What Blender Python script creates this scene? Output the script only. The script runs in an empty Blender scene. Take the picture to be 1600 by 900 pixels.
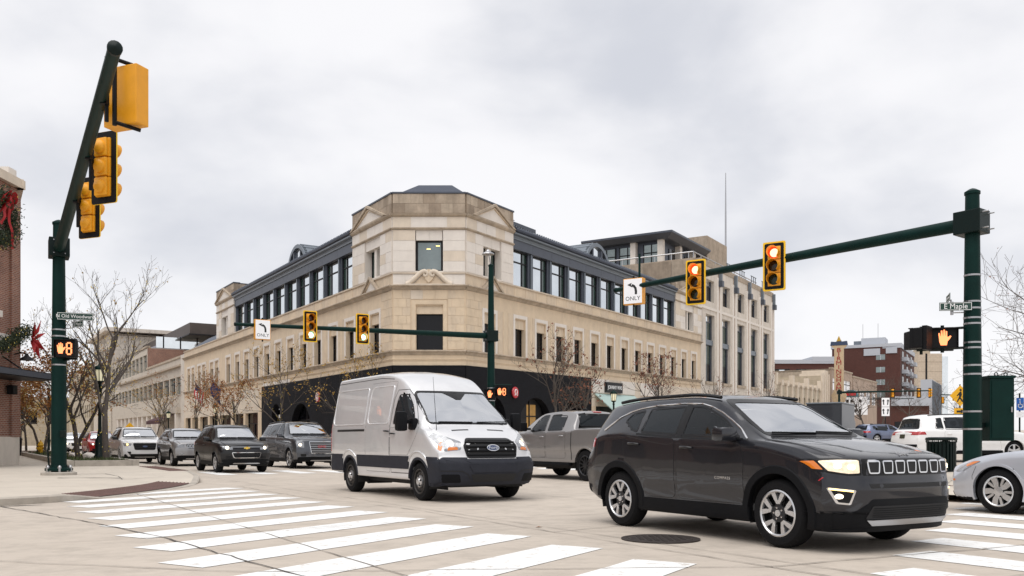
import bpy, bmesh, math, random
from mathutils import Vector, Matrix, Euler
from mathutils.bvhtree import BVHTree
from mathutils.geometry import tessellate_polygon
R = math.radians
scene = bpy.context.scene
COL = scene.collection
# ------------------------------------------------------------------ camera
cam = bpy.data.cameras.new('camera'); camo = bpy.data.objects.new('camera', cam); COL.objects.link(camo)
cam.sensor_width = 36; cam.lens = 36*1370/1600; cam.shift_y = (689-450)/1600; cam.clip_end = 4000; cam.clip_start = .1
camo.location = (0, 0, 1.08); camo.rotation_euler = (R(90), 0, 0)
scene.camera = camo
# ------------------------------------------------------------------ overcast sky, soft sun, exposure
SUN_EL, SUN_AZ = R(68), R(205)      # azimuth clockwise from +Y
world = bpy.data.worlds.new('World'); scene.world = world; world.use_nodes = True
nt = world.node_tree; N = nt.nodes; N.clear()
out = N.new('ShaderNodeOutputWorld'); bg = N.new('ShaderNodeBackground')
sky = N.new('ShaderNodeTexSky'); sky.sky_type = 'NISHITA'; sky.sun_disc = False; sky.sun_elevation = SUN_EL; sky.sun_rotation = SUN_AZ
skm = N.new('ShaderNodeMix'); skm.data_type = 'RGBA'; skm.blend_type = 'MULTIPLY'; skm.inputs[0].default_value = 1; skm.inputs[7].default_value = (1, 1, 1, 1)
tc = N.new('ShaderNodeTexCoord'); mp = N.new('ShaderNodeMapping'); mp.inputs['Scale'].default_value = (1.0, 1.0, 1.9)
n1_ = N.new('ShaderNodeTexNoise'); n1_.inputs['Scale'].default_value = 3.2; n1_.inputs['Detail'].default_value = 7; n1_.inputs['Roughness'].default_value = .47; n1_.inputs['Distortion'].default_value = .12
rp = N.new('ShaderNodeValToRGB'); rp.color_ramp.interpolation = 'EASE'
rp.color_ramp.elements[0].position = .30; rp.color_ramp.elements[0].color = (4.3, 4.4, 4.75, 1)
rp.color_ramp.elements[1].position = .60; rp.color_ramp.elements[1].color = (6.2, 6.15, 6.25, 1)
mx = N.new('ShaderNodeMix'); mx.data_type = 'RGBA'; mx.inputs[0].default_value = .95
L_ = nt.links.new
L_(tc.outputs['Generated'], mp.inputs['Vector']); L_(mp.outputs['Vector'], n1_.inputs['Vector']); L_(n1_.outputs['Fac'], rp.inputs['Fac'])
L_(sky.outputs[0], skm.inputs[6]); L_(skm.outputs[2], mx.inputs[6]); L_(rp.outputs[0], mx.inputs[7]); L_(mx.outputs[2], bg.inputs['Color'])
bg.inputs['Strength'].default_value = .1; L_(bg.outputs[0], out.inputs[0])
sun = bpy.data.lights.new('sun', 'SUN'); sun.energy = 1.5; sun.angle = R(66); sun.color = (1, .97, .93)
suno = bpy.data.objects.new('sun', sun); COL.objects.link(suno)
sd = Vector((math.sin(SUN_AZ)*math.cos(SUN_EL), math.cos(SUN_AZ)*math.cos(SUN_EL), math.sin(SUN_EL)))
suno.rotation_euler = sd.to_track_quat('Z', 'Y').to_euler()
vs = scene.view_settings; vs.view_transform = 'Standard'; vs.look = 'None'; vs.exposure = 0.68; vs.gamma = 1; vs.use_curve_mapping = False
scene.render.resolution_x = 1024; scene.render.resolution_y = 576
# ------------------------------------------------------------------ street frame
D1 = Vector((-.532, .847)); N1 = Vector((.847, .532))       # D1 runs down the left street, N1 across it
D2 = Vector((.5135, .858)); N2 = Vector((.858, -.5135))     # D2 runs down the right street
def gz(x, y): return .02*min(max(0, N1.x*x+N1.y*y-17), 160)   # the ground rises gently beyond the left street
def st(perp, t): return N1*perp + D1*t
# ------------------------------------------------------------------ object helpers
def tag(o, label=None, cat=None, group=None, kind=None):
    if label: o['label'] = label
    if cat: o['category'] = cat
    if group: o['group'] = group
    if kind: o['kind'] = kind
    return o
def thing(name, label, cat, loc=(0, 0, 0), rotz=0, group=None):
    o = bpy.data.objects.new(name, None); COL.objects.link(o); o.location = loc; o.rotation_euler = (0, 0, rotz); o.empty_display_size = .2
    return tag(o, label, cat, group)
def mtx(o): return Matrix.Translation(o.location) @ o.rotation_euler.to_matrix().to_4x4() @ Matrix.Diagonal((*o.scale, 1))
def copy_tree(o, parent=None):
    c = o.copy(); COL.objects.link(c)
    if parent is not None: c.parent = parent
    for ch in o.children: copy_tree(ch, c)
    return c
class MB:
    def __init__(s): s.v = []; s.f = []; s.uvs = None
    def add(s, vs, fs):
        b = len(s.v); s.v += [tuple(v) for v in vs]; s.f += [tuple(i+b for i in f) for f in fs]; return s
    def box(s, a, b, M=None):
        x0, y0, z0 = a; x1, y1, z1 = b
        vs = [Vector(p) for p in ((x0, y0, z0), (x1, y0, z0), (x1, y1, z0), (x0, y1, z0), (x0, y0, z1), (x1, y0, z1), (x1, y1, z1), (x0, y1, z1))]
        if M: vs = [M @ v for v in vs]
        return s.add(vs, [(0, 3, 2, 1), (4, 5, 6, 7), (0, 1, 5, 4), (1, 2, 6, 5), (2, 3, 7, 6), (3, 0, 4, 7)])
    def cbox(s, c, d, M=None):
        return s.box([c[i]-d[i]/2 for i in range(3)], [c[i]+d[i]/2 for i in range(3)], M)
    def bbox(s, a, b, r=.02, M=None):          # box with chamfered edges
        bm = bmesh.new(); bmesh.ops.create_cube(bm, size=1)
        for v in bm.verts: v.co = Vector([a[i]+(b[i]-a[i])*(v.co[i]+.5) for i in range(3)])
        bmesh.ops.bevel(bm, geom=bm.edges[:], offset=r, segments=2, affect='EDGES', profile=.6)
        bm.verts.index_update(); vs = [M @ v.co if M else v.co.copy() for v in bm.verts]; fs = [[v.index for v in f.verts] for f in bm.faces]
        bm.free(); return s.add(vs, fs)
    def tube(s, pts, rad, n=8, cap=True):
        pts = [Vector(p) for p in pts]; k = len(pts)
        if not hasattr(rad, '__len__'): rad = [rad]*k
        vs = []; up = None
        for i, p in enumerate(pts):
            t = (pts[min(i+1, k-1)]-pts[max(i-1, 0)]).normalized()
            if up is None: up = Vector((0, 0, 1)) if abs(t.z) < .9 else Vector((1, 0, 0))
            a = t.cross(up); a = a.normalized() if a.length > 1e-6 else t.orthogonal().normalized(); b = a.cross(t).normalized(); up = b
            for j in range(n):
                q = 2*math.pi*j/n; vs.append(p+(a*math.cos(q)+b*math.sin(q))*rad[i])
        fs = [(i*n+j, i*n+(j+1) % n, (i+1)*n+(j+1) % n, (i+1)*n+j) for i in range(k-1) for j in range(n)]
        if cap: fs += [tuple(range(n-1, -1, -1)), tuple(range((k-1)*n, k*n))]
        return s.add(vs, fs)
    def lathe(s, prof, n=24, M=None, cap=True):   # prof: (r, z) along local z
        vs = []; k = len(prof)
        for r, z in prof:
            for j in range(n):
                q = 2*math.pi*j/n; v = Vector((r*math.cos(q), r*math.sin(q), z)); vs.append(M @ v if M else v)
        fs = [(i*n+j, i*n+(j+1) % n, (i+1)*n+(j+1) % n, (i+1)*n+j) for i in range(k-1) for j in range(n)]
        if cap: fs += [tuple(range(n-1, -1, -1)), tuple(range((k-1)*n, k*n))]
        return s.add(vs, fs)
    def prism(s, poly, z0, z1, M=None):           # polygon in xy, extruded z0..z1 (any simple polygon)
        k = len(poly); vs = [Vector((p[0], p[1], z0)) for p in poly]+[Vector((p[0], p[1], z1)) for p in poly]
        tri = tessellate_polygon([[Vector((p[0], p[1], 0)) for p in poly]])
        area = sum(poly[i][0]*poly[(i+1) % k][1]-poly[(i+1) % k][0]*poly[i][1] for i in range(k))
        fs = []
        for a, b, c in tri:
            pa, pb, pc = poly[a], poly[b], poly[c]
            if (pb[0]-pa[0])*(pc[1]-pa[1])-(pb[1]-pa[1])*(pc[0]-pa[0]) < 0: b, c = c, b
            fs += [(k+a, k+b, k+c), (a, c, b)]
        for i in range(k):
            j = (i+1) % k
            fs.append((i, j, k+j, k+i) if area > 0 else (j, i, k+i, k+j))
        if M: vs = [M @ v for v in vs]
        return s.add(vs, fs)
    def build(s, name, mat, parent=None, world=False, smooth=None, kind=None):
        me = bpy.data.meshes.new(name); me.from_pydata(s.v, [], s.f)
        if isinstance(mat, str): mat = M[mat]
        me.materials.append(mat)
        if smooth is not None:
            me.polygons.foreach_set('use_smooth', [True]*len(me.polygons))
            if smooth < 180: me.set_sharp_from_angle(angle=R(smooth))
        me.update()
        o = bpy.data.objects.new(name, me); COL.objects.link(o)
        if parent is not None:
            o.parent = parent
            if world:
                m = mtx(parent)
                if parent.parent is not None: m = mtx(parent.parent) @ parent.matrix_parent_inverse @ m
                o.matrix_parent_inverse = m.inverted()
        if kind: o['kind'] = kind
        return o
def part(name, mat, parent, fn, smooth=None, world=False):
    m = MB(); fn(m); return m.build(name, mat, parent, world, smooth)
def inst(src, name, parent, loc=None, M4=None):
    o = bpy.data.objects.new(name, src.data); COL.objects.link(o); o.parent = parent
    if M4 is not None: o.matrix_local = M4
    elif loc is not None: o.location = loc
    return o
def text_mb(body, size, extrude=.004, align='CENTER', spacing=1.0):
    cu = bpy.data.curves.new('lettering', 'FONT'); cu.body = body; cu.size = size; cu.extrude = extrude; cu.align_x = align; cu.align_y = 'CENTER'; cu.space_character = spacing
    cu.resolution_u = 3
    o = bpy.data.objects.new('lettering', cu); COL.objects.link(o)
    dg = bpy.context.evaluated_depsgraph_get(); me = bpy.data.meshes.new_from_object(o.evaluated_get(dg))
    m = MB(); m.add([v.co.copy() for v in me.vertices], [list(p.vertices) for p in me.polygons])
    bpy.data.objects.remove(o); bpy.data.curves.remove(cu); bpy.data.meshes.remove(me)
    return m
def text(body, size, mat, parent, M4, extrude=.004, name='lettering', sx=1, spacing=1.0, align='CENTER', world=False):
    m = text_mb(body, size, extrude, align, spacing); S = Matrix.Diagonal((sx, 1, 1, 1))
    m.v = [tuple(M4 @ (S @ Vector(v))) for v in m.v]
    return m.build(name, mat, parent, world)
def frame(o, x, y):                                # matrix from origin, x axis, y axis
    x = Vector(x).normalized(); y = Vector(y).normalized(); z = x.cross(y).normalized()
    m = Matrix.Identity(4)
    for i in range(3): m[i][0] = x[i]; m[i][1] = y[i]; m[i][2] = z[i]; m[i][3] = o[i]
    return m
# ------------------------------------------------------------------ materials
M = {}
def mat(name, col, rough=.6, metal=0, var=0, vs=3.0, bump=0, bs=30.0, coat=0, spec=.5, emit=None, es=1, stain=0, dark=None, vscale=(1, 1, 1), trans=0):
    m = bpy.data.materials.new(name); m.use_nodes = True; nt = m.node_tree; N = nt.nodes; b = N['Principled BSDF']
    b.inputs['Base Color'].default_value = (*col, 1); b.inputs['Roughness'].default_value = rough; b.inputs['Metallic'].default_value = metal
    b.inputs['Specular IOR Level'].default_value = spec
    if coat: b.inputs['Coat Weight'].default_value = coat; b.inputs['Coat Roughness'].default_value = .03
    if emit: b.inputs['Emission Color'].default_value = (*emit, 1); b.inputs['Emission Strength'].default_value = es
    L = nt.links.new
    if var or bump or stain:
        t = N.new('ShaderNodeTexCoord'); mp = N.new('ShaderNodeMapping'); mp.inputs['Scale'].default_value = vscale; L(t.outputs['Object'], mp.inputs[0])
    c = None
    if var or stain:
        n = N.new('ShaderNodeTexNoise'); n.inputs['Scale'].default_value = vs; n.inputs['Detail'].default_value = 6; n.inputs['Roughness'].default_value = .65; L(mp.outputs[0], n.inputs['Vector'])
        r = N.new('ShaderNodeValToRGB'); d = dark or tuple(x*(1-var) for x in col)
        r.color_ramp.elements[0].position = .3; r.color_ramp.elements[0].color = (*d, 1)
        r.color_ramp.elements[1].position = .7; r.color_ramp.elements[1].color = (*[min(1, x*(1+var*.6)) for x in col], 1)
        L(n.outputs['Fac'], r.inputs[0]); c = r.outputs[0]
    if stain:
        n2 = N.new('ShaderNodeTexNoise'); n2.inputs['Scale'].default_value = .9; n2.inputs['Detail'].default_value = 8; n2.inputs['Roughness'].default_value = .7
        mp2 = N.new('ShaderNodeMapping'); mp2.inputs['Scale'].default_value = (2.2, 2.2, .45); L(t.outputs['Object'], mp2.inputs[0]); L(mp2.outputs[0], n2.inputs['Vector'])
        r2 = N.new('ShaderNodeValToRGB'); r2.color_ramp.elements[0].position = .45; r2.color_ramp.elements[1].position = .72; L(n2.outputs['Fac'], r2.inputs[0])
        ml = N.new('ShaderNodeMath'); ml.operation = 'MULTIPLY'; ml.inputs[1].default_value = stain; L(r2.outputs[0], ml.inputs[0])
        mm = N.new('ShaderNodeMix'); mm.data_type = 'RGBA'; mm.inputs[7].default_value = (*[x*.38 for x in col], 1); L(ml.outputs[0], mm.inputs[0]); L(c, mm.inputs[6]); c = mm.outputs[2]
    if c: L(c, b.inputs['Base Color'])
    if bump:
        n3 = N.new('ShaderNodeTexNoise'); n3.inputs['Scale'].default_value = bs; n3.inputs['Detail'].default_value = 4; L(mp.outputs[0], n3.inputs['Vector'])
        bp = N.new('ShaderNodeBump'); bp.inputs['Strength'].default_value = bump; bp.inputs['Distance'].default_value = .02; L(n3.outputs['Fac'], bp.inputs['Height']); L(bp.outputs[0], b.inputs['Normal'])
    M[name] = m; return m
def glass(name, tint=(.5, .55, .55), rough=.02, dens=.5, spec=1.0, base=0):
    # tinted pane: Fresnel reflection over a see-through tint
    m = bpy.data.materials.new(name); m.use_nodes = True; nt = m.node_tree; N = nt.nodes; N.clear(); L = nt.links.new
    o = N.new('ShaderNodeOutputMaterial'); g = N.new('ShaderNodeBsdfGlossy'); g.inputs['Roughness'].default_value = rough; g.inputs['Color'].default_value = (.95, .97, 1, 1)
    tr = N.new('ShaderNodeBsdfTransparent'); tr.inputs['Color'].default_value = (*tint, 1); df = N.new('ShaderNodeBsdfDiffuse'); df.inputs['Color'].default_value = (.03, .035, .04, 1)
    m1 = N.new('ShaderNodeMixShader'); m1.inputs[0].default_value = dens; L(tr.outputs[0], m1.inputs[1]); L(df.outputs[0], m1.inputs[2])
    fr0 = N.new('ShaderNodeFresnel'); fr0.inputs['IOR'].default_value = 1.5*min(spec, 1.3); fr = N.new('ShaderNodeMath'); fr.operation = 'MAXIMUM'; fr.inputs[1].default_value = base; L(fr0.outputs[0], fr.inputs[0])
    m2 = N.new('ShaderNodeMixShader'); L(fr.outputs[0], m2.inputs[0]); L(m1.outputs[0], m2.inputs[1]); L(g.outputs[0], m2.inputs[2]); L(m2.outputs[0], o.inputs[0])
    M[name] = m; return m
def brick_mat(name, c1, c2, mortar, bw, bh, ms=.012, rough=.8, axis='xz', bump=.4, offset=.5, bias=0, var=.25, stain=0):
    m = bpy.data.materials.new(name); m.use_nodes = True; nt = m.node_tree; N = nt.nodes; b = N['Principled BSDF']; L = nt.links.new; b.inputs['Roughness'].default_value = rough
    t = N.new('ShaderNodeTexCoord'); sep = N.new('ShaderNodeSeparateXYZ'); cm = N.new('ShaderNodeCombineXYZ'); L(t.outputs['Object'], sep.inputs[0])
    if axis == 'sum':
        ad = N.new('ShaderNodeMath'); ad.operation = 'ADD'; L(sep.outputs[0], ad.inputs[0]); L(sep.outputs[1], ad.inputs[1]); L(ad.outputs[0], cm.inputs[0]); L(sep.outputs[2], cm.inputs[1])
    else:
        i = {'x': 0, 'y': 1, 'z': 2}; L(sep.outputs[i[axis[0]]], cm.inputs[0]); L(sep.outputs[i[axis[1]]], cm.inputs[1])
    br = N.new('ShaderNodeTexBrick'); br.offset = offset; br.inputs['Color1'].default_value = (*c1, 1); br.inputs['Color2'].default_value = (*c2, 1); br.inputs['Mortar'].default_value = (*mortar, 1)
    br.inputs['Scale'].default_value = 1; br.inputs['Brick Width'].default_value = bw; br.inputs['Row Height'].default_value = bh; br.inputs['Mortar Size'].default_value = ms; br.inputs['Bias'].default_value = bias
    L(cm.outputs[0], br.inputs['Vector'])
    n = N.new('ShaderNodeTexNoise'); n.inputs['Scale'].default_value = 1.3; n.inputs['Detail'].default_value = 7; n.inputs['Roughness'].default_value = .7; L(t.outputs['Object'], n.inputs['Vector'])
    mr = N.new('ShaderNodeMapRange'); mr.inputs[1].default_value = .3; mr.inputs[2].default_value = .7; mr.inputs[3].default_value = 1-var; mr.inputs[4].default_value = 1+var*.4; L(n.outputs['Fac'], mr.inputs[0])
    mu = N.new('ShaderNodeMix'); mu.data_type = 'RGBA'; mu.blend_type = 'MULTIPLY'; mu.inputs[0].default_value = 1; L(br.outputs['Color'], mu.inputs[6]); L(mr.outputs[0], mu.inputs[7]); L(mu.outputs[2], b.inputs['Base Color'])
    bp = N.new('ShaderNodeBump'); bp.invert = True; bp.inputs['Strength'].default_value = bump; bp.inputs['Distance'].default_value = .01; L(br.outputs['Fac'], bp.inputs['Height']); L(bp.outputs[0], b.inputs['Normal'])
    if name == 'brick_black': b.inputs['Specular IOR Level'].default_value = .15
    M[name] = m; return m
mat('concrete_road', (.485, .425, .362), .85, var=.10, vs=.5, bump=.25, bs=90, stain=.42)
mat('sidewalk', (.52, .465, .395), .85, var=.09, vs=.8, bump=.1, bs=60, stain=.10)
mat('kerb', (.40, .36, .31), .85, var=.25, vs=2.5, bump=.2, bs=40)
def worn(name, paint_c, under, lo, hi):
    m = mat(name, paint_c, .7, var=.05, vs=6, bump=.08, bs=80); nt = m.node_tree; N = nt.nodes; L = nt.links.new; b = N['Principled BSDF']; src = b.inputs['Base Color'].links[0].from_socket
    t = N.new('ShaderNodeTexCoord'); n = N.new('ShaderNodeTexNoise'); n.inputs['Scale'].default_value = 7; n.inputs['Detail'].default_value = 9; n.inputs['Roughness'].default_value = .78; L(t.outputs['Object'], n.inputs['Vector'])
    r = N.new('ShaderNodeMapRange'); r.inputs[1].default_value = lo; r.inputs[2].default_value = hi; L(n.outputs['Fac'], r.inputs[0]); x = N.new('ShaderNodeMix'); x.data_type = 'RGBA'; x.inputs[7].default_value = (*under, 1); L(r.outputs[0], x.inputs[0]); L(src, x.inputs[6]); L(x.outputs[2], b.inputs['Base Color'])
worn('white_paint', (.76, .76, .75), (.44, .395, .345), .53, .66)
mat('sealant', (.075, .065, .057), .7)
mat('joint', (.2, .175, .15), .9)
mat('tactile', (.115, .058, .047), .75, var=.3, vs=5)
mat('manhole', (.055, .045, .042), .6, metal=.4, var=.3, vs=10, bump=.2, bs=50)
mat('stone_warm', (.68, .55, .40), .85, var=.10, vs=1.6, bump=.12, bs=25, stain=.16)
mat('stone_panel', (.63, .515, .385), .85, var=.16, vs=3, bump=.2, bs=30, vscale=(1, 1, .4))
mat('stone_pale', (.73, .675, .615), .85, var=.07, vs=1.7, bump=.1, bs=25, stain=.10)
mat('stone_grey', (.63, .57, .50), .85, var=.12, vs=1.2, bump=.1, bs=25, stain=.30)
mat('stone_dirty', (.335, .265, .20), .9, var=.28, vs=1.2, bump=.2, bs=20, stain=.45)
mat('stone_trim', (.45, .37, .285), .85, var=.25, vs=1.8, bump=.15, bs=25, stain=.5)
mat('stone_block', (.67, .58, .475), .85, var=.12, vs=1.1, bump=.12, bs=25, stain=.14)
mat('metal_blue', (.072, .082, .105), .45, metal=.35, var=.12, vs=2)
mat('metal_blue_light', (.16, .185, .215), .4, metal=.4, var=.1, vs=2)
mat('roof_metal', (.032, .042, .068), .5, metal=.2, var=.15, vs=2)
mat('black_metal', (.006, .006, .008), .5, spec=.3)
mat('dark_void', (.008, .008, .009), .7)
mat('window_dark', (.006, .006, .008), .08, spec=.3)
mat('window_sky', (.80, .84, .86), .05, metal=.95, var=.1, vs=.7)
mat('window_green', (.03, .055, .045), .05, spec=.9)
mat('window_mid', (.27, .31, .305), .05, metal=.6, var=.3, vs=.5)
mat('pole_green', (.003, .021, .018), .45, spec=.12, var=.2, vs=3)
mat('pole_dark', (.002, .009, .008), .4, spec=.2)
mat('steel', (.42, .42, .43), .35, metal=.9)
mat('signal_yellow', (.78, .335, .008), .45, var=.08, vs=4)
mat('signal_yellow_line', (.85, .52, .01), .5)
mat('signal_black', (.004, .004, .005), .55, spec=.2)
mat('sign_white', (.72, .72, .74), .5, emit=(1, 1, 1), es=.12)
mat('sign_green', (.006, .04, .03), .5)
mat('letter_white', (.8, .8, .8), .5)
mat('letter_black', (.01, .01, .01), .5)
mat('lens_red_on', (.8, .05, .02), .4, emit=(1, .66, .34), es=1.5)
mat('lens_red_rim', (.7, .01, .01), .4, emit=(1, .05, .02), es=.8)
mat('lens_green_on', (.2, .8, .6), .4, emit=(.75, 1, .92), es=2.0)
mat('lens_green_rim', (0, .4, .28), .4, emit=(0, .55, .38), es=.6)
mat('lens_off_red', (.03, .006, .004), .15)
mat('lens_off_amber', (.022, .012, .004), .15)
mat('lens_off_green', (.004, .02, .014), .15)
mat('led_orange', (.9, .25, .1), .5, emit=(1, .28, .10), es=1.05)
mat('led_red', (.9, .1, .1), .5, emit=(1, .08, .06), es=1.6)
mat('tyre', (.007, .007, .008), .85, spec=.2, bump=.15, bs=60)
mat('plastic_black', (.005, .0055, .007), .6, spec=.15, var=.15, vs=6)
mat('plastic_grey', (.026, .028, .037), .65, spec=.2, var=.15, vs=6)
mat('trim_black', (.004, .004, .005), .3, spec=.3)
mat('seam', (.004, .004, .005), .6)
mat('chrome', (.75, .75, .76), .12, metal=1)
mat('alloy', (.62, .62, .63), .28, metal=.85)
mat('alloy_dark', (.035, .036, .04), .35, metal=.6)
mat('interior', (.10, .102, .105), .8)
mat('interior_light', (.22, .215, .2), .8)
mat('seat', (.035, .035, .04), .75)
mat('lamp_lens', (.30, .31, .33), .1, metal=.4, coat=1, var=.5, vs=18)
mat('lamp_on', (1, .95, .85), .2, emit=(1, .84, .58), es=1.7)
mat('lamp_lit', (.85, .74, .58), .15, coat=1, var=.35, vs=22, emit=(1, .70, .38), es=.22)
mat('lamp_warm', (1, .8, .4), .2, emit=(1, .62, .18), es=2.0)
mat('lamp_amber', (.65, .17, .01), .15, coat=1)
mat('lamp_red', (.38, .008, .01), .12, coat=1)
mat('lamp_clear_tail', (.75, .72, .7), .15, coat=1)
mat('plate', (.6, .6, .62), .5)
mat('plate_dark', (.03, .03, .015), .5)
mat('badge_gold', (.75, .5, .1), .25, metal=.8)
mat('badge_blue', (.012, .03, .10), .25, coat=1)
mat('badge_red', (.55, .02, .03), .3, coat=.5)
def paint(name, c, metal=.55, rough=.34, coat=1): mat(name, c, rough, metal=metal, coat=coat, var=.05, vs=2.5)
paint('paint_granite', (.016, .0168, .022), .45, .25, .7); paint('paint_silver', (.70, .70, .71), .42, .32); paint('paint_truck', (.27, .262, .262)); paint('paint_black', (.004, .004, .0055), .3, .3, .45)
paint('paint_slate', (.065, .07, .082)); paint('paint_jsilver', (.30, .295, .30)); paint('paint_white', (.82, .82, .82), 0, .3); paint('paint_ice', (.50, .52, .57), .4, .3); paint('paint_red', (.42, .012, .014), .1, .3)
paint('paint_blue', (.14, .17, .27)); paint('paint_box', (.018, .022, .03), .2, .5, .4)
glass('glass_clear', (.88, .93, .92), dens=.03, spec=1.3, base=.66); glass('glass_side', (.55, .62, .60), dens=.2, spec=.9); glass('glass_dark', (.08, .08, .10), dens=.6, spec=.84)
mat('bark', (.085, .07, .06), .9, var=.35, vs=8, bump=.4, bs=30)
mat('twig', (.085, .068, .056), .9, var=.3, vs=5)
mat('leaf_gold', (.40, .235, .035), .7, var=.3, vs=30)
mat('leaf_orange', (.30, .115, .02), .7, var=.4, vs=30)
mat('leaf_rust', (.17, .055, .025), .75, var=.4, vs=30)
mat('light_bulb', (.5, .38, .09), .5, emit=(1, .75, .12), es=.10)
mat('pine', (.022, .035, .013), .8, var=.4, vs=20)
mat('red_cloth', (.36, .005, .008), .6, var=.2, vs=8)
brick_mat('brick_red', (.30, .115, .068), (.21, .075, .05), (.36, .30, .25), .21, .072, .010, axis='sum', var=.3)
brick_mat('brick_brown', (.085, .024, .016), (.07, .02, .014), (.10, .045, .035), .24, .08, .008, axis='sum', var=.2)
brick_mat('brick_black', (.012, .0125, .017), (.009, .0095, .013), (.004, .004, .005), .22, .075, .010, rough=.75, axis='sum', var=.2, bump=.6)
brick_mat('panel_joint', (.55, .46, .36), (.52, .43, .335), (.30, .25, .2), 1.6, .8, .012, axis='sum', var=.15, bump=.2)
brick_mat('slab_beige', (.47, .40, .30), (.44, .375, .285), (.28, .235, .18), 1.5, .6, .012, axis='sum', var=.2, bump=.2)
# ------------------------------------------------------------------ vehicle builder
def pchip(pts):
    xs = [p[0] for p in pts]; ys = [p[1] for p in pts]; n = len(xs)
    h = [xs[i+1]-xs[i] for i in range(n-1)]; dl = [(ys[i+1]-ys[i])/h[i] for i in range(n-1)]; m = [0]*n
    if n > 1: m[0] = dl[0]; m[-1] = dl[-1]
    for i in range(1, n-1):
        if dl[i-1]*dl[i] > 0:
            w1 = 2*h[i]+h[i-1]; w2 = h[i]+2*h[i-1]; m[i] = (w1+w2)/(w1/dl[i-1]+w2/dl[i])
    def f(x):
        if x <= xs[0]: return ys[0]
        if x >= xs[-1]: return ys[-1]
        i = 0
        while x > xs[i+1]: i += 1
        t = (x-xs[i])/h[i]; a = 2*t**3-3*t*t+1; b = t**3-2*t*t+t; c = -2*t**3+3*t*t; d = t**3-t*t
        return a*ys[i]+b*h[i]*m[i]+c*ys[i+1]+d*h[i]*m[i+1]
    return f
def rpoly(pts, r=.04, n=4, step=.12):             # rounded, densified closed outline; r may be per-corner
    k = len(pts); o = []
    for i in range(k):
        p = Vector(pts[i]); a = Vector(pts[i-1]); b = Vector(pts[(i+1) % k]); rr = r[i] if hasattr(r, '__len__') else r
        da, db = a-p, b-p; rr_ = min(rr, da.length*.45, db.length*.45)
        if rr_ < 1e-4: o.append(p); continue
        s = p+da.normalized()*rr_; e = p+db.normalized()*rr_
        for j in range(n+1):
            t = j/n; o.append(s*(1-t)**2+p*2*t*(1-t)+e*t*t)
    d = []
    for i in range(len(o)):
        a, b = o[i], o[(i+1) % len(o)]; q = max(1, int((b-a).length/step))
        for j in range(q): d.append(a.lerp(b, j/q))
    return d
def inset(o, w):
    k = len(o); ar = sum(o[i].x*o[(i+1) % k].y-o[(i+1) % k].x*o[i].y for i in range(k)); sg = 1 if ar > 0 else -1; res = []
    for i in range(k):
        p = o[i]; a = (p-o[i-1]); b = (o[(i+1) % k]-p)
        na = Vector((-a.y, a.x)).normalized()*sg if a.length > 1e-7 else Vector((0, 0)); nb = Vector((-b.y, b.x)).normalized()*sg if b.length > 1e-7 else Vector((0, 0))
        nn = na+nb
        nn = nn/max(.6, nn.length*nn.length/2) if nn.length > 1e-6 else na
        res.append(p+nn*w)
    return res
def inpoly(x, y, P):
    c = False; j = len(P)-1
    for i in range(len(P)):
        if (P[i][1] > y) != (P[j][1] > y) and x < (P[j][0]-P[i][0])*(y-P[i][1])/(P[j][1]-P[i][1])+P[i][0]: c = not c
        j = i
    return c
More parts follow.
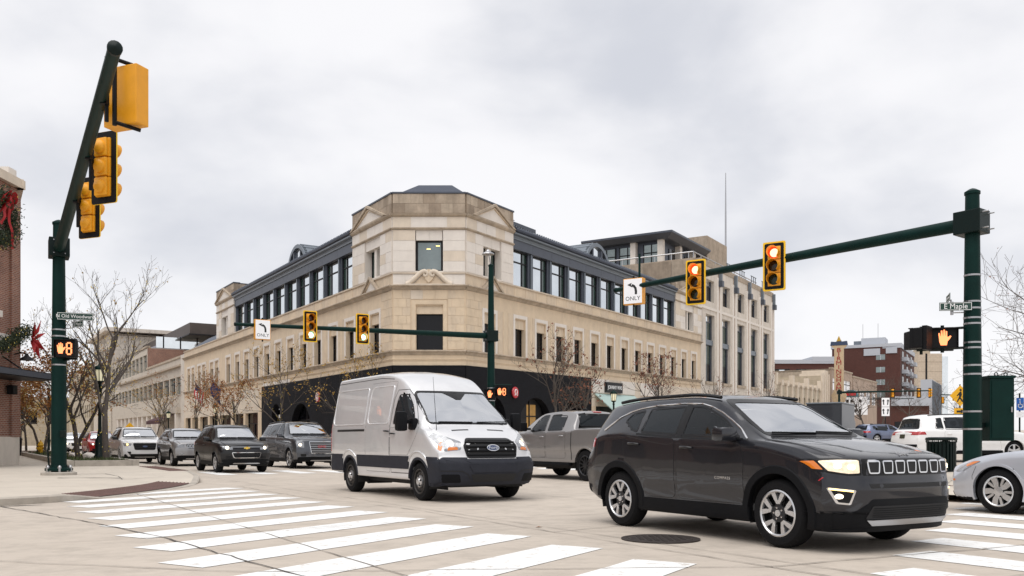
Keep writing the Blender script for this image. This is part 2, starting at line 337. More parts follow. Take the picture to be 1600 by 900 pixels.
class Car:
    """Lofted shell; u runs back from the front bumper, local +X is forward, +Y is the car's left."""
    def __init__(s, name, label, cat, sp, loc, rotz, group=None, dens=1.0):
        s.sp = sp; s.Lc = sp['L']; s.x0 = sp['uf']   # origin on the ground below the front axle
        s.root = thing(name, label, cat, loc, rotz, group); s.cuts = []; s.dens = dens
        s.shell()
    def X(s, u): return s.x0-u
    def shell(s):
        sp = s.sp; L = sp['L']; top = pchip(sp['top']); belt = pchip(sp['belt']); wt = pchip(sp['wtop']); wm = pchip(sp['wmid']); bot = pchip(sp['bot']); cr = pchip(sp['crown'])
        tum = pchip(sp.get('wbelt', [(0, -.03), (L, -.03)])); nose = pchip(sp['nose']); tail = pchip(sp['tail']); nb = sp.get('nbend', .22); tb = sp.get('tbend', .10); W = sp['W']/2
        us = set([0, .015, .04, .08, L, L-.015, L-.04, L-.08]); st_ = .055/s.dens; u = .12
        while u < L-.1: us.add(round(u, 4)); u += st_
        us = sorted(us); rows = []
        q = max(2, int(round(4*s.dens)))
        def ring(u):
            zt = top(u); zb = min(belt(u), zt-.015); zo = bot(u); w = wm(u); wb = w+tum(u); te = min(wt(u), wb-.01); c = cr(u); ze = max(zt-c, zb+.006)
            zs = zb-.09; zm = zo+(zs-zo)*.55
            P = [(0, zo+.04), (w-.30, zo+.03), (w-.07, zo), (w-.032, zo+.05), (w-.024, zo+(zm-zo)*.62), (w, zm), (w-.010, zs), (wb, zb), (wb*.5+te*.5+.012, zb*.5+ze*.5), (te, ze), (te-.07*min(1, (zt-zb)*3+.3), ze+(zt-ze)*.42), (te*.5, zt-(zt-ze)*.17), (0, zt)]
            P = [Vector(p) for p in P]; o = []
            for i in range(len(P)-1):
                p0 = P[max(i-1, 0)]; p1 = P[i]; p2 = P[i+1]; p3 = P[min(i+2, len(P)-1)]; ten = .32
                for j in range(q):
                    t = j/q; m1 = (p2-p0)*ten; m2 = (p3-p1)*ten
                    o.append(p1*(2*t**3-3*t*t+1)+m1*(t**3-2*t*t+t)+p2*(-2*t**3+3*t*t)+m2*(t**3-t*t))
            o.append(P[-1]); return o
        def de(u, y, z):
            a = abs(y)/W
            return u+(nb*a**sp.get('npow', 2.6)+nose(z))*math.exp(-(u/.45)**1.5)-(tb*a**3+tail(z))*math.exp(-((L-u)/.4)**1.5)
        V = []; F = []; idx = {}
        def vert(u, y, z):
            V.append(Vector((s.X(de(u, y, z)), y, z))); return len(V)-1
        grid = []
        for u in us:
            r = ring(u); n = len(r); grid.append([vert(u, p.x, p.y) for p in r]+[vert(u, -p.x, p.y) for p in reversed(r[1:-1])])
        m = len(grid[0])
        for i in range(len(us)-1):
            for j in range(m):
                k = (j+1) % m; F.append((grid[i][j], grid[i+1][j], grid[i+1][k], grid[i][k]))
        K = 6
        for e, u in ((0, us[0]), (-1, us[-1])):
            r = ring(u); n = len(r); cols = []
            for j in range(n):
                row = []
                for k in range(-K, K+1):
                    if k == K: row.append(grid[e][j])
                    elif k == -K: row.append(grid[e][(m-j) % m])
                    elif r[j].x < 1e-6: row.append(grid[e][j])
                    else: row.append(vert(u, r[j].x*k/K, r[j].y))
                cols.append(row)
            for j in range(n-1):
                for k in range(2*K):
                    f = [cols[j][k], cols[j][k+1], cols[j+1][k+1], cols[j+1][k]]; g = []
                    for x in f:
                        if x not in g: g.append(x)
                    if len(g) > 2: F.append(tuple(g) if e == 0 else tuple(reversed(g)))
        s.V = V; s.F = F; s.bvh = BVHTree.FromPolygons(V, F)
    def hit(s, ax, a, b):
        if ax in ('L', 'R'):
            sg = 1 if ax == 'L' else -1; o = Vector((s.X(a), sg*3, b)); d = Vector((0, -sg, 0))
        elif ax == 'F': o = Vector((s.X(-2), a, b)); d = Vector((-1, 0, 0))
        elif ax == 'B': o = Vector((s.X(s.Lc+2), a, b)); d = Vector((1, 0, 0))
        else: o = Vector((s.X(a), b, 5)); d = Vector((0, 0, -1))
        l, n, i, ds = s.bvh.ray_cast(o, d)
        if l is None:
            l, n, i, ds = s.bvh.find_nearest(o+d*(3 if ax in 'LR' else 2.2))
        if n.dot(d) > 0: n = -n
        return l, n
    def patch(s, name, mt, ax, outline, off=.004, thick=.02, parent=None, rings=5, hole=0, cut=False, smooth=40, label=None):
        """A panel lying on the shell; hole > 0 leaves only a frame of that width."""
        if cut: s.cuts.append((ax, outline))
        k = len(outline); m = MB(); rs = []
        if hole: rs = [outline, inset(outline, hole)]
        else:
            c = sum(outline, Vector((0, 0)))/k
            ts = [1, .86, .66, .42, .18][:rings] if rings >= 4 else [1, .6, .3][:rings]
            rs = [[c+(p-c)*t for p in outline] for t in ts]
        vs = []
        def prj(p, o): l, n = s.hit(ax, p.x, p.y); return l+n*o
        vs += [prj(p, off-thick) for p in outline]
        for r in rs: vs += [prj(p, off) for p in r]
        fs = []; nr = len(rs)+1
        if hole: vs += [prj(p, off-thick) for p in rs[-1]]; nr += 1
        for i in range(nr-1):
            for j in range(k): q = (j+1) % k; fs.append((i*k+j, i*k+q, (i+1)*k+q, (i+1)*k+j))
        if not hole: vs.append(prj(c, off)); ci = len(vs)-1; b = (nr-1)*k; fs += [(b+j, b+(j+1) % k, ci) for j in range(k)]
        m.add(vs, fs)
        # consistent outward faces
        bm = bmesh.new(); bv = [bm.verts.new(v) for v in m.v]
        for f in m.f:
            try: bm.faces.new([bv[i] for i in f])
            except ValueError: pass
        bmesh.ops.recalc_face_normals(bm, faces=bm.faces[:])
        bm.normal_update(); acc = 0
        for f in list(bm.faces)[k:k*2]:
            if ax == 'L': ref = Vector((0, 1, 0))
            elif ax == 'R': ref = Vector((0, -1, 0))
            elif ax == 'F': ref = Vector((1, 0, .3))
            elif ax == 'B': ref = Vector((-1, 0, .3))
            else: ref = Vector((0, 0, 1))
            acc += f.normal.dot(ref)*f.calc_area()
        if acc < 0: bmesh.ops.reverse_faces(bm, faces=bm.faces[:])
        bm.verts.index_update(); m.f = [tuple(v.index for v in f.verts) for f in bm.faces]; bm.free()
        o = m.build(name, mt, parent or s.root, smooth=smooth)
        if label: o['label'] = label
        return o
    def ribbon(s, name, mt, ax, path, w=.008, off=.002, parent=None, closed=False, round_=False, step=.06):
        d = []; pts = [Vector(p) for p in path]; n = len(pts)
        for i in range(n if closed else n-1):
            a, b = pts[i], pts[(i+1) % n]; q = max(1, int((b-a).length/step))
            for j in range(q): d.append(a.lerp(b, j/q))
        if not closed: d.append(pts[-1])
        hs = [s.hit(ax, p.x, p.y) for p in d]; m = MB(); k = len(hs)
        if round_:
            P = [l+nn*off for l, nn in hs]
            if closed: P.append(P[0])
            m.tube(P, w/2, 6)
        else:
            vs = []
            for i, (l, nn) in enumerate(hs):
                a = hs[(i-1) % k][0] if closed or i else l; b = hs[(i+1) % k][0] if closed or i < k-1 else l
                t = (b-a).normalized(); sd = t.cross(nn).normalized()*w/2; vs += [l+sd+nn*off, l-sd+nn*off]
            fs = [(2*i, 2*i+1, 2*((i+1) % k)+1, 2*((i+1) % k)) for i in range(k if closed else k-1)]; m.add(vs, fs)
        return m.build(name, mt, parent or s.root, smooth=60)
    def finish(s, mt, lower=None, lower_z=None):
        """Cuts windows and wheel arches out of the shell and links it as the body."""
        sp = s.sp; V = s.V; W = sp['W']/2; keep = []; low = []; axl = [(s.X(sp['uf']), sp['ra']), (s.X(sp['ur']), sp.get('ra2', sp['ra']))]; rz = sp['R']
        polys = [(ax, [Vector(p) for p in inset(o, .012)]) for ax, o in s.cuts]
        for f in s.F:
            c = sum((V[i] for i in f), Vector())/len(f); n = (V[f[1]]-V[f[0]]).cross(V[f[2]]-V[f[0]]); n = n.normalized() if n.length > 1e-9 else Vector((0, 0, 1)); drop = False
            for ax, ra in axl:
                if (c.x-ax)**2+(c.z-rz)**2 < (ra-.012)**2 and abs(c.y) > W-.36 and c.z < 1.25: drop = True
            if not drop:
                for ax, P in polys:
                    u = s.x0-c.x
                    if ax == 'L' and c.y > .2 and abs(n.y) > .35 and inpoly(u, c.z, P): drop = True
                    elif ax == 'R' and c.y < -.2 and abs(n.y) > .35 and inpoly(u, c.z, P): drop = True
                    elif ax == 'F' and u < s.Lc*.5 and abs(n.y) < .8 and inpoly(c.y, c.z, P): drop = True
                    elif ax == 'B' and u > s.Lc*.5 and abs(n.y) < .8 and inpoly(c.y, c.z, P): drop = True
                    if drop: break
            if not drop: (low if lower and c.z < lower_z(s.x0-c.x) else keep).append(f)
        # pull the cut edge of each wheel arch onto its circle
        for i, v in enumerate(V):
            for ax, ra in axl:
                d = math.hypot(v.x-ax, v.z-rz)
                if abs(v.y) > W-.36 and v.z < 1.25 and 1e-3 < d < ra+.02 and d > ra-.07: k = ra/d; V[i] = Vector((ax+(v.x-ax)*k, v.y, rz+(v.z-rz)*k))
        for nm, fs, mm in (('body', keep, mt), ('lower_body', low, lower)):
            if not fs: continue
            ids = sorted({i for f in fs for i in f}); mp = {a: b for b, a in enumerate(ids)}; m = MB(); m.add([V[i] for i in ids], [tuple(mp[i] for i in f) for f in fs])
            m.build(nm, mm, s.root, smooth=50)
        # wheel wells
        for ax, ra in axl:
            for sg in (1, -1):
                m = MB(); n = 18; vs = []
                for j in range(n+1):
                    q = math.pi*(-.10+1.20*j/n)
                    for y in (W-.05, W-.42): vs.append((ax+ra*math.cos(q), sg*y, rz+ra*math.sin(q)))
                m.add(vs, [(2*j, 2*j+1, 2*j+3, 2*j+2) for j in range(n)])
                m.add([(ax-ra, sg*(W-.42), .2), (ax+ra, sg*(W-.42), .2), (ax+ra, sg*(W-.42), rz+ra), (ax-ra, sg*(W-.42), rz+ra)], [(0, 1, 2, 3)])
                m.build('wheel_well', 'dark_void', s.root)
        m = MB(); m.box((s.X(s.Lc-.3), -W+.3, sp['R']*.75), (s.X(.3), W-.3, sp['R']*.75+.2)); m.build('underbody', 'dark_void', s.root)
    def arch_trim(s, mt, w=.06, lift=.012, name='wheel_arch_trim', sides='LR', a0=-.12, a1=1.12):
        sp = s.sp
        for u, ra in ((sp['uf'], sp['ra']), (sp['ur'], sp.get('ra2', sp['ra']))):
            for ax in sides:
                m = MB(); n = 28; vs = []
                for j in range(n+1):
                    q = math.pi*(a0+(a1-a0)*j/n); c, sn = math.cos(q), math.sin(q)
                    for rr, o in ((ra-.012, -.05), (ra-.012, lift), (ra+w*.85, lift), (ra+w, -.004)):
                        z = max(sp['R']+rr*sn, sp['bot'][1][1]+.01); l, nn = s.hit(ax, u-rr*c, z); nn = Vector((0, 1 if ax == 'L' else -1, 0)); v = l+nn*o; vs.append(v)
                m.add(vs, [(4*j+k, 4*j+k+1, 4*j+k+5, 4*j+k+4) for j in range(n) for k in range(3)]); m.build(name, mt, s.root, smooth=35)
    def wheels(s, style, r_rim, width=.22, inset_=.0, sides=(1, -1)):
        sp = s.sp; Rr = sp['R']; W = sp['W']/2; src = None
        for u in (sp['uf'], sp['ur']):
            for sg in (1, -1):
                Mx = Matrix.Translation((s.X(u), sg*(W-.02-inset_), Rr)) @ Matrix.Rotation(-sg*math.pi/2, 4, 'X')   # local z points outward
                if src is None:
                    m = MB(); h = width; pr = [(r_rim-.015, -h), (Rr-.03, -h), (Rr-.008, -h+.03), (Rr, -h*.75), (Rr, -h*.25), (Rr-.008, -.03), (Rr-.035, -.004), (r_rim+.02, .002), (r_rim+.004, -.008), (r_rim, -.03)]
                    m.lathe(pr, 40, cap=False); tw = m.build('wheel', 'tyre', s.root, smooth=35); tw.matrix_local = Mx; src = [tw]
                    for nm, mt, mm in rim_parts(style, r_rim, width): o = mm.build(nm, mt, tw, smooth=35); src.append(o)
                else:
                    o = inst(src[0], 'wheel', s.root, M4=Mx)
                    for c in src[1:]: inst(c, c.name.split('.')[0], o)
    def mirrors(s, mt, u, z, y, size=(.16, .22, .14), cap=None, foot=True):
        for sg in (1, -1):
            m = MB(); x = s.X(u); l, w, h = size
            m.bbox((x-l*.4, sg*y if sg > 0 else -y-w, z-h/2), (x+l*.6, sg*y+w if sg > 0 else -y, z+h/2), min(size)*.28)
            o = m.build('wing_mirror', mt, s.root, smooth=50)
            m = MB(); m.box((x-.03, sg*(y-.12), z-h*.45), (x+.04, sg*(y+.05), z-h*.1)); m.build('mirror_arm', 'plastic_black', o)
            m = MB(); m.box((x-l*.4-.004, sg*(y+.02) if sg > 0 else -y-w+.02, z-h*.38), (x-l*.4+.002, sg*(y+w-.02) if sg > 0 else -y-.02, z+h*.38)); m.build('mirror_glass', 'window_mid', o)
    def seats(s, rows, zs, w=.5, hh=.62, mt='seat'):
        for u, ys in rows:
            for y in ys:
                m = MB(); x = s.X(u); m.bbox((x-.25, y-w/2, zs-.12), (x+.28, y+w/2, zs+.06), .04)
                m.bbox((-.07, -w/2, 0), (.07, w/2, hh), .05, Matrix.Translation((x-.24, y, zs)) @ Matrix.Rotation(R(-14), 4, 'Y'))
                m.bbox((-.05, -.13, hh+.03), (.05, .13, hh+.22), .04, Matrix.Translation((x-.25, y, zs)) @ Matrix.Rotation(R(-12), 4, 'Y'))
                m.build('seat', mt, s.root, smooth=45)
    def dash(s, u0, u1, z, w, wheel_y=.36):
        m = MB(); m.bbox((s.X(u1), -w, z-.35), (s.X(u0), w, z), .08); m.build('dashboard', 'interior', s.root, smooth=50)
        m = MB(); Mx = Matrix.Translation((s.X(u1)-.10, wheel_y, z+.0)) @ Matrix.Rotation(R(-68), 4, 'Y')
        m.tube([Mx @ Vector((.185*math.cos(2*math.pi*i/20), .185*math.sin(2*math.pi*i/20), 0)) for i in range(21)], .016, 6)
        m.tube([Mx @ Vector((-.18, 0, 0)), Mx @ Vector((0, 0, -.02)), Mx @ Vector((.02, .18, 0))], .018, 5); m.tube([Mx @ Vector((0, 0, -.02)), Mx @ Vector((.02, -.18, 0))], .018, 5); m.build('steering_wheel', 'trim_black', s.root, smooth=50)
    def onshell(s, ax, a, b, off=.004, roll=None):   # matrix for lettering on the shell
        l, n = s.hit(ax, a, b)
        x = {'L': Vector((-1, 0, 0)), 'R': Vector((1, 0, 0)), 'F': Vector((0, 1, 0)), 'B': Vector((0, -1, 0))}[ax]
        y = n.cross(x).normalized(); x = y.cross(n).normalized(); return frame(l+n*off, x, y)
def rim_parts(style, r, width):
    out = []; m = MB()
    m.lathe([(r-.004, -.034), (r+.004, -.004), (r-.01, .003), (r-.022, -.008), (r-.024, -.035)], 40, cap=False)
    barrel = MB(); barrel.lathe([(r-.02, -width+.02), (r-.022, -.032)], 32, cap=False); out.append(('wheel_barrel', 'alloy_dark', barrel))
    ring = m
    def spoke(mm, a, pts, z0, z1, dish=.03):
        # radial polygon pts (radius, half angle offset metres) extruded; outer end further in
        Mx = Matrix.Rotation(a, 4, 'Z'); k = len(pts); vs = []
        for zz in (z0, z1):
            for x, y in pts: vs.append(Mx @ Vector((x, y, zz-dish*(1-(x/r))**1.0*.0-dish*(x/r-.5)**2*0)))
        n = len(pts); fs = [tuple(range(n-1, -1, -1)), tuple(range(n, 2*n))]+[(i, (i+1) % n, n+(i+1) % n, n+i) for i in range(n)]
        mm.add(vs, fs)
    face = MB(); back = MB()
    back.lathe([(.001, -.09), (r-.02, -.10)], 24, cap=False)
    if style == 'jeep':
        out.append(('rim', 'alloy', ring))
        for i in range(5):
            a = 2*math.pi*i/5+math.pi/2
            spoke(back, a, [(.04, -.034), (r*.52, -.040), (r*.52, .040), (.04, .034)], -.045, -.022); spoke(face, a, [(r*.40, -.022), (r*.56, -.048), (r*.56, .048), (r*.40, .022)], -.045, -.014)
            for sg in (1, -1):
                P = [(r*.50, sg*.002), (r*.72, sg*.018), (r*.975, sg*.05), (r*.945, sg*.105), (r*.55, sg*.048)]
                spoke(face, a, P if sg < 0 else P[::-1], -.045, -.012)
            spoke(back, a, [(r*.45, -.03), (r*.95, -.075), (r*.95, .075), (r*.45, .03)], -.06, -.046)
        face2 = MB(); face2.lathe([(.001, -.006), (.034, -.006), (.036, -.03)], 16, cap=False); cap = face2
        lug = MB()
        for i in range(5): a = 2*math.pi*i/5+.6; lug.lathe([(.011, -.04), (.011, -.012), (.001, -.010)], 6, Matrix.Translation((.057*math.cos(a), .057*math.sin(a), 0)), cap=False)
        hub = MB(); hub.lathe([(.001, -.02), (.088, -.021), (.094, -.05)], 20, cap=False)
        out += [('spoke', 'alloy', face), ('wheel_back', 'alloy_dark', back), ('hub_cap', 'alloy', cap), ('hub', 'alloy_dark', hub), ('wheel_nut', 'chrome', lug)]
    elif style == 'steel':
        rg = 'alloy_dark'; out.append(('rim', mat_steelrim, ring))
        face.lathe([(r-.02, -.05), (r*.82, -.035), (r*.72, -.02), (r*.5, -.035), (r*.42, -.03), (.001, -.03)], 32, cap=False)
        out.append(('wheel_disc', mat_steelrim, face)); hol = MB()
        for i in range(8):
            a = 2*math.pi*i/8; hol.lathe([(.022, -.03), (.022, -.0215), (.001, -.0212)], 8, Matrix.Translation((r*.70*math.cos(a), r*.70*math.sin(a), 0)), cap=False)
        out.append(('vent_hole', 'dark_void', hol)); hub = MB(); hub.lathe([(r*.5, -.03), (r*.48, .0), (r*.36, .012), (r*.30, .004), (.055, .03), (.001, .034)], 24, cap=False); out.append(('hub_cap', 'alloy', hub))
        lug = MB()
        for i in range(5): a = 2*math.pi*i/5+.3; lug.lathe([(.016, 0), (.016, .03), (.001, .032)], 6, Matrix.Translation((r*.40*math.cos(a), r*.40*math.sin(a), 0)), cap=False)
        out.append(('wheel_nut', 'alloy_dark', lug))
    elif style == 'twist':
        out.append(('rim', 'alloy', ring))
        for i in range(5):
            a = 2*math.pi*i/5+.3
            face_pts = [(.04, -.03), (r*.45, -.075), (r*.97, -.10), (r*.99, -.01), (r*.55, .0), (.04, .03)]
            spoke(face, a, face_pts, -.04, -.012)
            spoke(face, a+.42, [(r*.35, -.03), (r*.96, -.055), (r*.98, -.012), (r*.4, .0)], -.05, -.02)
        hub = MB(); hub.lathe([(.07, -.05), (.07, -.008), (.001, -.004)], 20, cap=False); out += [('spoke', 'alloy', face), ('wheel_back', 'dark_void', back), ('hub_cap', 'alloy', hub)]
    else:
        n, mt = {'five': (5, 'alloy'), 'six': (6, 'alloy'), 'ten': (10, 'alloy'), 'black6': (6, 'alloy_dark')}[style]
        out.append(('rim', mt, ring))
        for i in range(n):
            a = 2*math.pi*i/n+math.pi/2; k = 5/n
            if style == 'black6':
                for sg in (-1, 1): spoke(face, a, [(.05, sg*.02-.014), (r*.97, sg*.07-.016), (r*.97, sg*.07+.016), (.05, sg*.02+.014)], -.05, -.015)
            else: spoke(face, a, [(.04, -.035*k-.008), (r*.5, -.028*k-.006), (r*.97, -.055*k), (r*.97, .055*k), (r*.5, .028*k+.006), (.04, .035*k+.008)], -.045, -.014)
        hub = MB(); hub.lathe([(.075, -.05), (.07, -.01), (.001, -.006)], 18, cap=False); out += [('spoke', mt, face), ('wheel_back', 'dark_void', back), ('hub_cap', mt, hub)]
    return out
mat_steelrim = mat('steel_rim', (.055, .05, .047), .6, metal=.3, var=.3, vs=12)
def heading(v): return math.atan2(v.y, v.x)
WB = heading(-D1); EB = heading(D1)      # westbound faces the camera, eastbound drives away
def side_window(c, ax, pts, r=.05, gl='glass_side', fr=.022, mt='trim_black', parent=None, label=None):
    o = rpoly(pts, r); f = c.patch('window_trim', mt, ax, o, off=.003, thick=.02, hole=fr, parent=parent, cut=True)
    c.patch('window', gl, ax, inset(o, fr-.008), off=-.002, thick=.001, parent=parent or c.root, label=label)
def windscreen(c, pts, ax='F', r=.1, gl='glass_clear', fr=.045, name='windscreen'):
    o = rpoly(pts, r, n=5, step=.09); c.patch('window_seal', 'trim_black', ax, o, off=.003, thick=.02, hole=fr, cut=True)
    c.patch(name, gl, ax, inset(o, fr-.012), off=-.002, thick=.001)
def door(c, ax, pts, handle, paintm, r=.08, off=.0025, hm=None):
    o = rpoly(pts, r); d = c.patch('door', paintm, ax, o, off=off, thick=.012)
    c.ribbon('door_gap', 'seam', ax, [(p.x, p.y) for p in o], w=.010, off=.0012, parent=d, closed=True)
    if handle:
        u, z = handle; l, n = c.hit(ax, u, z)
        m = MB(); m.tube([l+Vector((.10, 0, -.004))+n*.012, l+Vector((.06, 0, 0))+n*.042, l+Vector((-.06, 0, .004))+n*.042, l+Vector((-.10, 0, 0))+n*.012], [.012, .015, .015, .012], 8); m.build('handle', hm or paintm, d, smooth=60)
    return d
def lamp_glow(c, ax, a, b, r, mt='lamp_on', off=.01, name='headlight_bulb', parent=None):
    o = [Vector((a+r*math.cos(q*math.pi/8), b+r*math.sin(q*math.pi/8))) for q in range(16)]
    return c.patch(name, mt, ax, o, off=off, thick=.01, rings=3, parent=parent)
def wipers(c, pairs):
    for (y0, z0), (y1, z1) in pairs:
        c.ribbon('wiper', 'trim_black', 'F', [(y0, z0), (y1, z1)], w=.022, off=.018, round_=True)
# ------------------------------------------------------------------ ground, kerbs, markings
def sheet(name, polys, mt, dz, parent=None, kind='structure'):
    m = MB()
    for P in polys:
        P = [Vector(p[:2]) for p in P]; tri = tessellate_polygon([[Vector((p.x, p.y, 0)) for p in P]])
        m.add([(p.x, p.y, gz(p.x, p.y)+dz) for p in P], [t for t in tri])
    for i, f in enumerate(m.f):
        a, b, c = (Vector(m.v[j]) for j in f[:3])
        if (b-a).cross(c-a).z < 0: m.f[i] = tuple(reversed(f))
    return m.build(name, mt, parent) if parent else tag(m.build(name, mt), kind=kind)
m = MB()
ps = [-200, -40, 0, 17, 60, 110, 177, 900]; ts = [-300, -60, 0, 40, 90, 160, 400, 1400]
for p in ps:
    for t in ts: q = st(p, t); m.v.append((q.x, q.y, gz(q.x, q.y)))
for i in range(len(ps)-1):
    for j in range(len(ts)-1): n = len(ts); m.f.append((i*n+j, (i+1)*n+j, (i+1)*n+j+1, i*n+j+1))
for i, f in enumerate(m.f):
    a, b, c = (Vector(m.v[j]) for j in f[:3])
    if (b-a).cross(c-a).z < 0: m.f[i] = tuple(reversed(f))
ROAD = tag(m.build('road', 'concrete_road'), kind='structure')
def offs(path, w):                       # polyline offset to its left
    o = []
    for i, p in enumerate(path):
        a = path[max(i-1, 0)]; b = path[min(i+1, len(path)-1)]; t = (b-a).normalized(); o.append(p+Vector((-t.y, t.x))*w)
    return o
def pavement(name, edge, back, ramp=lambda i: 1.0, h=.13):
    """edge: kerb line with the pavement on its left; back: closing points."""
    e = [Vector(p) for p in edge]; i1 = offs(e, .16); i2 = offs(e, 1.7); m = MB(); k = len(e)
    def z(p, hh): return gz(p.x, p.y)+hh
    hs = [h*ramp(i) for i in range(k)]
    top = MB(); top.add([(p.x, p.y, z(p, hs[i])) for i, p in enumerate(i1)]+[(p.x, p.y, z(p, h)) for p in i2], [(i, i+1, k+i+1, k+i) for i in range(k-1)])
    P = i2+[Vector(p) for p in back]; tri = tessellate_polygon([[Vector((p.x, p.y, 0)) for p in P]]); top.add([(p.x, p.y, z(p, h)) for p in P], tri)
    for i, f in enumerate(top.f):
        a, b, c = (Vector(top.v[j]) for j in f[:3])
        if (b-a).cross(c-a).z < 0: top.f[i] = tuple(reversed(f))
    o = tag(top.build(name, 'sidewalk'), kind='structure')
    m.add([(p.x, p.y, z(p, -.02)) for p in e]+[(p.x, p.y, z(p, max(hs[i]-.02, .006))) for i, p in enumerate(e)]+[(p.x, p.y, z(p, hs[i]+.004)) for i, p in enumerate(offs(e, .03))]+[(p.x, p.y, z(p, hs[i]+.004)) for i, p in enumerate(i1)],
          [(r*k+i, r*k+i+1, (r+1)*k+i+1, (r+1)*k+i) for r in range(3) for i in range(k-1)])
    m.build('kerb', 'kerb', o); return o
def smoothpath(pts, n=6):
    pts = [Vector(p) for p in pts]; o = []
    for i in range(len(pts)-1):
        p0 = pts[max(i-1, 0)]; p1 = pts[i]; p2 = pts[i+1]; p3 = pts[min(i+2, len(pts)-1)]
        for j in range(n): t = j/n; o.append(.5*((2*p1)+(p2-p0)*t+(2*p0-5*p1+4*p2-p3)*t*t+(3*p1-p0-3*p2+p3)*t**3))
    o.append(pts[-1]); return o
c0 = Vector((-8.9, 14.2)); far = Vector((-12.4, 32))
left_edge = [c0-D2*45, c0-D2*20, c0-D2*4]+smoothpath([c0-D2*1, c0, (-8.15, 15.1), (-7.72, 16.3), (-7.55, 18.2), (-7.6, 20.2), (-7.95, 22.2), (-8.75, 24.5), (-10.3, 28), (-12.4, 32)], 5)+[far+D1*8, far+D1*40, far+D1*240]
def rampL(i):
    p = left_edge[i]; return max(.1, min(1, abs(p.y-19.2)/1.0-2.6)) if p.y < 40 and p.y > 10 and p.x > -9 else 1
SW_L = pavement('pavement', left_edge, [(-170, 200), (-120, -40)], rampL)
se = [st(17.3, 300), st(17.3, 120), st(17.3, 40)]; cor = Vector((-2.75, 36.9))
right_edge = se+smoothpath([cor+D1*4.5, cor+D1*2, Vector((-2.2, 37.9)), cor+D2*2, cor+D2*4.5], 5)+[cor+D2*30, cor+D2*120]
SW_M = pavement('pavement', [Vector(p) for p in reversed(right_edge)][::-1], [cor+D2*120+N2*-60, cor+D2*60+D1*60, st(60, 300)], lambda i: 1) if False else None
def left_of(path): return path
SW_M = pavement('pavement', list(reversed(right_edge)), [st(60, 300), cor+D2*60+D1*40, cor+D2*120-N2*60])
cw = Vector((7.33, 19.35))
w_edge = [cw+D2*160+N2*6.5, cw+D2*40+N2*6.5, cw+D2*12+N2*6.3, cw+D2*10.5+N2*5.8, cw+D2*8.5+N2*1.2, cw+D2*7+N2*.1]+smoothpath([cw+D2*3.2, cw+D2*1.2, cw-D1*1.0, cw-D1*3.2], 5)+[cw-D1*8, cw-D1*60]
SW_R = pavement('pavement', list(reversed(w_edge)), [cw+D2*160+N2*80, cw-D1*60+N2*60])
# tactile strips with raised domes
def tactile(name, a, b, par, h0, h1=None):
    o_ = MB(); k = len(a); h1 = h0 if h1 is None else h1
    def zz(p, h): return gz(p.x, p.y)+h
    o_.add([(p.x, p.y, zz(p, h0)) for p in a]+[(p.x, p.y, zz(p, h1)) for p in b], [(i, i+1, k+i+1, k+i) for i in range(k-1)])
    for i, f in enumerate(o_.f):
        A, B, C = (Vector(o_.v[j]) for j in f[:3])
        if (B-A).cross(C-A).z < 0: o_.f[i] = tuple(reversed(f))
    s = o_.build(name, 'tactile', par); d = MB()
    for i in range(k-1):
        L = (a[i+1]-a[i]).length; n = max(1, int(L/.085))
        for j in range(n):
            p0 = a[i].lerp(a[i+1], (j+.5)/n); p1 = b[i].lerp(b[i+1], (j+.5)/n); r = int((p1-p0).length/.085)
            for q in range(r):
                f = (q+.5)/r; p = p0.lerp(p1, f); z = zz(p, h0+(h1-h0)*f); d.add([(p.x-.022, p.y-.022, z), (p.x+.022, p.y-.022, z), (p.x+.022, p.y+.022, z), (p.x-.022, p.y+.022, z), (p.x, p.y, z+.012)], [(0, 1, 4), (1, 2, 4), (2, 3, 4), (3, 0, 4)])
    d.build('dome', 'tactile', s, kind='stuff'); return s
ed = [p for p in left_edge if 14.9 < p.y < 23.4 and p.x > -9]
tactile('tactile_strip', offs(ed, .17), offs(ed, .95), SW_L, .028, .075)
q0 = far-D1*4.5; q1 = far+D1*1.2; P0 = [q0.lerp(q1, i/6) for i in range(7)]
tactile('tactile_strip', offs(P0, .35), offs(P0, .95), SW_L, .136)
q0 = cw-D1*1.5; q1 = cw-D1*4.6; P0 = [q0.lerp(q1, i/6) for i in range(7)]
tactile('tactile_strip', offs(P0, .4), offs(P0, 1.1), SW_R, .137)
# crosswalks: every bar its own sheet
def bar(a, b, w, dirn, par=ROAD):
    a = Vector(a); b = Vector(b); d = Vector(dirn)*w/2
    n = max(2, int((b-a).length/.5)); rnd = random.Random(int(a.x*991+a.y*77)); P = []
    for i in range(n+1): P.append(a.lerp(b, i/n)+d*(1+rnd.uniform(-.03, .03)))
    for i in range(n, -1, -1): P.append(a.lerp(b, i/n)-d*(1+rnd.uniform(-.03, .03)))
    return sheet('crosswalk_bar', [P], 'white_paint', .005, par)
for k in range(17):
    t = 20.1-1.315*k; bar(st(1.60, t-1.62), st(5.32, t+.27), .60, N2)
for k in range(-1, 9):
    p = Vector((3.76, 8.55))+D2*(1.335*k); bar(p-D1*.15, p-D1*4.2, .60, N1)
for k in range(8): bar(st(7.2+1.3*k, 28.3), st(7.2+1.3*k, 31.6), .6, N1)
for k in range(9):
    p = cor+Vector((2.2, -1.6))-D1*(1.5*k+1.5); bar(p, p+D2*3.0, .6, D1)
for (a, b) in ((st(9.9, 33.4), st(9.9, 60)), (st(13.35, 33.4), st(13.35, 80))): sheet('lane_line', [[a-N1*.06, b-N1*.06, b+N1*.06, a+N1*.06]], 'white_paint' if a == st(9.9, 33.4) else 'white_paint', .005, ROAD)
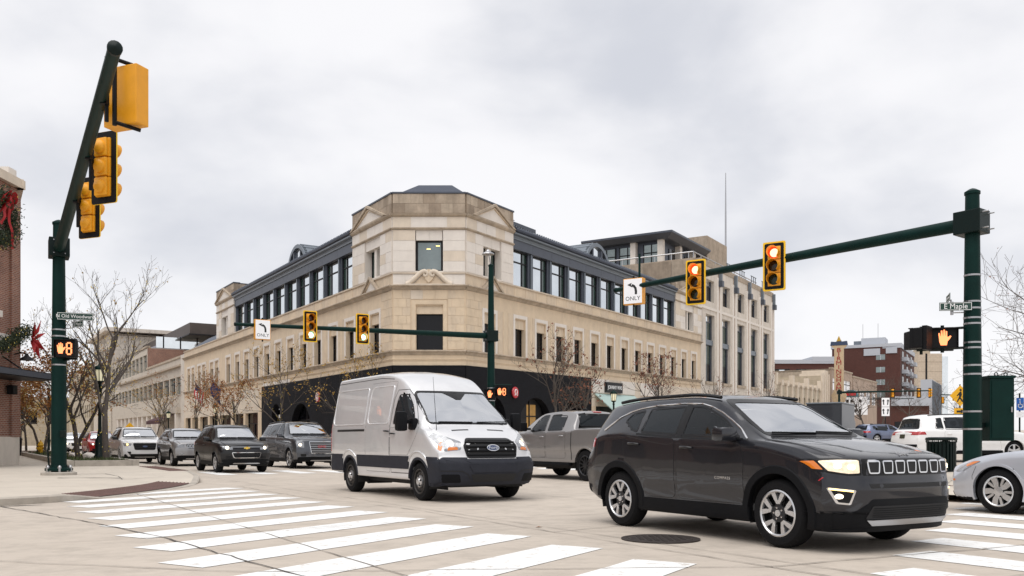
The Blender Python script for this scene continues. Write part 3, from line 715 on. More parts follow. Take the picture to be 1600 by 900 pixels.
# joints and sealed cracks
def crack(name, pts, w, mt='sealant', dz=.009, par=ROAD, jit=.02, seed=1):
    rnd = random.Random(seed); pp = [Vector(p) for p in pts]; d = []
    for i in range(len(pp)-1):
        n = max(2, int((pp[i+1]-pp[i]).length/.25))
        for j in range(n): d.append(pp[i].lerp(pp[i+1], j/n)+Vector((rnd.uniform(-jit, jit), rnd.uniform(-jit, jit))))
    d.append(pp[-1]); ws = [w*rnd.uniform(.35, 1.3) for _ in d]; k = len(d); m = MB()
    A = []; B = []
    for i, p in enumerate(d):
        t = (d[min(i+1, k-1)]-d[max(i-1, 0)]).normalized(); nn = Vector((-t.y, t.x)); A.append(p+nn*ws[i]/2); B.append(p-nn*ws[i]/2)
    m.add([(p.x, p.y, gz(p.x, p.y)+dz) for p in A+B], [(k+i, k+i+1, i+1, i) for i in range(k-1)]); return m.build(name, mt, par)
crack('sealed_joint', [(-8.6, 14.6), (-7.4, 13.4), (-5.1, 11.1), (-3.93, 9.8), (-1.69, 7.0), (.3, 4.6)], .026, seed=3)
crack('expansion_joint', [(-1.77, 14.1), (.48, 10.35), (2.2, 7.5), (4, 4.5)], .018, 'joint', seed=4)
crack('expansion_joint', [(-6.6, 21), (-3.9, 16.6), (-1.77, 14.1)], .016, 'joint', seed=5)
crack('expansion_joint', [(.48, 10.35), (2.0, 11.6), (5, 14.2), (8, 16.6)], .014, 'joint', seed=6)
crack('expansion_joint', [(2.2, 7.5), (3.6, 8.2), (6, 9.4), (9, 11)], .018, 'joint', seed=7)
crack('expansion_joint', [(-3.93, 9.8), (-1.0, 12.0)], .012, 'joint', seed=9)
crack('expansion_joint', [(-9, 9.4), (-5.2, 8.0), (-2.2, 7.2), (2.2, 7.5)], .014, 'joint', seed=10)
crack('sealed_joint', [(-7.3, 15.1), (-6.2, 16.3), (-5.7, 17.0)], .03, seed=11)
crack('gutter_stain', [(-9.3, 13.75), (-8.5, 14.35), (-7.9, 14.75)], .10, dz=.008, seed=12)
for i in range(5): p = st(9.75+3.55*(i % 3), 12); crack('expansion_joint', [st([6.2, 9.75, 13.3, 3.0, 16][i], 3), st([6.2, 9.75, 13.3, 3.0, 16][i], 60)], .014, 'joint', jit=.008, seed=20+i)
for i, t in enumerate((23.5, 17, 10.5, 4)): crack('expansion_joint', [st(-4, t), st(17, t-.4)], .012, 'joint', jit=.006, seed=30+i)
# pavement joints
for i, pts in enumerate([[(-16.5, 21.5), (-11.6, 20.3), (-9.6, 21.6), (-9.3, 23.4)], [(-9.6, 21.6), (-10.6, 23.6), (-11.8, 25.4), (-12.8, 26.0)], [(-14, 16.5), (-10.0, 17.9), (-8.9, 18.6)], [(-11.8, 12.5), (-10.4, 16.0)], [(-20, 28), (-15, 27.2), (-11.6, 28.2)], [(-15.5, 24), (-15.0, 27.2), (-14.6, 31)]]):
    crack('pavement_joint', pts, .02 if i != 1 else .03, 'joint' if i not in (1,) else 'sealant', .136, SW_L, jit=.006, seed=40+i)
crack('drain_grate', [(-11.6, 22.4), (-10.4, 22.5), (-9.9, 22.3)], .14, 'manhole', .137, SW_L, jit=.03, seed=50)
for i in range(7): a = cw-D1*(2+3*i)+N2*.2; crack('pavement_joint', [a, a+D2*14], .015, 'joint', .136, SW_R, jit=.004, seed=60+i)
# manhole
mh = thing('manhole_cover', 'round dark iron manhole cover in the road before the dark SUV', 'manhole', (1.63, 9.62, 0))
part('ring', 'manhole', mh, lambda m: m.lathe([(.43, 0), (.43, .010), (.365, .010), (.36, .006)], 40, cap=False), 40); cv = part('cover', 'manhole', mh, lambda m: m.lathe([(.355, 0), (.355, .010), (.001, .011)], 40, cap=False), 40)
m = MB()
for i in range(-4, 5):
    for j in range(-4, 5):
        if i*i+j*j < 17: m.cbox((i*.075, j*.075, .013), (.045, .045, .006))
m.build('grip_stud', 'manhole', cv, kind='stuff')
mh.location.z = .004
# fallen leaves on the road
lf = thing('fallen_leaf', 'tiny brown fallen leaf on the road left of the manhole', 'leaf', (.33, 10.9, .006)); part('blade', 'leaf_orange', lf, lambda m: m.add([(-.04, 0, 0), (0, -.025, .012), (.05, 0, .004), (0, .028, .010)], [(0, 1, 2), (0, 2, 3)]))
# ------------------------------------------------------------------ facade helpers
class Fac:
    def __init__(s, o, d, out, k=0): s.o = Vector(o); s.d = Vector(d); s.n = Vector(out); s.k = k
    def __call__(s, a, d, z): p = s.o+s.d*a+s.n*d; return Vector((p.x, p.y, z+s.k*a))
    def spx(s, px):             # where a sight line through picture column px meets the facade
        a = (px-800)/1370; return (a*s.o.y-s.o.x)/(s.d.x-a*s.d.y)
def fbox(m, F, s0, s1, d0, d1, z0, z1):
    return m.add([F(a, d, z) for z in (z0, z1) for a, d in ((s0, d0), (s1, d0), (s1, d1), (s0, d1))], [(0, 3, 2, 1), (4, 5, 6, 7), (0, 1, 5, 4), (1, 2, 6, 5), (2, 3, 7, 6), (3, 0, 4, 7)])
def fprism(m, F, poly, d0, d1):   # polygon in (s, z)
    k = len(poly); tri = tessellate_polygon([[Vector((p[0], p[1], 0)) for p in poly]])
    m.add([F(p[0], d1, p[1]) for p in poly]+[F(p[0], d0, p[1]) for p in poly], [t for t in tri]+[tuple(k+i for i in reversed(t)) for t in tri]+[(i, (i+1) % k, k+(i+1) % k, k+i) for i in range(k)]); return m
def fwall(F, name, mt, par, outline, holes, d=0, depth=.35):
    m = MB(); loops = [outline]+holes; flat = [p for l in loops for p in l]
    tri = tessellate_polygon([[Vector((p[0], p[1], 0)) for p in l] for l in loops])
    m.add([F(p[0], d, p[1]) for p in flat], [t for t in tri]); b = len(m.v)
    for l in loops:
        k = len(l); m.add([F(p[0], d, p[1]) for p in l]+[F(p[0], d-depth, p[1]) for p in l], [(i, (i+1) % k, k+(i+1) % k, k+i) for i in range(k)])
    return m.build(name, mt, par, True)
def rect(s0, s1, z0, z1): return [(s0, z0), (s1, z0), (s1, z1), (s0, z1)]
def arch(s0, s1, z0, z1, n=10):
    r = (s1-s0)/2; c = (s0+s1)/2; h = z1-r
    return [(s0, z0), (s1, z0)]+[(c+r*math.cos(math.pi*i/n), h+r*math.sin(math.pi*i/n)) for i in range(n+1)]
def fpart(name, mt, par, F, *boxes, smooth=None):
    m = MB()
    for b in boxes: fbox(m, F, *b)
    return m.build(name, mt, par, True, smooth)
def mould(F, name, mt, par, s0, s1, prof, e0=0, e1=0):
    """Moulding: profile of (d, z) points swept from s0 to s1; e0/e1 widen the ends with d (mitres)."""
    m = MB(); k = len(prof)
    m.add([F(s0-e0*d, d, z) for d, z in prof]+[F(s1+e1*d, d, z) for d, z in prof], [(i, i+1, k+i+1, k+i) for i in range(k-1)]+[tuple(range(k)), tuple(range(2*k-1, k-1, -1))])
    return m.build(name, mt, par, True)
def blocks(F, par, s0, s1, z0, z1, rows, cols, d0, d1, mats, seed=0, gap=.012, stag=True):
    rnd = random.Random(seed); h = (z1-z0)/rows; w = (s1-s0)/cols
    for r in range(rows):
        e = [s0]+[s0+w*(c+(.5 if stag and r % 2 else 0)) for c in range(0 if stag and r % 2 else 1, cols)]+[s1]
        for i in range(len(e)-1):
            m = MB(); fbox(m, F, e[i]+gap/2, e[i+1]-gap/2, d0, d1+rnd.uniform(-.004, .004), z0+r*h+gap/2, z0+(r+1)*h-gap/2)
            m.build('stone_block', rnd.choice(mats), par, True)
# ------------------------------------------------------------------ corner building
mat('metal_lavender', (.42, .42, .47), .35, metal=.5, var=.1, vs=2)
CB = thing('corner_building', 'three-storey limestone corner building with dark metal top floor and angled corner tower', 'building', (-4.7, 50, .1))
FL = Fac((-6.79, 50), D1, -N1, .004); FR = Fac((-2.66, 50), D2, N2, .0178); FC = Fac((-6.79, 50), (1, 0), (0, -1), 0)
CW = 4.13
Z_B, Z_S0, Z_S1, Z_W0, Z_W1, Z_W2, Z_C0, Z_C1, Z_P = 5.39, 5.68, 6.22, 6.27, 8.02, 8.60, 9.70, 9.97, 10.68
# two storeys of stone: openings
wl = [1.92+.0]+[5.85+2.97*k for k in range(10)]+[35.7]+[40.0, 42.0, 45.3, 47.3, 50.2, 52.2]
wl = [(a, a+1.35) for a in wl]; LE = 55.2
wr = [(2.0, 3.2)]+[(5.55+2.72*k, 6.82+2.72*k) for k in range(13)]; RE = 40.8
wc = [(1.32, 2.85)]
def storey(F, wins, e, big=False, skip=0):
    z1, z2 = (8.34, 8.82) if big else (Z_W1, Z_W2)
    fwall(F, 'wall', 'stone_warm', CB, rect(0, e, Z_B, Z_C0+.1), [rect(a, b, Z_W0, z2) for a, b in wins], 0, .5)
    for i, (a, b) in enumerate(wins):
        w = fpart('window', 'window_dark', CB, F, (a, b, -.36, -.32, Z_W0, z1))
        fpart('frame', 'black_metal', w, F, (a, a+.06, -.32, -.27, Z_W0, z1), (b-.06, b, -.32, -.27, Z_W0, z1), (a+.06, b-.06, -.32, -.27, z1-.06, z1), (a+.06, b-.06, -.32, -.27, Z_W0, Z_W0+.05), *([] if big else [(a+.06, b-.06, -.32, -.28, (Z_W0+z1)/2-.02, (Z_W0+z1)/2+.02)]))
        fpart('lintel_panel', 'stone_panel', CB, F, (a, b, -.5, -.10, z1, z2))
        fpart('window_sill', 'stone_trim', CB, F, (a-.05, b+.05, -.3, .05, Z_W0-.06, Z_W0+.002))
        # raised architrave each side and over the opening
        fpart('architrave', 'stone_pale' if not big else 'stone_warm', CB, F, (a-.24, a-.03, 0, .035, Z_W0, z2+.28), (b+.03, b+.24, 0, .035, Z_W0, z2+.28), (a-.03, b+.03, 0, .034, z2+.06, z2+.28))
    for (a, b), (a2, b2) in zip(wins[:-1], wins[1:]):
        g0, g1 = b+.30, a2-.30
        if g1-g0 > .5 and g1-g0 < 2:      # fluted pier between windows
            n = 3; w = (g1-g0)/n
            for k in range(n): fpart('pier_stone', 'stone_warm' if k % 2 else 'stone_panel', CB, F, (g0+k*w+.02, g0+(k+1)*w-.02, 0, .022, Z_W0, z2+.28))
storey(FL, wl, LE); storey(FR, wr, RE); storey(FC, wc, CW, True)
# chamfer and tower corner ashlar on the middle storey
for s0, s1, sd in ((.06, 1.0, 1), (3.13, 4.07, 2)): blocks(FC, CB, s0, s1, Z_W0+.02, Z_C0-.02, 7, 2, 0, .03, ['stone_warm', 'stone_warm', 'stone_panel'], sd)
blocks(FL, CB, .06, 1.6, Z_W0+.02, Z_C0-.02, 7, 2, 0, .03, ['stone_warm', 'stone_warm', 'stone_panel'], 3); blocks(FR, CB, .06, 1.7, Z_W0+.02, Z_C0-.02, 7, 2, 0, .03, ['stone_warm', 'stone_warm', 'stone_panel'], 4)
blocks(FC, CB, 1.0, 3.13, 9.16, Z_C0-.02, 1, 3, 0, .03, ['stone_warm', 'stone_block'], 5, stag=False)
TN = .27    # mitre of the tower corners
def prof(z0, z1, d): h = z1-z0; return [(-.1, z0), (.03, z0), (d*.35, z0+h*.25), (d*.5, z0+h*.5), (d, z0+h*.72), (d, z1-.03), (d-.04, z1), (-.1, z1)]
for F, e, a0, a1 in ((FL, LE, TN, 0), (FC, CW, TN, TN), (FR, RE, TN, 0)):
    mould(F, 'sill_course', 'stone_trim', CB, 0, e, prof(5.98, 6.25, .20), a0, a1); mould(F, 'string_course', 'stone_warm', CB, 0, e, prof(5.66, 5.76, .06), a0, a1)
    mould(F, 'cornice', 'stone_trim', CB, 0, e, prof(Z_C0, Z_C1, .30), a0, a1)
    fpart('parapet', 'stone_panel' if F is not FC else 'stone_pale', CB, F, (0, e, -.4, .02, Z_C1, Z_P-.06)); mould(F, 'coping', 'stone_block', CB, 0, e, [(-.4, Z_P-.08), (.10, Z_P-.08), (.12, Z_P), (-.4, Z_P+.02)], a0, a1)
# parapet stones alternate carved and plain
for F, s, e in ((FR, 5.4, 33.5), (FL, 6.0, 34.0)):
    n = 20
    for k in range(n):
        a = s+(e-s)*k/n; fpart('parapet_panel', 'stone_panel' if k % 2 else 'stone_warm', CB, F, (a+.02, a+(e-s)/n-.02, .02, .035, Z_C1+.03, Z_P-.10))
blocks(FC, CB, .02, CW-.02, Z_C1+.02, Z_P-.1, 1, 6, .02, .05, ['stone_pale'], 6, stag=False)
# ---- tower / pavilion upper stage
def pediment(F, a, b, z0, z1, d, par=CB, fill='stone_pale', t=.14):
    c = (a+b)/2; m = MB(); fprism(m, F, [(a, z0), (b, z0), (c, z1)], d, d+.05); p = m.build('pediment', fill, par, True)
    h = z1-z0; w = (b-a)/2; L = math.hypot(h, w); k = t*L/w
    for sg, (x0, x1) in ((1, (a, c)), (-1, (b, c))):
        m = MB(); fprism(m, F, [(x0-sg*t*1.6, z0), (x0+sg*t*.6, z0), (x1, z1-k*.6), (x1, z1+k*.4)], d, d+.22); m.build('raking_cornice', 'stone_trim', p, True)
        m = MB(); fprism(m, F, [(x0+sg*t*1.5, z0+.04), (x0+sg*t*2.1, z0+.04), (x1, z1-k*1.55), (x1, z1-k*1.1)], d, d+.13); m.build('raking_fillet', 'stone_panel', p, True)
    fpart('pediment_base', 'stone_trim', p, F, (a-.15, b+.15, d, d+.16, z0-.07, z0+.03))
def pairwin(F, a, b, z0, z1, d, par=CB):
    c = (a+b)/2
    for s0, s1 in ((a, c-.16), (c+.16, b)):
        w = fpart('window', 'window_green', par, F, (s0, s1, d-.5, d-.46, z0, z1)); fpart('frame', 'black_metal', w, F, (s0, s0+.05, d-.46, d-.42, z0, z1), (s1-.05, s1, d-.46, d-.42, z0, z1), (s0+.05, s1-.05, d-.46, d-.42, z1-.06, z1))
    fpart('mullion_pier', 'stone_pale', par, F, (c-.16, c+.16, d-.46, d-.2, z0, z1))
def stage(F, s0, s1, win, kind, d=.08, dirty='stone_dirty', e0=0, e1=0):
    z0, z1 = Z_P, 13.10; a, b = win; hz = 12.52
    fwall(F, 'tower_wall', 'stone_pale', CB, rect(s0, s1, z0, z1), [rect(a, b, z0+.08, z1-.02)], d, .45)
    if kind == 'pair': pairwin(F, a+.1, b-.1, z0+.08, hz, d)
    else:
        w = fpart('window', 'window_mid', CB, F, (a+.05, b-.05, d-.30, d-.26, z0+.1, hz)); fpart('frame', 'black_metal', w, F, (a+.05, a+.13, d-.26, d-.20, z0+.1, hz), (b-.13, b-.05, d-.26, d-.20, z0+.1, hz), (a+.13, b-.13, d-.26, d-.20, hz-.09, hz), (a+.13, b-.13, d-.26, d-.20, z0+.1, z0+.16))
        for q, (x, z) in enumerate(((b-.42, hz-.30), (b-.95, hz-.48))): fpart('ceiling_light', 'lamp_warm', w, F, (x, x+.22, d-.258, d-.256, z, z+.04))
    fpart('lintel_stone', 'stone_pale', CB, F, (a+.04, (a+b)/2-.005, d-.45, d-.06, hz, z1-.03), ((a+b)/2+.005, b-.04, d-.45, d-.06, hz, z1-.03))
    for x0, x1 in ((s0, a), (b, s1)):
        if x1-x0 > .25: blocks(F, CB, x0+.01, x1-.01, z0+.04, z1-.02, 4, 1 if x1-x0 < 1.6 else 2, d, d+.025, ['stone_pale', 'stone_pale', 'stone_block'], int(x0*7+z0), stag=False)
    mould(F, 'tower_string', 'stone_trim', CB, s0, s1, [(d-.2, z1), (d+.03, z1), (d+.12, z1+.06), (d+.12, z1+.11), (d-.2, z1+.12)], e0, e1)
    fpart('frieze', 'stone_pale', CB, F, (s0, s1, d-.4, d+.01, z1+.12, 13.84)); blocks(F, CB, s0+.01, s1-.01, z1+.14, 13.83, 1, max(2, round((s1-s0)/1.1)), d+.01, d+.03, ['stone_pale', 'stone_block'], int(s0*5+9), stag=False)
    mould(F, 'tower_cornice', 'stone_trim', CB, s0, s1, [(d-.2, 13.84), (d+.05, 13.84), (d+.16, 13.92), (d+.2, 14.0), (d-.2, 14.04)], e0, e1)
    fpart('tower_parapet', dirty, CB, F, (s0, s1, d-.5, d, 14.04, 15.16)); blocks(F, CB, s0+.01, s1-.01, 14.05, 15.15, 2, max(3, round((s1-s0)/.75)), d, d+.03, [dirty, dirty, 'stone_dirty2', 'stone_dirty2', 'stone_trim'], int(s0*3+2))
    fpart('parapet_cap', 'metal_blue', CB, F, (s0-.03, s1+.03, d-.55, d+.07, 15.16, 15.25))
mat('stone_dirty2', (.40, .325, .25), .9, var=.28, vs=1.6, bump=.2, bs=20, stain=.4)
stage(FL, .0, 5.87, (1.62, 3.9), 'pair', e0=TN); stage(FC, .0, CW, (1.28, 2.86), 'one', e0=TN, e1=TN); stage(FR, .0, 5.18, (1.75, 3.75), 'pair', e0=TN)
stage(FL, 34.1, 40.4, (36.2, 38.6), 'pair'); stage(FR, 33.7, 40.8, (36.2, 38.5), 'pair')
pediment(FL, .75, 5.6, 14.05, 15.1, .10); pediment(FR, .65, 4.95, 14.05, 15.1, .10); pediment(FL, 34.6, 40.2, 14.05, 15.1, .10); pediment(FR, 34.2, 40.4, 14.05, 15.1, .10)
pediment(FL, 1.85, 4.0, Z_C1, 10.80, .06, t=.10); pediment(FR, 1.75, 3.7, Z_C1, 10.80, .06, t=.10)
# swan-neck scroll over the middle window
m = MB(); sc = []
for sg in (1, -1):
    pts = [(2.065+sg*(1.30-1.06*t), 9.99+.72*(t*t*(3-2*t))+.02) for t in [i/12 for i in range(13)]]
    cx, cz = pts[-1][0]-sg*.02, pts[-1][1]-.17
    pts += [(cx+sg*(.17*(1-i/14))*math.cos(math.pi/2+i*.5)*-1*0+(.17*(1-i/15))*math.sin(i*.52)*-sg, cz+.17*(1-i/15)*math.cos(i*.52)) for i in range(1, 13)]
    m.tube([FC(s, .16, z) for s, z in pts], [.13]*13+[.115-.006*i for i in range(12)], 8)
sw = m.build('scroll', 'stone_block', CB, True, smooth=60)
m = MB(); fprism(m, FC, [(1.15, 9.99), (2.98, 9.99), (2.35, 10.58), (1.78, 10.58)], .03, .10); m.build('scroll_field', 'stone_panel', sw, True)
m = MB(); fprism(m, FC, [(1.80, 10.52), (1.84, 10.30), (2.065, 10.06), (2.29, 10.30), (2.33, 10.52), (2.065, 10.60)], .10, .2); m.build('scroll_shield', 'stone_panel', sw, True)
m = MB(); fprism(m, FC, rect(1.96, 2.17, 10.55, 10.84), .06, .2); m.build('scroll_finial', 'stone_panel', sw, True)
fpart('ledge', 'stone_block', sw, FC, (.75, 3.38, .02, .3, 9.94, 10.0))
# tower roof
m = MB(); m.add([(-7.2, 50.9, 15.2), (-2.3, 50.9, 15.2), (.2, 56.2, 15.2), (-9.6, 56.2, 15.2), (-5.6, 52.6, 16.42), (-3.6, 52.6, 16.42), (-3.2, 55.4, 16.42), (-6.2, 55.4, 16.42)], [(0, 1, 5, 4), (1, 2, 6, 5), (2, 3, 7, 6), (3, 0, 4, 7), (4, 5, 6, 7)]); m.build('tower_roof', 'roof_metal', CB, True)
# ---- metal and glass top floor with roof
def topfloor(F, s0, s1, n, name_k):
    p = (s1-s0)/n; pw = .66; zt = 12.98
    fpart('inner_wall', 'dark_void', CB, F, (s0, s1, -.75, -.70, Z_P, zt))
    for k in range(n+1):
        c = s0+p*k; a, b = (max(s0, c-pw/2), min(s1, c+pw/2)); mp_ = fpart('metal_pier', 'metal_blue', CB, F, (a, b, -.7, -.16, Z_P+.02, zt)); fpart('pier_fin', 'metal_blue_light', mp_, F, (c-.07 if k else a, c+.07 if k < n else b, -.16, -.06, Z_P+.02, zt))
    for k in range(n):
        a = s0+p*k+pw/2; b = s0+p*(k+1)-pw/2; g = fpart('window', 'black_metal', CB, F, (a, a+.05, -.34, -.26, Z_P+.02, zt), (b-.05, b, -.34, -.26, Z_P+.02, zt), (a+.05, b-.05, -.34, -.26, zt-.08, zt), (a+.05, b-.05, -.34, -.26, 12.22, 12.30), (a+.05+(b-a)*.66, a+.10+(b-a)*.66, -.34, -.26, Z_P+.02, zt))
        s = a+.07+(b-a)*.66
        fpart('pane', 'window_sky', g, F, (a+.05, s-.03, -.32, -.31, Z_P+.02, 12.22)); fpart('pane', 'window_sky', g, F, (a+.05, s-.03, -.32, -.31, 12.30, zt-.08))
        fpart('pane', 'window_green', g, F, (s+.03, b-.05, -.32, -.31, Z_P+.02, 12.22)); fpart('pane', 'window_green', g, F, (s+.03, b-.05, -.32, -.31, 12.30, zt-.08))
    for k in range(n): fpart('fascia_panel', 'metal_blue', CB, F, (s0+p*k+.008, s0+p*(k+1)-.008, -.7, .02, zt, 13.56))
    mould(F, 'eave_gutter', 'metal_blue_light', CB, s0, s1, [(-.5, 13.56), (.08, 13.56), (.10, 13.64), (.02, 13.70), (.05, 13.78), (.24, 13.84), (.26, 13.93), (-.5, 13.95)])
    mould(F, 'roof_edge', 'roof_metal', CB, s0, s1, [(-.6, 13.95), (.20, 13.95), (.34, 14.02), (.36, 14.14), (.30, 14.20), (-.6, 14.22)])
    rf = mould(F, 'roof', 'roof_metal', CB, s0, s1, [(-.7, 14.2), (.30, 14.2), (-1.75, 15.0), (-1.85, 15.02), (-3.6, 15.62), (-7, 15.7), (-7, 14.2)])
    mould(F, 'roof_flashing', 'metal_blue_light', rf, s0, s1, [(-1.70, 14.99), (-1.72, 15.06), (-1.95, 15.10), (-1.9, 15.0)])
    for k in range(int((s1-s0)/.6)): a = s0+.3+k*.6; m = MB(); fbox(m, F, a, a+.04, 0, 0, 0, 0); m = MB(); m.add([F(a, .30, 14.21), F(a+.04, .30, 14.21), F(a+.04, -1.7, 14.99), F(a, -1.7, 14.99), F(a+.02, .28, 14.26), F(a+.02, -1.7, 15.04)], [(0, 4, 5, 3), (4, 1, 2, 5), (0, 1, 4), (3, 5, 2)]); m.build('roof_seam', 'roof_metal', rf, True)
    m = MB()
    for k in range(int((s1-s0)/.30)): a = s0+.15+k*.30; fbox(m, F, a, a+.12, .0, .04, 14.35, 14.43); fbox(m, F, a+.05, a+.09, -.22, -.18, 14.44, 14.52)
    m.build('snow_guard', 'metal_blue_light', rf, True, kind='stuff')
topfloor(FL, 5.87, 34.1, 10, 0); topfloor(FR, 5.18, 33.7, 11, 1)
def dormer(F, c, w=3.8, h=1.12):
    r = (w/2)**2/(2*h)+h/2; zc = 14.3+h-r; a0 = math.asin(min(1, w/2/r)); n = 14
    arc = [(c+r*math.sin(-a0+2*a0*i/n), zc+r*math.cos(-a0+2*a0*i/n)) for i in range(n+1)]; r2 = r-.26; inn = [(c+(p[0]-c)*r2/r, zc+(p[1]-zc)*r2/r) for p in arc]
    m = MB(); P = arc+list(reversed(inn)); k = len(P); m.add([F(p[0], .02, p[1]) for p in P]+[F(p[0], -.25, p[1]) for p in P], [(i, i+1, k-2-i, k-1-i) for i in range(n)]+[(i, (i+1) % k, k+(i+1) % k, k+i) for i in range(k)]); o = m.build('dormer', 'metal_blue_light', CB, True)
    m = MB(); m.add([F(p[0], -.05, p[1]) for p in arc]+[F(p[0], -2.6, p[1]) for p in arc], [(i, i+1, n+2+i, n+1+i) for i in range(n)]); m.build('dormer_roof', 'metal_blue_light', o, True, smooth=30)
    for i in range(1, n, 2): m = MB(); m.add([F(arc[i][0]-.03, -.05, arc[i][1]), F(arc[i][0], -.05, arc[i][1]+.06), F(arc[i][0]+.03, -.05, arc[i][1]), F(arc[i][0]-.03, -2.4, arc[i][1]), F(arc[i][0], -2.4, arc[i][1]+.06), F(arc[i][0]+.03, -2.4, arc[i][1])], [(0, 1, 4, 3), (1, 2, 5, 4)]); m.build('dormer_seam', 'metal_blue_light', o, True)
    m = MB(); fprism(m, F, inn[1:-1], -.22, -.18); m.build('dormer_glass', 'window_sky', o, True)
    for x in (-.75, .75): fpart('dormer_mullion', 'metal_blue', o, F, (c+x-.09, c+x+.09, -.18, -.02, 14.2, zc+math.sqrt(r2*r2-x*x)))
    fpart('dormer_side', 'dark_void', o, F, (c-w/2+.3, c-.75, -.176, -.17, 14.25, 14.75), (c+.9, c+w/2-.3, -.176, -.17, 14.25, 14.75))
dormer(FL, 17.0); dormer(FR, 17.6)
# ---- black brick shop front on the corner, with arches
bl, brr = 25.6, 16.4
hl = [arch(13.6, 18.2, .2, 3.75), arch(20.6, 22.9, .2, 3.9), arch(4.3, 8.9, .2, 3.75)]; hr = [arch(5.8, 10.4, .2, 3.75), arch(11.6, 15.6, .2, 3.75), arch(1.2, 4.4, .2, 3.75)]
def shop_arch(F, h, deco=None):
    s0, s1 = h[0][0], h[1][0]; w = fpart('shop_window', 'window_dark', CB, F, (s0-.1, s1+.1, -.55, -.5, 0, 4.0)); c = (s0+s1)/2
    fpart('shop_frame', 'black_metal', w, F, (c-.05, c+.05, -.5, -.42, .3, 3.6), (s0, s1, -.5, -.42, 2.5, 2.58)); return w
for F, e, hs in ((FL, bl, hl), (FR, brr, hr)):
    fwall(F, 'black_brick_wall', 'brick_black', CB, rect(0, e, -.3, Z_B), hs, .06, .5)
    for h in hs: shop_arch(F, h)
fwall(FC, 'black_brick_wall', 'brick_black', CB, rect(0, CW, -.3, Z_B), [arch(.9, 3.2, .2, 3.6)], .06, .5); shop_arch(FC, arch(.9, 3.2, .2, 3.6))
wd = fpart('shop_display', 'lamp_shop', CB, FR, (6.1, 8.3, -.49, -.485, 1.2, 3.0)) if False else None
mat('shop_glow', (.25, .14, .04), .6, emit=(1, .55, .15), es=.12, var=.6, vs=2.5)
fpart('lit_display', 'shop_glow', CB, FR, (6.2, 9.0, -.495, -.48, 1.0, 3.3)); fpart('lit_display', 'shop_glow', CB, FL, (15.0, 15.35, -.495, -.48, .8, 3.0))
# lattice window on the left arch
m = MB()
for i in range(9):
    for j in range(5):
        if (i+j) % 2 == 0: fbox(m, FL, 20.75+j*.42, 20.75+j*.42+.34, -.49, -.47, .9+i*.32, .9+i*.32+.24)
m.build('white_lattice', 'sign_white', CB, True, kind='stuff')
fpart('pier_stone', 'stone_warm', CB, FL, (bl, bl+.7, -.3, .08, -.3, Z_B)); fpart('white_band', 'stone_pale', CB, FL, (12.2, bl, .02, .10, 4.95, 5.37)) if False else None
# ---- stone shop fronts beyond the black one
def shops(F, s0, s1, bays, zt=3.35):
    fpart('shop_fascia', 'stone_block', CB, F, (s0, s1, -.3, .02, zt, Z_B)); n = len(bays)
    for k, (a, b, kind) in enumerate(bays):
        w = fpart('shop_window', 'window_dark', CB, F, (a, b, -.35, -.3, .3, zt)); fpart('shop_frame', 'black_metal', w, F, (a, a+.08, -.3, -.24, .3, zt), (b-.08, b, -.3, -.24, .3, zt), (a+.08, b-.08, -.3, -.24, 2.4, 2.48), ((a+b)/2-.04, (a+b)/2+.04, -.3, -.24, .3, 2.4))
        fpart('shop_base', 'stone_trim', CB, F, (a, b, -.32, -.05, -.3, .45))
        if kind: m = MB(); k = len(prof(0, 1, .1)); mould(F, 'awning', kind, CB, a-.1, b+.1, [(0, zt+.25), (1.3, zt-.75), (1.3, zt-.98), (1.26, zt-.98), (1.26, zt-.78), (0, zt+.18)])
        n1 = bays[k+1][0] if False else None
    e = [s0]+[x for a, b, _ in bays for x in (a, b)]+[s1]
    for i in range(0, len(e), 2):
        if e[i+1]-e[i] > .05: fpart('shop_pier', 'stone_warm', CB, F, (e[i], e[i+1], -.3, .03, -.3, zt))
mat('awning_mint', (.42, .55, .52), .7); mat('awning_dark', (.012, .012, .014), .6); mat('awning_maroon', (.05, .008, .014), .7)
shops(FL, bl+.7, LE, [(26.8, 30.6, None), (31.2, 34.6, None), (35.4, 39.4, None), (40.2, 43.4, None), (44.2, 47.6, None), (48.4, 51.2, None), (51.9, 54.4, None)])
shops(FR, brr, RE, [(17.2, 24.2, None), (25.3, 31.2, None), (32.2, 39.9, 'awning_dark')])
mould(FR, 'awning', 'awning_mint', CB, 17.0, 24.4, [(0.02, 4.30), (1.5, 3.05), (1.5, 2.8), (1.46, 2.8), (1.46, 3.0), (0.02, 4.22)])
# pale replaced fascia stones
for F, a, b in ((FR, 16.6, 19.4), (FR, 21.6, 24.4), (FR, 25.6, 29.6), (FL, 18.5, 25.5)): fpart('fascia_stone', 'stone_pale', CB, F, (a, b, .02 if F is FR else .0, .09 if F is FR else .03, 4.35 if F is FR else 5.40, 5.36 if F is FR else 5.65))
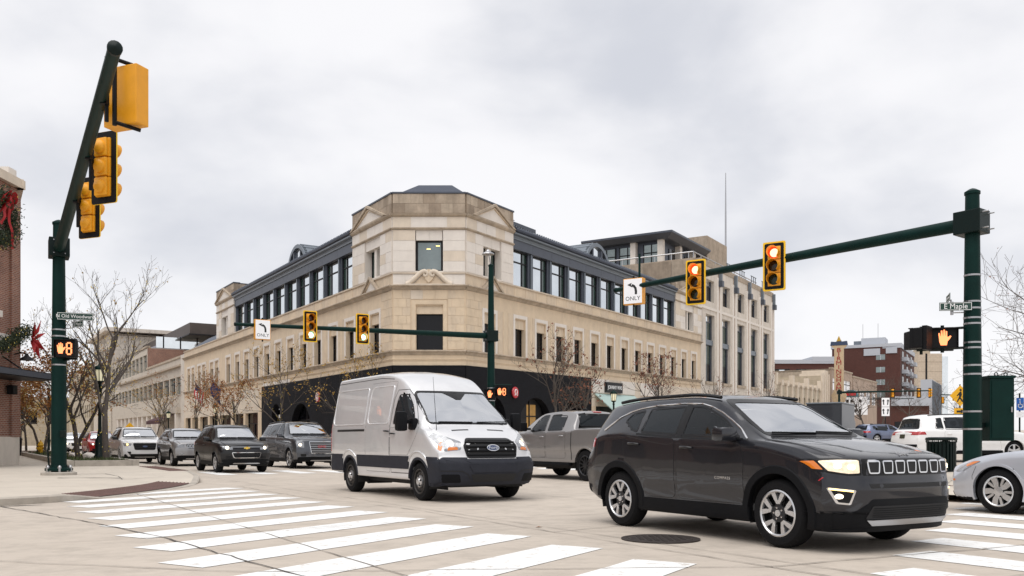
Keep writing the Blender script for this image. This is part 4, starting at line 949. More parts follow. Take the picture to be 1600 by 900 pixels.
# solid core so nothing shows through
m = MB(); P = [FL(0, -.8, 0), FC(CW, -.8, 0), FR(RE, -.8, 0), FR(RE, -16, 0), FL(LE, -16, 0), FL(LE, -.8, 0)]
k = len(P); m.add([(p.x, p.y, -.5) for p in P]+[(p.x, p.y, 10.6) for p in P], [(i, (i+1) % k, k+(i+1) % k, k+i) for i in range(k)]+[tuple(range(k, 2*k))]); m.build('core', 'dark_void', CB, True)
m = MB(); P = [FL(.6, -.8, 0), FC(CW-.4, -.8, 0), FR(RE-.4, -.8, 0), FR(RE-.4, -12, 0), FL(40.1, -12, 0), FL(40.1, -.8, 0)]
m.add([(p.x, p.y, 10.6) for p in P]+[(p.x, p.y, 14.15) for p in P], [(i, (i+1) % k, k+(i+1) % k, k+i) for i in range(k)]+[tuple(range(k, 2*k))]); m.build('core', 'dark_void', CB, True)
fpart('pavilion_return', 'stone_dirty2', CB, FL, (34.1, 34.3, -6, -.3, 10.6, 15.16), (40.2, 40.4, -6, -.3, 10.6, 15.16)); fpart('pavilion_return', 'stone_dirty2', CB, FR, (33.7, 33.9, -5, -.3, 10.6, 15.16))
fpart('pavilion_roof', 'roof_metal', CB, FL, (34.1, 40.4, -6, -.3, 15.1, 15.2)); fpart('tower_return', 'stone_dirty2', CB, FL, (5.6, 5.87, -4, -.3, 13, 15.16)); fpart('tower_return', 'stone_dirty2', CB, FR, (4.9, 5.18, -4, -.3, 13, 15.16))
mould(FL, 'shed_roof', 'metal_lavender', CB, 40.5, 58, [(-.5, 10.6), (-3.4, 12.6), (-3.5, 10.6)])
for i in range(18): a = 40.9+i; m = MB(); m.add([FL(a, -.48, 10.64), FL(a+.12, -.48, 10.64), FL(a+.12, -3.38, 12.64), FL(a, -3.38, 12.64), FL(a+.06, -.46, 10.72), FL(a+.06, -3.38, 12.72)], [(0, 4, 5, 3), (4, 1, 2, 5)]); m.build('shed_roof_seam', 'metal_blue', CB, True)
# stair house seen over the right-hand roof
rp_ = fpart('roof_house', 'stone_warm', CB, FR, (12.4, 19.2, -13, -6.5, 14.5, 17.3)); fpart('roof_house_cap', 'metal_blue', rp_, FR, (12.2, 19.4, -13.2, -6.3, 17.3, 17.55)); fpart('roof_vent', 'stone_pale', rp_, FR, (15.3, 15.6, -7.2, -6.9, 17.55, 18.5))
# ---- signs on the corner building
def disc_sign(F, s, z, d, label):
    t = thing('hanging_sign', label, 'sign', F(s, d, z)); u = Vector((*F.d, 0)); Mx = frame((0, 0, 0), u if F is FR else -u, (0, 0, 1)); Mx = frame((0, 0, 0), Vector((F.n.y, -F.n.x, 0))*-1 if F is FR else Vector((F.n.y, -F.n.x, 0))*-1, (0, 0, 1))
    part('disc', 'badge_red', t, lambda m: m.lathe([(.34, -.05), (.36, 0), (.34, .05), (.001, .055)], 24, Mx, cap=False), 40)
    part('rim', 'letter_white', t, lambda m: m.lathe([(.30, .052), (.27, .058), (.25, .052)], 24, Mx, cap=False)) if F is FL else None
    # white horseshoe mark with turned-out feet
    pts = [(-.16, -.17), (-.09, -.16), (-.08, -.10), (-.14, .02), (-.12, .13), (0, .19), (.12, .13), (.14, .02), (.08, -.10), (.09, -.16), (.16, -.17)]
    part('emblem', 'letter_white', t, lambda m: m.tube([Mx @ Vector((x, y, .065)) for x, y in pts], .035, 6))
    part('bracket', 'black_metal', t, lambda m: m.tube([Vector((-F.n.x*d*.98, -F.n.y*d*.98, 0)), (0, 0, 0)], .02, 6)); return t
disc_sign(FL, 12.0, 4.05, .16, 'round red shop sign with white mark on the left black wall'); disc_sign(FR, 5.3, 4.0, .16, 'round red shop sign with white mark above the van bonnet')
js = thing('shop_sign', 'black box sign with pale capital letters above the mint awning', 'sign', FR(20.1, .12, 4.75)); Mx = Matrix.Translation(-Vector(FR(20.1, .12, 4.75)))
def fb(m, *b): fbox(m, FR, *b); m.v = [tuple(Mx @ Vector(v)) for v in m.v]
part('sign_box', 'black_metal', js, lambda m: fb(m, 18.65, 21.55, .09, .26, 4.47, 5.12)); part('sign_border', 'letter_black', js, lambda m: fb(m, 18.55, 21.65, .09, .22, 4.40, 5.19))
text('JOHNNY WAS', .40, 'letter_white', js, Mx @ frame(FR(20.1, .27, 4.79), (D2.x, D2.y, .0178), (0, 0, 1)), .01, sx=1.02)
# ------------------------------------------------------------------ tall neighbour on the right street
NB = thing('neighbour_building', 'pale stone building with tall window strips beside the corner building', 'building', FR(54, 0, .9))
a0, a1 = 40.85, 68.0; zt = 18.1; pitch = 5.3; w0 = 42.35
wins = [(w0+pitch*k, w0+pitch*k+2.75) for k in range(5)]
fwall(FR, 'wall', 'stone_grey', NB, rect(a0, a1, -1.0, zt), [rect(a, b, 6.2, 12.9) for a, b in wins]+[rect(a+.15, b-.1, 14.2, 16.35) for a, b in wins], 0, .55)
for k, (a, b) in enumerate(wins):
    w = fpart('window', 'metal_blue', NB, FR, (a, a+.35, -.5, -.3, 6.2, 12.9), (b-.35, b, -.5, -.3, 6.2, 12.9), (a+.35, b-.35, -.5, -.32, 9.85, 10.45), (a+.35, b-.35, -.5, -.34, 12.15, 12.25))
    fpart('spandrel', 'metal_blue_light', w, FR, (a+.05, b-.05, -.3, -.16, 9.9, 10.4))
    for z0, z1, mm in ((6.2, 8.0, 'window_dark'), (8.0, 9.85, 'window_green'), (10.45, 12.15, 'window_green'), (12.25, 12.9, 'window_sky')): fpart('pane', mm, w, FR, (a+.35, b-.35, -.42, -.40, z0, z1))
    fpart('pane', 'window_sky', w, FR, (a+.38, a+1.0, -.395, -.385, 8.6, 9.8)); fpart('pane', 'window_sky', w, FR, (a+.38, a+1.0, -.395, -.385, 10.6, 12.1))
    fpart('window_sill', 'stone_trim', NB, FR, (a-.2, b+.2, -.3, .16, 5.95, 6.2))
    u = fpart('upper_window', 'metal_blue', NB, FR, (a+.15, a+.3, -.5, -.35, 14.2, 16.35), (b-.25, b-.1, -.5, -.35, 14.2, 16.35), (a+.3, b-.25, -.5, -.35, 15.75, 15.85)); fpart('pane', 'window_dark', u, FR, (a+.3, b-.25, -.46, -.44, 14.2, 15.75)); fpart('pane', 'window_sky', u, FR, (a+.3, b-.25, -.46, -.44, 15.85, 16.35))
mat('pilaster_brown', (.42, .32, .25), .85, var=.25, vs=1, vscale=(1, 1, .2))
for k in range(5):
    c = w0+pitch*k+2.75+(pitch-2.75)/2; fpart('pilaster', 'stone_pale', NB, FR, (c-.75, c-.2, 0, .10, 0, 16.9), (c+.2, c+.75, 0, .10, 0, 16.9)); fpart('pilaster_groove', 'pilaster_brown', NB, FR, (c-.2, c+.2, 0, .05, 0, 17.6))
    l = fpart('wall_lamp', 'metal_blue_light', NB, FR, (c-.16, c+.16, .06, .38, 16.6, 17.9)); fpart('lamp_bowl', 'metal_blue', l, FR, (c-.3, c+.3, .05, .5, 16.0, 16.6))
fpart('parapet', 'stone_dirty2', NB, FR, (a0, a1, -.5, .06, zt-.5, zt+.02)); fpart('side_wall', 'stone_grey', NB, FR, (a0, a0+.5, -22, 0, 10, zt)); fpart('far_wall', 'stone_grey', NB, FR, (a1-.4, a1, -22, -.5, -1, zt)); fpart('roof', 'stone_trim', NB, FR, (a0, a1, -22, -.4, zt-.4, zt-.3)); fpart('band', 'stone_pale', NB, FR, (a0, a1, 0, .08, 13.35, 13.6)); fpart('back_fill', 'dark_void', NB, FR, (a0+.5, a1-.5, -.7, -.6, -1, zt-.4))
for i in range(7): fpart('parapet_block', 'stone_dirty' if i % 2 else 'stone_dirty2', NB, FR, (a0-.06, a0, -3*i-2.95, -3*i, 14.2, zt+.03))
fpart('side_cornice', 'stone_trim', NB, FR, (a0-.2, a0-.05, -21, .1, 15.0, 15.25))
for i in range(4): s = 50+4.6*i; m = MB(); [m.tube([FR(s+dx, -.2, zt), FR(s+dx, -.2, zt+.9)], .05, 5) for dx in (0, .8, 1.6)]; m.tube([FR(s-.3, -.2, zt+.9), FR(s+1.9, -.2, zt+.9)], .05, 5); m.build('roof_bracket', 'metal_blue_light', NB, True)
# penthouse with deep eaves
PH = lambda *b: b
ph = fpart('penthouse_wall', 'metal_blue', NB, FR, (46.6, 57.0, -14, -6.2, zt-.3, 22.3)); m = MB()
m.add([FR(45, -4.5, 22.2), FR(57.6, -4.5, 22.2), FR(57.6, -15, 22.2), FR(45, -15, 22.2), FR(45.7, -5.2, 21.55), FR(57.6, -5.2, 21.55), FR(57.6, -15, 21.55), FR(45.7, -15, 21.55), FR(45, -4.5, 22.0), FR(57.6, -4.5, 22.0), FR(45, -15, 22.0), FR(57.6, -15, 22.0)], [(0, 1, 2, 3), (8, 4, 5, 9), (8, 10, 7, 4), (4, 7, 6, 5), (0, 8, 9, 1), (0, 3, 10, 8)]); m.build('penthouse_roof', 'metal_blue', NB, True)
for a, b in ((-8.2, -6.5), (-11, -9.2), (-13.6, -11.6)):
    m = MB(); fbox(m, FR, 46.5, 46.6, a, b, zt, 21.2); w = m.build('penthouse_window', 'window_mid', NB, True); fpart('frame', 'black_metal', w, FR, (46.44, 46.5, a, b, 20.3, 20.4), (46.44, 46.5, (a+b)/2-.05, (a+b)/2+.05, zt, 21.2), (46.44, 46.5, a-.08, a, zt, 21.3), (46.44, 46.5, b, b+.08, zt, 21.3))
for a in (48.5, 51, 53.5): fpart('penthouse_window', 'window_dark', NB, FR, (a, a+1.6, -6.2, -6.1, zt, 21.0))
for (s, d) in ((46.0, -9.0), (46.0, -5.9), (50.5, -5.6), (55, -5.6)): fpart('penthouse_column', 'stone_pale', NB, FR, (s, s+.6, d-.6, d, zt-.3, 21.9))
m = MB(); [m.tube([FR(43.0, -2-1.8*i, zt-.1), FR(43.0, -2-1.8*i, zt+1.15)], .05, 5) for i in range(8)]; m.tube([FR(43.0, -1.5, zt+1.15), FR(43.0, -15.5, zt+1.15)], .07, 6); m.tube([FR(43.0, -1.5, zt+1.15), FR(66, -1.5, zt+1.15)], .06, 6); [m.tube([FR(43+2.3*i, -1.5, zt-.1), FR(43+2.3*i, -1.5, zt+1.15)], .05, 5) for i in range(10)]; m.build('terrace_railing', 'steel', NB, True)
fpart('terrace_wall', 'stone_dirty2', NB, FR, (42.0, 42.6, -17, -1, zt-.4, zt+.35)); fpart('tower_block', 'stone_dirty2', NB, FR, (57.8, 65.4, -10.5, -5, zt-.4, 24.0)); fpart('tower_block_stone', 'stone_dirty', NB, FR, (57.74, 57.8, -10.4, -5.1, 20, 22.6), (58.2, 65.0, -5, -4.95, 19, 21))
an = thing('roof_aerial', 'tall thin white mast standing on the neighbouring roof', 'antenna', FR(66.2, -5.4, 18.8)); part('mast', 'steel', an, lambda m: m.tube([(0, 0, 0), (0, 0, 9), (0, 0, 14.6)], [.13, .11, .05], 6)); part('bracket', 'steel', an, lambda m: (m.cbox((-.5, -.2, 5.2), (1.0, .3, .5)), m.cbox((-.5, -.2, 2.6), (1.0, .3, .5))))
# ------------------------------------------------------------------ simple street block: walls with window openings and panes
def block(name, label, F, s0, s1, dep, z1, wm, rows, ncol, z0=-1, d=0, wmt='window_dark', wfrac=.55, roofm='stone_trim', cap=None, side=None, group=None, fm='black_metal'):
    t = thing(name, label, 'building', F((s0+s1)/2, d, .5), 0, group); p = (s1-s0)/ncol; holes = []
    for (b0, b1) in rows: holes += [rect(s0+p*k+p*(1-wfrac)/2, s0+p*(k+1)-p*(1-wfrac)/2, b0, b1) for k in range(ncol)]
    fwall(F, 'wall', wm, t, rect(s0, s1, z0, z1), holes, d, .3)
    for h in holes:
        a, b, c0_, c1_ = h[0][0], h[1][0], h[0][1], h[2][1]; w = fpart('window', wmt, t, F, (a, b, d-.28, d-.24, c0_, c1_)); fpart('frame', fm, w, F, (a, b, d-.24, d-.18, c0_+(c1_-c0_)*.62, c0_+(c1_-c0_)*.68), ((a+b)/2-.06, (a+b)/2+.06, d-.24, d-.18, c0_, c1_))
    fpart('side_wall', side or wm, t, F, (s0, s0+.3, d-dep, d-.31, z0, z1), (s1-.3, s1, d-dep, d-.31, z0, z1)); fpart('roof', roofm, t, F, (s0, s1, d-dep, d-.31, z1-.3, z1-.05)); fpart('parapet_cap', cap or roofm, t, F, (s0-.1, s1+.1, d-.4, d+.12, z1, z1+.25)); fpart('back_wall', side or wm, t, F, (s0, s1, d-dep-.3, d-dep, z0, z1)); fpart('inner_dark', 'dark_void', t, F, (s0+.3, s1-.3, d-.7, d-.6, z0, z1-.4)); return t
# left street: long low building with window strips and an arcade
mat('stone_left', (.55, .49, .415), .85, var=.10, vs=1.2, stain=.2); mat('roof_brown', (.075, .058, .05), .6, var=.2, vs=1); mat('roof_brown_light', (.20, .165, .145), .6, var=.2, vs=1)
b1 = block('arcade_building', 'low pale building with a strip of windows over an arcade, left street', FL, 57.6, 80, 18, 10.3, 'stone_left', [(6.2, 8.2)], 6, d=-.3, wmt='window_mid', wfrac=.86)
fpart('end_pier', 'stone_grey', b1, FL, (55.3, 57.6, -3, -.1, -1, 10.5)); fpart('shadow_line', 'stone_trim', b1, FL, (57.6, 104, -.3, .06, 9.3, 9.5))
for k in range(13): fpart('arcade_column', 'stone_pale', b1, FL, (58+3.6*k, 58.7+3.6*k, -.3, .35, -.5, 4.0))
fpart('arcade_beam', 'stone_left', b1, FL, (57.6, 104, -.3, .4, 4.0, 4.6)); fpart('arcade_shadow', 'window_dark', b1, FL, (57.7, 104, -1.0, -.32, -.5, 4.0)) if False else None
b2 = block('stepped_building', 'three-storey building with glazed roof beyond the low arcade building', FL, 80, 112, 18, 13.3, 'stone_left', [(6.2, 8.2), (10.2, 12.4)], 10, d=-.32, wmt='window_mid', wfrac=.82)
fpart('brick_end', 'brick_red', b2, FL, (79.8, 80.1, -12, -.4, 10.3, 13.2)); mould(FL, 'glazed_roof', 'metal_lavender', b2, 80.2, 112, [(-.6, 13.3), (-5, 15.2), (-5.1, 13.3)]); fpart('roof_window', 'window_sky', b2, FL, (80.1, 80.25, -12, -1.5, 13.4, 14.9))
for i in range(5): fpart('glazing_bar', 'black_metal', b2, FL, (80.0, 80.1, -2.5-2.2*i, -2.35-2.2*i, 13.4, 15.0))
fpart('brown_roof', 'roof_brown', b2, FL, (76, 112, -22, -5, 15.1, 16.6)); fpart('brown_roof_edge', 'black_metal', b2, FL, (75.7, 112, -22.2, -4.8, 14.95, 15.1)); fpart('brown_roof', 'roof_brown_light', b2, FL, (64, 76, -26, -10, 14.3, 15.9)); fpart('brick_infill', 'brick_red', b2, FL, (66, 76, -24, -11, 12, 14.3))
block('flat_roof_block', 'cream flat-roofed block rising behind the brown roof, left street', FL, 84, 150, 20, 19.8, 'stone_pale', [], 1, d=-30)
bb = block('beige_office', 'beige office block with a deep flat roof far down the left street', FL, 112.5, 135, 24, 18.5, 'stone_left', [(6, 8.5), (10, 12.5), (14.5, 16.5)], 8, d=-.2, wmt='window_green', wfrac=.6); fpart('roof_slab', 'stone_grey', bb, FL, (111.5, 136, -25, .9, 18.8, 19.4))
block('old_brick_block', 'old brown brick block at the far end of the left street', FL, 136.5, 175, 20, 15, 'slab_beige', [(5, 7.5), (10, 12.5)], 12, d=.2, wfrac=.45)
block('far_tan_block', 'tan block closing the far left street behind the trees', Fac(st(4, 230), N1, -D1), -60, 30, 20, 11, 'slab_beige', [(5, 8)], 20, wfrac=.5)
block('far_left_terrace', 'row of low brick shops along the left pavement behind the trees', Fac(st(.5, 62), D1, N1), 0, 110, 20, 9, 'brick_red', [(5, 7.5)], 26, wfrac=.45)
# right street: theatre, blade sign and the blocks behind
th = block('theatre_building', 'ornate cream theatre front next to the tall vertical sign', FR, 68.2, 95, 20, 7.0, 'slab_beige', [(3.9, 5.6)], 9, wfrac=.62, fm='stone_trim')
for i in range(10): fpart('parapet_ornament', 'stone_block', th, FR, (68.6+2.9*i, 69.5+2.9*i, -.3, .25, 6.9, 7.6 if i % 3 else 8.4)); fpart('pilaster', 'stone_block', th, FR, (68.4+2.95*i, 68.9+2.95*i, 0, .2, 0, 6.9))
for i in range(4): fpart('tower_rib', 'stone_block', th, FR, (95.2+1.5*i, 96.2+1.5*i, -3, .4, -1, 9.6+(.5 if i in (1, 2) else 0)))
fpart('ribbed_tower', 'slab_beige', th, FR, (95, 101, -8, .1, -1, 9.2))
sg = thing('blade_sign', 'tall cream vertical sign with red letters on the theatre', 'sign', FR(101.5, 1.6, 0)); sg.location.z = 1.6; sg.scale = (.80, .80, .80); xa = Vector((*N2, 0)); 
mat('sign_cream', (.50, .38, .24), .6, var=.1, vs=1); mat('sign_navy', (.03, .05, .10), .5); mat('letter_red', (.30, .02, .02), .5); mat('sign_teal', (.06, .16, .2), .5)
Ms = frame((0, 0, 0), xa, (0, 0, 1))
part('panel', 'sign_cream', sg, lambda m: m.prism([(-.85, 9.2), (-1.4, 8.2), (-1.1, 7.0), (.0, 6.4), (1.1, 7.0), (1.4, 8.2), (.85, 9.2), (.85, 17.3), (1.35, 17.7), (1.35, 18.1), (-1.35, 18.1), (-1.35, 17.7), (-.85, 17.3)], -.3, .3, Ms))
part('crest', 'sign_navy', sg, lambda m: m.prism([(-1.6, 17.9), (1.6, 17.9), (1.45, 18.7), (.5, 18.6), (0, 19.5), (-.5, 18.6), (-1.45, 18.7)], -.36, .36, Ms)); part('crest_trim', 'badge_gold', sg, lambda m: m.prism([(-.4, 18.7), (.4, 18.7), (0, 19.7)], -.40, .40, Ms))
for i, ch in enumerate('BIRMINGHAM'): text(ch, 1.12, 'letter_red', sg, Ms @ Matrix.Translation((0, 16.95-.83*i, .32)), .04, sx=1.3)
mq = thing('marquee', 'white theatre marquee board with black lettering under a teal frame', 'sign', FR(103.5, 3, 3.5)); part('board', 'sign_white', mq, lambda m: m.prism([(-2.4, -.2), (2.4, -.2), (2.4, 2.6), (-2.4, 2.6)], -.3, .3, Ms)); part('frame', 'sign_teal', mq, lambda m: (m.prism([(-1.2, 2.6), (1.2, 2.6), (.9, 3.3), (.4, 3.7), (-.4, 3.7), (-.9, 3.3)], -.35, .35, Ms))); part('frame_emblem', 'badge_red', mq, lambda m: m.prism([(-.8, 2.8), (.8, 2.8), (.8, 3.5), (-.8, 3.5)], .35, .4, Ms))
for r in range(3): part('letter_row', 'letter_black', mq, lambda m: [m.prism([(-1.9+.62*i, .25+.75*r), (-1.5+.62*i, .25+.75*r), (-1.5+.62*i, .7+.75*r), (-1.9+.62*i, .7+.75*r)], .3, .33, Ms) for i in range(6) if (i+r) % 3])
block('tan_block', 'plain tan block behind the vertical sign', FR, 104, 122, 22, 10.7, 'pilaster_brown', [(7.4, 9.3)], 2, wmt='sign_white', wfrac=.8, side='stone_trim'); block('tan_block', 'lower tan block right of the vertical sign with white window panels', FR, 123, 150, 22, 10.2, 'pilaster_brown', [(5.6, 8.0)], 4, wmt='sign_white', wfrac=.85, side='stone_trim')
# brown brick apartment tower
AT = thing('apartment_tower', 'dark red brick apartment tower with white balconies and rooftop plant room', 'building', (96, 232, 3)); z_b = 3
def X_(px, y): return (px-800)/1370*y
ax0, ax1 = X_(1300, 236), X_(1407, 228); FA = Fac((ax0, 236), Vector((ax1-ax0, -8)).normalized(), Vector((-8, -(ax1-ax0))).normalized()); aw = math.hypot(ax1-ax0, 8); FB = Fac(FA(aw, 0, 0).xy, D2, N2); zt_ = 26.6
fpart('wall', 'brick_brown', AT, FA, (0, aw, -14, 0, 0, zt_-.8)); fpart('wall', 'brick_brown', AT, FB, (0, 30, -14, -.02, 0, zt_-1.2))
mat('trim_pale', (.42, .44, .48), .6)
fpart('roof_band', 'trim_pale', AT, FA, (-.3, aw+.3, -14, .2, zt_-.8, zt_)); fpart('roof_band', 'trim_pale', AT, FB, (-.2, 30, -14, .2, zt_-1.25, zt_-.05)); fpart('roof_band', 'trim_pale', AT, FA, (8, 12, -1, .25, zt_-3, zt_-1.2)); fpart('roof_band', 'trim_pale', AT, FA, (aw-3.5, aw-.8, -1, .25, zt_-2.6, zt_-1.2))
fpart('plant_room', 'trim_pale', AT, FA, (7, 13, -10, -3, zt_, zt_+2.0)); fpart('plant_room', 'metal_blue_light', AT, FA, (5.0, 7, -9, -4, zt_, zt_+1.4)); m = MB(); [m.tube([FA(s, -5, zt_+2), FA(s, -5, zt_+6)], .06, 4) for s in (7.2, 11)]; m.build('roof_antenna', 'steel', AT, True)
for k in range(6):
    z = zt_-3.4-3.3*k; w = fpart('window', 'window_mid', AT, FA, (11.0, 13.2, -.05, .03, z-.8, z+.6)); fpart('window_frame', 'trim_pale', w, FA, (12.0, 12.2, .03, .06, z-.8, z+.6))
    for q in range(3): bcy = fpart('balcony', 'trim_pale', AT, FB, (2.5+9*q, 6.5+9*q, .0, 1.4, z-1.1, z-.1)); fpart('balcony_door', 'window_dark', bcy, FB, (3+9*q, 6+9*q, .0, .05, z-.1, z+1.5))
lw = thing('apartment_wing', 'lower dark brick apartment wing with balconies behind the theatre', 'building', (65, 222, 3)); FW = Fac((X_(1205, 226), 226), (1, 0), (0, -1)); ww = X_(1306, 226)-X_(1205, 226)
fpart('wall', 'brick_brown', lw, FW, (0, ww, -12, 0, 0, 21)); fpart('roof_band', 'trim_pale', lw, FW, (-.2, ww, -12, .3, 21, 22)); fpart('roof_step', 'trim_pale', lw, FW, (10.5, ww, -12, .35, 21.5, 22.8))
for k in range(2):
    for q in range(3): z = 17.2-3.4*k; w = fpart('balcony_recess', 'window_dark', lw, FW, (.8+5.6*q, 4.8+5.6*q, 0, .06, z-.2, z+2.4)); fpart('balcony_rail', 'metal_blue_light', w, FW, (.7+5.6*q, 4.9+5.6*q, .06, .5, z-.3, z+.8)); fpart('door_glass', 'window_sky', w, FW, (2.0+5.6*q, 3.4+5.6*q, .06, .1, z+.2, z+2.2))
bt = thing('office_tower', 'beige panelled office tower right of the brick apartments', 'building', (140, 300, 3)); FT = Fac((X_(1435, 300), 300), (1, 0), (0, -1)); bw = X_(1481, 300)-X_(1435, 300)
fpart('wall', 'panel_joint', bt, FT, (0, bw-2, -12, 0, 0, 31)); fpart('glass_edge', 'window_sky', bt, FT, (bw-2, bw, -12, .1, 0, 30)); fpart('dark_strip', 'black_metal', bt, FT, (2.4, 3.0, 0, .1, 4, 31)); fpart('roof_box', 'slab_beige', bt, FT, (.5, 5, -8, -2, 31, 32.5))
for k in range(8): fpart('floor_line', 'stone_trim', bt, FT, (0, bw-2, 0, .05, 5+3.3*k, 5.15+3.3*k))
wh = thing('ribbed_building', 'white ribbed-metal block below the beige tower', 'building', (X_(1455, 210), 210, 3)); FH = Fac((X_(1456, 212), 212), D2, N2); fpart('wall', 'trim_pale', wh, FH, (0, 26, -2.5, 0, 0, 16)); 
for i in range(12): fpart('rib', 'metal_blue_light', wh, FH, (1+2*i, 1.3+2*i, 0, .15, 4, 15.8))
fpart('ground_floor', 'window_dark', wh, FH, (0, 26, 0, .12, 0, 4))
lb = thing('brick_shop', 'low dark brick shop with a pale canopy band below the apartments', 'building', (X_(1425, 185), 185, 3)); FS = Fac((X_(1392, 188), 188), (1, 0), (0, -1)); sw_ = X_(1452, 188)-X_(1392, 188); fpart('wall', 'brick_brown', lb, FS, (0, sw_, -10, 0, 0, 9.5)); fpart('canopy_band', 'trim_pale', lb, FS, (0, sw_, 0, .6, 8.6, 10.6)); fpart('shop_window', 'window_dark', lb, FS, (.8, sw_-.8, 0, .1, 2.8, 5.2)); text('PIZZERIA', .9, 'letter_white', lb, Matrix.Translation(-Vector(lb.location)) @ frame(FS(sw_/2, .12, 6.2), (1, 0, 0), (0, 0, 1)), .02) if False else None
# ------------------------------------------------------------------ red brick building at the left edge
BX, BY = -19.75, 35.0
BB = thing('brick_building', 'red brick corner building with stone trim and wreaths, cut by left edge', 'building', (BX, BY, .13)); FX = Fac((BX, BY), (0, -1), (1, 0)); FM = Fac((BX, BY), D1, N1); FO = Fac((BX, BY-7.5), -D2, Vector((.858, -.5135)));  # FO side lies out of view, extended to darken the reflections in the cars
for F, e, hol in ((FX, 7.5, [(1.35, 4.9)]), (FM, 22, [(3, 5), (8, 10), (13, 15)]), (FO, 42, [(2+4*k, 4.4+4*k) for k in range(9)])):
    up = [rect(a, b, 6.1, 8.95) for a, b in hol]; lo = [rect(a, b, .4, 3.3) for a, b in hol]
    fwall(F, 'wall', 'brick_red', BB, rect(0, e, 1.25, 11.15), [[(p[0], max(p[1], 1.3)) for p in r] for r in lo]+up, 0, .3)
    fpart('stone_base', 'stone_grey', BB, F, (-.06, e, -.3, .06, -.2, 1.25)); fpart('coping', 'stone_block', BB, F, (-.2, e, -.4, .22, 11.15, 11.5)); fpart('brick_band', 'brick_red', BB, F, (-.08, e, 0, .10, 10.3, 10.75)); fpart('stone_band', 'stone_pale', BB, F, (-.05, e, 0, .07, 4.85, 5.25)); fpart('corner_pier', 'brick_red', BB, F, (-.06, .55, 0, .10, 1.25, 10.3))
    for a, b in hol:
        w = fpart('window', 'window_dark', BB, F, (a, b, -.28, -.24, 6.1, 8.95)); fpart('frame', 'black_metal', w, F, (a, a+.08, -.24, -.16, 6.1, 8.95), (b-.08, b, -.24, -.16, 6.1, 8.95), (a, b, -.24, -.17, 7.5, 7.58)); fpart('window_sill', 'stone_pale', BB, F, (a-.15, b+.15, -.1, .12, 5.85, 6.1)); fpart('keystone', 'stone_pale', BB, F, (a-.35, a-.02, 0, .1, 8.75, 9.25)); fpart('shop_window', 'window_dark', BB, F, (a, b, -.28, -.24, 1.3, 3.3))
fpart('roof_block', 'stone_pale', BB, FX, (.05, .6, -.5, .0, 11.5, 11.85)); 
m = MB(); P = [(BX-.3, BY-.1), (BX-.3, BY-7.4), tuple(FO(42, -.3, 0).xy), (-70, 10), tuple(FM(22, -.3, 0).xy)]; k = len(P); m.add([(x, y, -.2) for x, y in P]+[(x, y, 11) for x, y in P], [(i, (i+1) % k, k+(i+1) % k, k+i) for i in range(k)]+[tuple(range(k, 2*k))]); m.build('core', 'dark_void', BB, True)
cp = thing('shop_canopy', 'flat dark metal canopy projecting from the brick building', 'canopy', (BX, BY-2.6, 3.6)); part('slab', 'black_metal', cp, lambda m: m.bbox((-.1, -3, -.14), (1.62, 2.4, .14), .02)); part('edge_trim', 'metal_blue', cp, lambda m: m.box((1.62, -3, -.10), (1.66, 2.4, .10))); part('tie_rod', 'black_metal', cp, lambda m: m.tube([(.02, 1.6, .75), (.9, 1.6, .15)], .03, 6))
wl_ = thing('wall_lamp', 'small black gooseneck lamp above the dark canopy', 'lamp', (BX+.1, BY-.4, 4.3)); part('arm', 'black_metal', wl_, lambda m: m.tube([(0, 0, .2), (.3, 0, .28), (.5, 0, .2)], .025, 6)); part('shade', 'black_metal', wl_, lambda m: m.lathe([(.26, -.02), (.22, .06), (.08, .16), (.05, .24)], 12, Matrix.Translation((.5, 0, -.02))))
# pier lantern box
part('junction_box', 'black_metal', BB, lambda m: m.box((BX+.1, BY-.9, 2.9), (BX+.35, BY-.6, 3.25)), world=True)
# wreath, garland and bows
def fluff(m, path, r, n, seed, leaf=.13):
    rnd = random.Random(seed)
    for i in range(n):
        p = Vector(path[rnd.randrange(len(path))])+Vector((rnd.gauss(0, r*.5), rnd.gauss(0, r*.5), rnd.gauss(0, r*.5))); d = Vector((rnd.gauss(0, 1), rnd.gauss(0, 1), rnd.gauss(0, 1))).normalized()*leaf; s = d.orthogonal().normalized()*leaf*.22; m.add([p-d*.5-s, p-d*.5+s, p+d*.5], [(0, 1, 2)])
wz = 9.55; wy = BY-1.75
wr_ = thing('wreath', 'dark pine wreath high on the brick wall, cut by the left edge', 'wreath', (BX+.2, wy, wz)); ring = [Vector((.12, .85*math.cos(a), .85*math.sin(a))) for a in [i*math.pi/20 for i in range(40)]]
part('needles', 'pine', wr_, lambda m: fluff(m, ring, .34, 2600, 1)); part('light_string', 'light_bulb', wr_, lambda m: fluff(m, ring, .42, 130, 2, .07))
wb = thing('red_bow', 'red ribbon bow with long tails on the upper wreath', 'bow', (BX+.40, wy+.25, wz+.75)); wb.scale = (.7, .7, .9)
def ribbon_strip(m, pts, w, wv):
    k = len(pts); m.add([Vector(p)+Vector(wv)*w*s for p in pts for s in (-.5, .5)], [(2*i, 2*i+1, 2*i+3, 2*i+2) for i in range(k-1)])
for sg in (1, -1):
    lp = [(.10+.16*math.sin(a), sg*(.30-.30*math.cos(a)), .10+.26*math.sin(a)*(1 if a < math.pi else .6)-.12*(1-math.cos(a))) for a in [i*2*math.pi/14 for i in range(15)]]
    part('loop', 'red_cloth', wb, lambda m: ribbon_strip(m, lp, .42, (.9, 0, .45)), 60)
    l2 = [(.05+.12*math.sin(a), sg*(.20-.20*math.cos(a)), -.05+.2*math.sin(a)-.22*(1-math.cos(a))) for a in [i*2*math.pi/12 for i in range(13)]]
    part('loop', 'red_cloth', wb, lambda m: ribbon_strip(m, l2, .34, (.8, 0, .6)), 60)
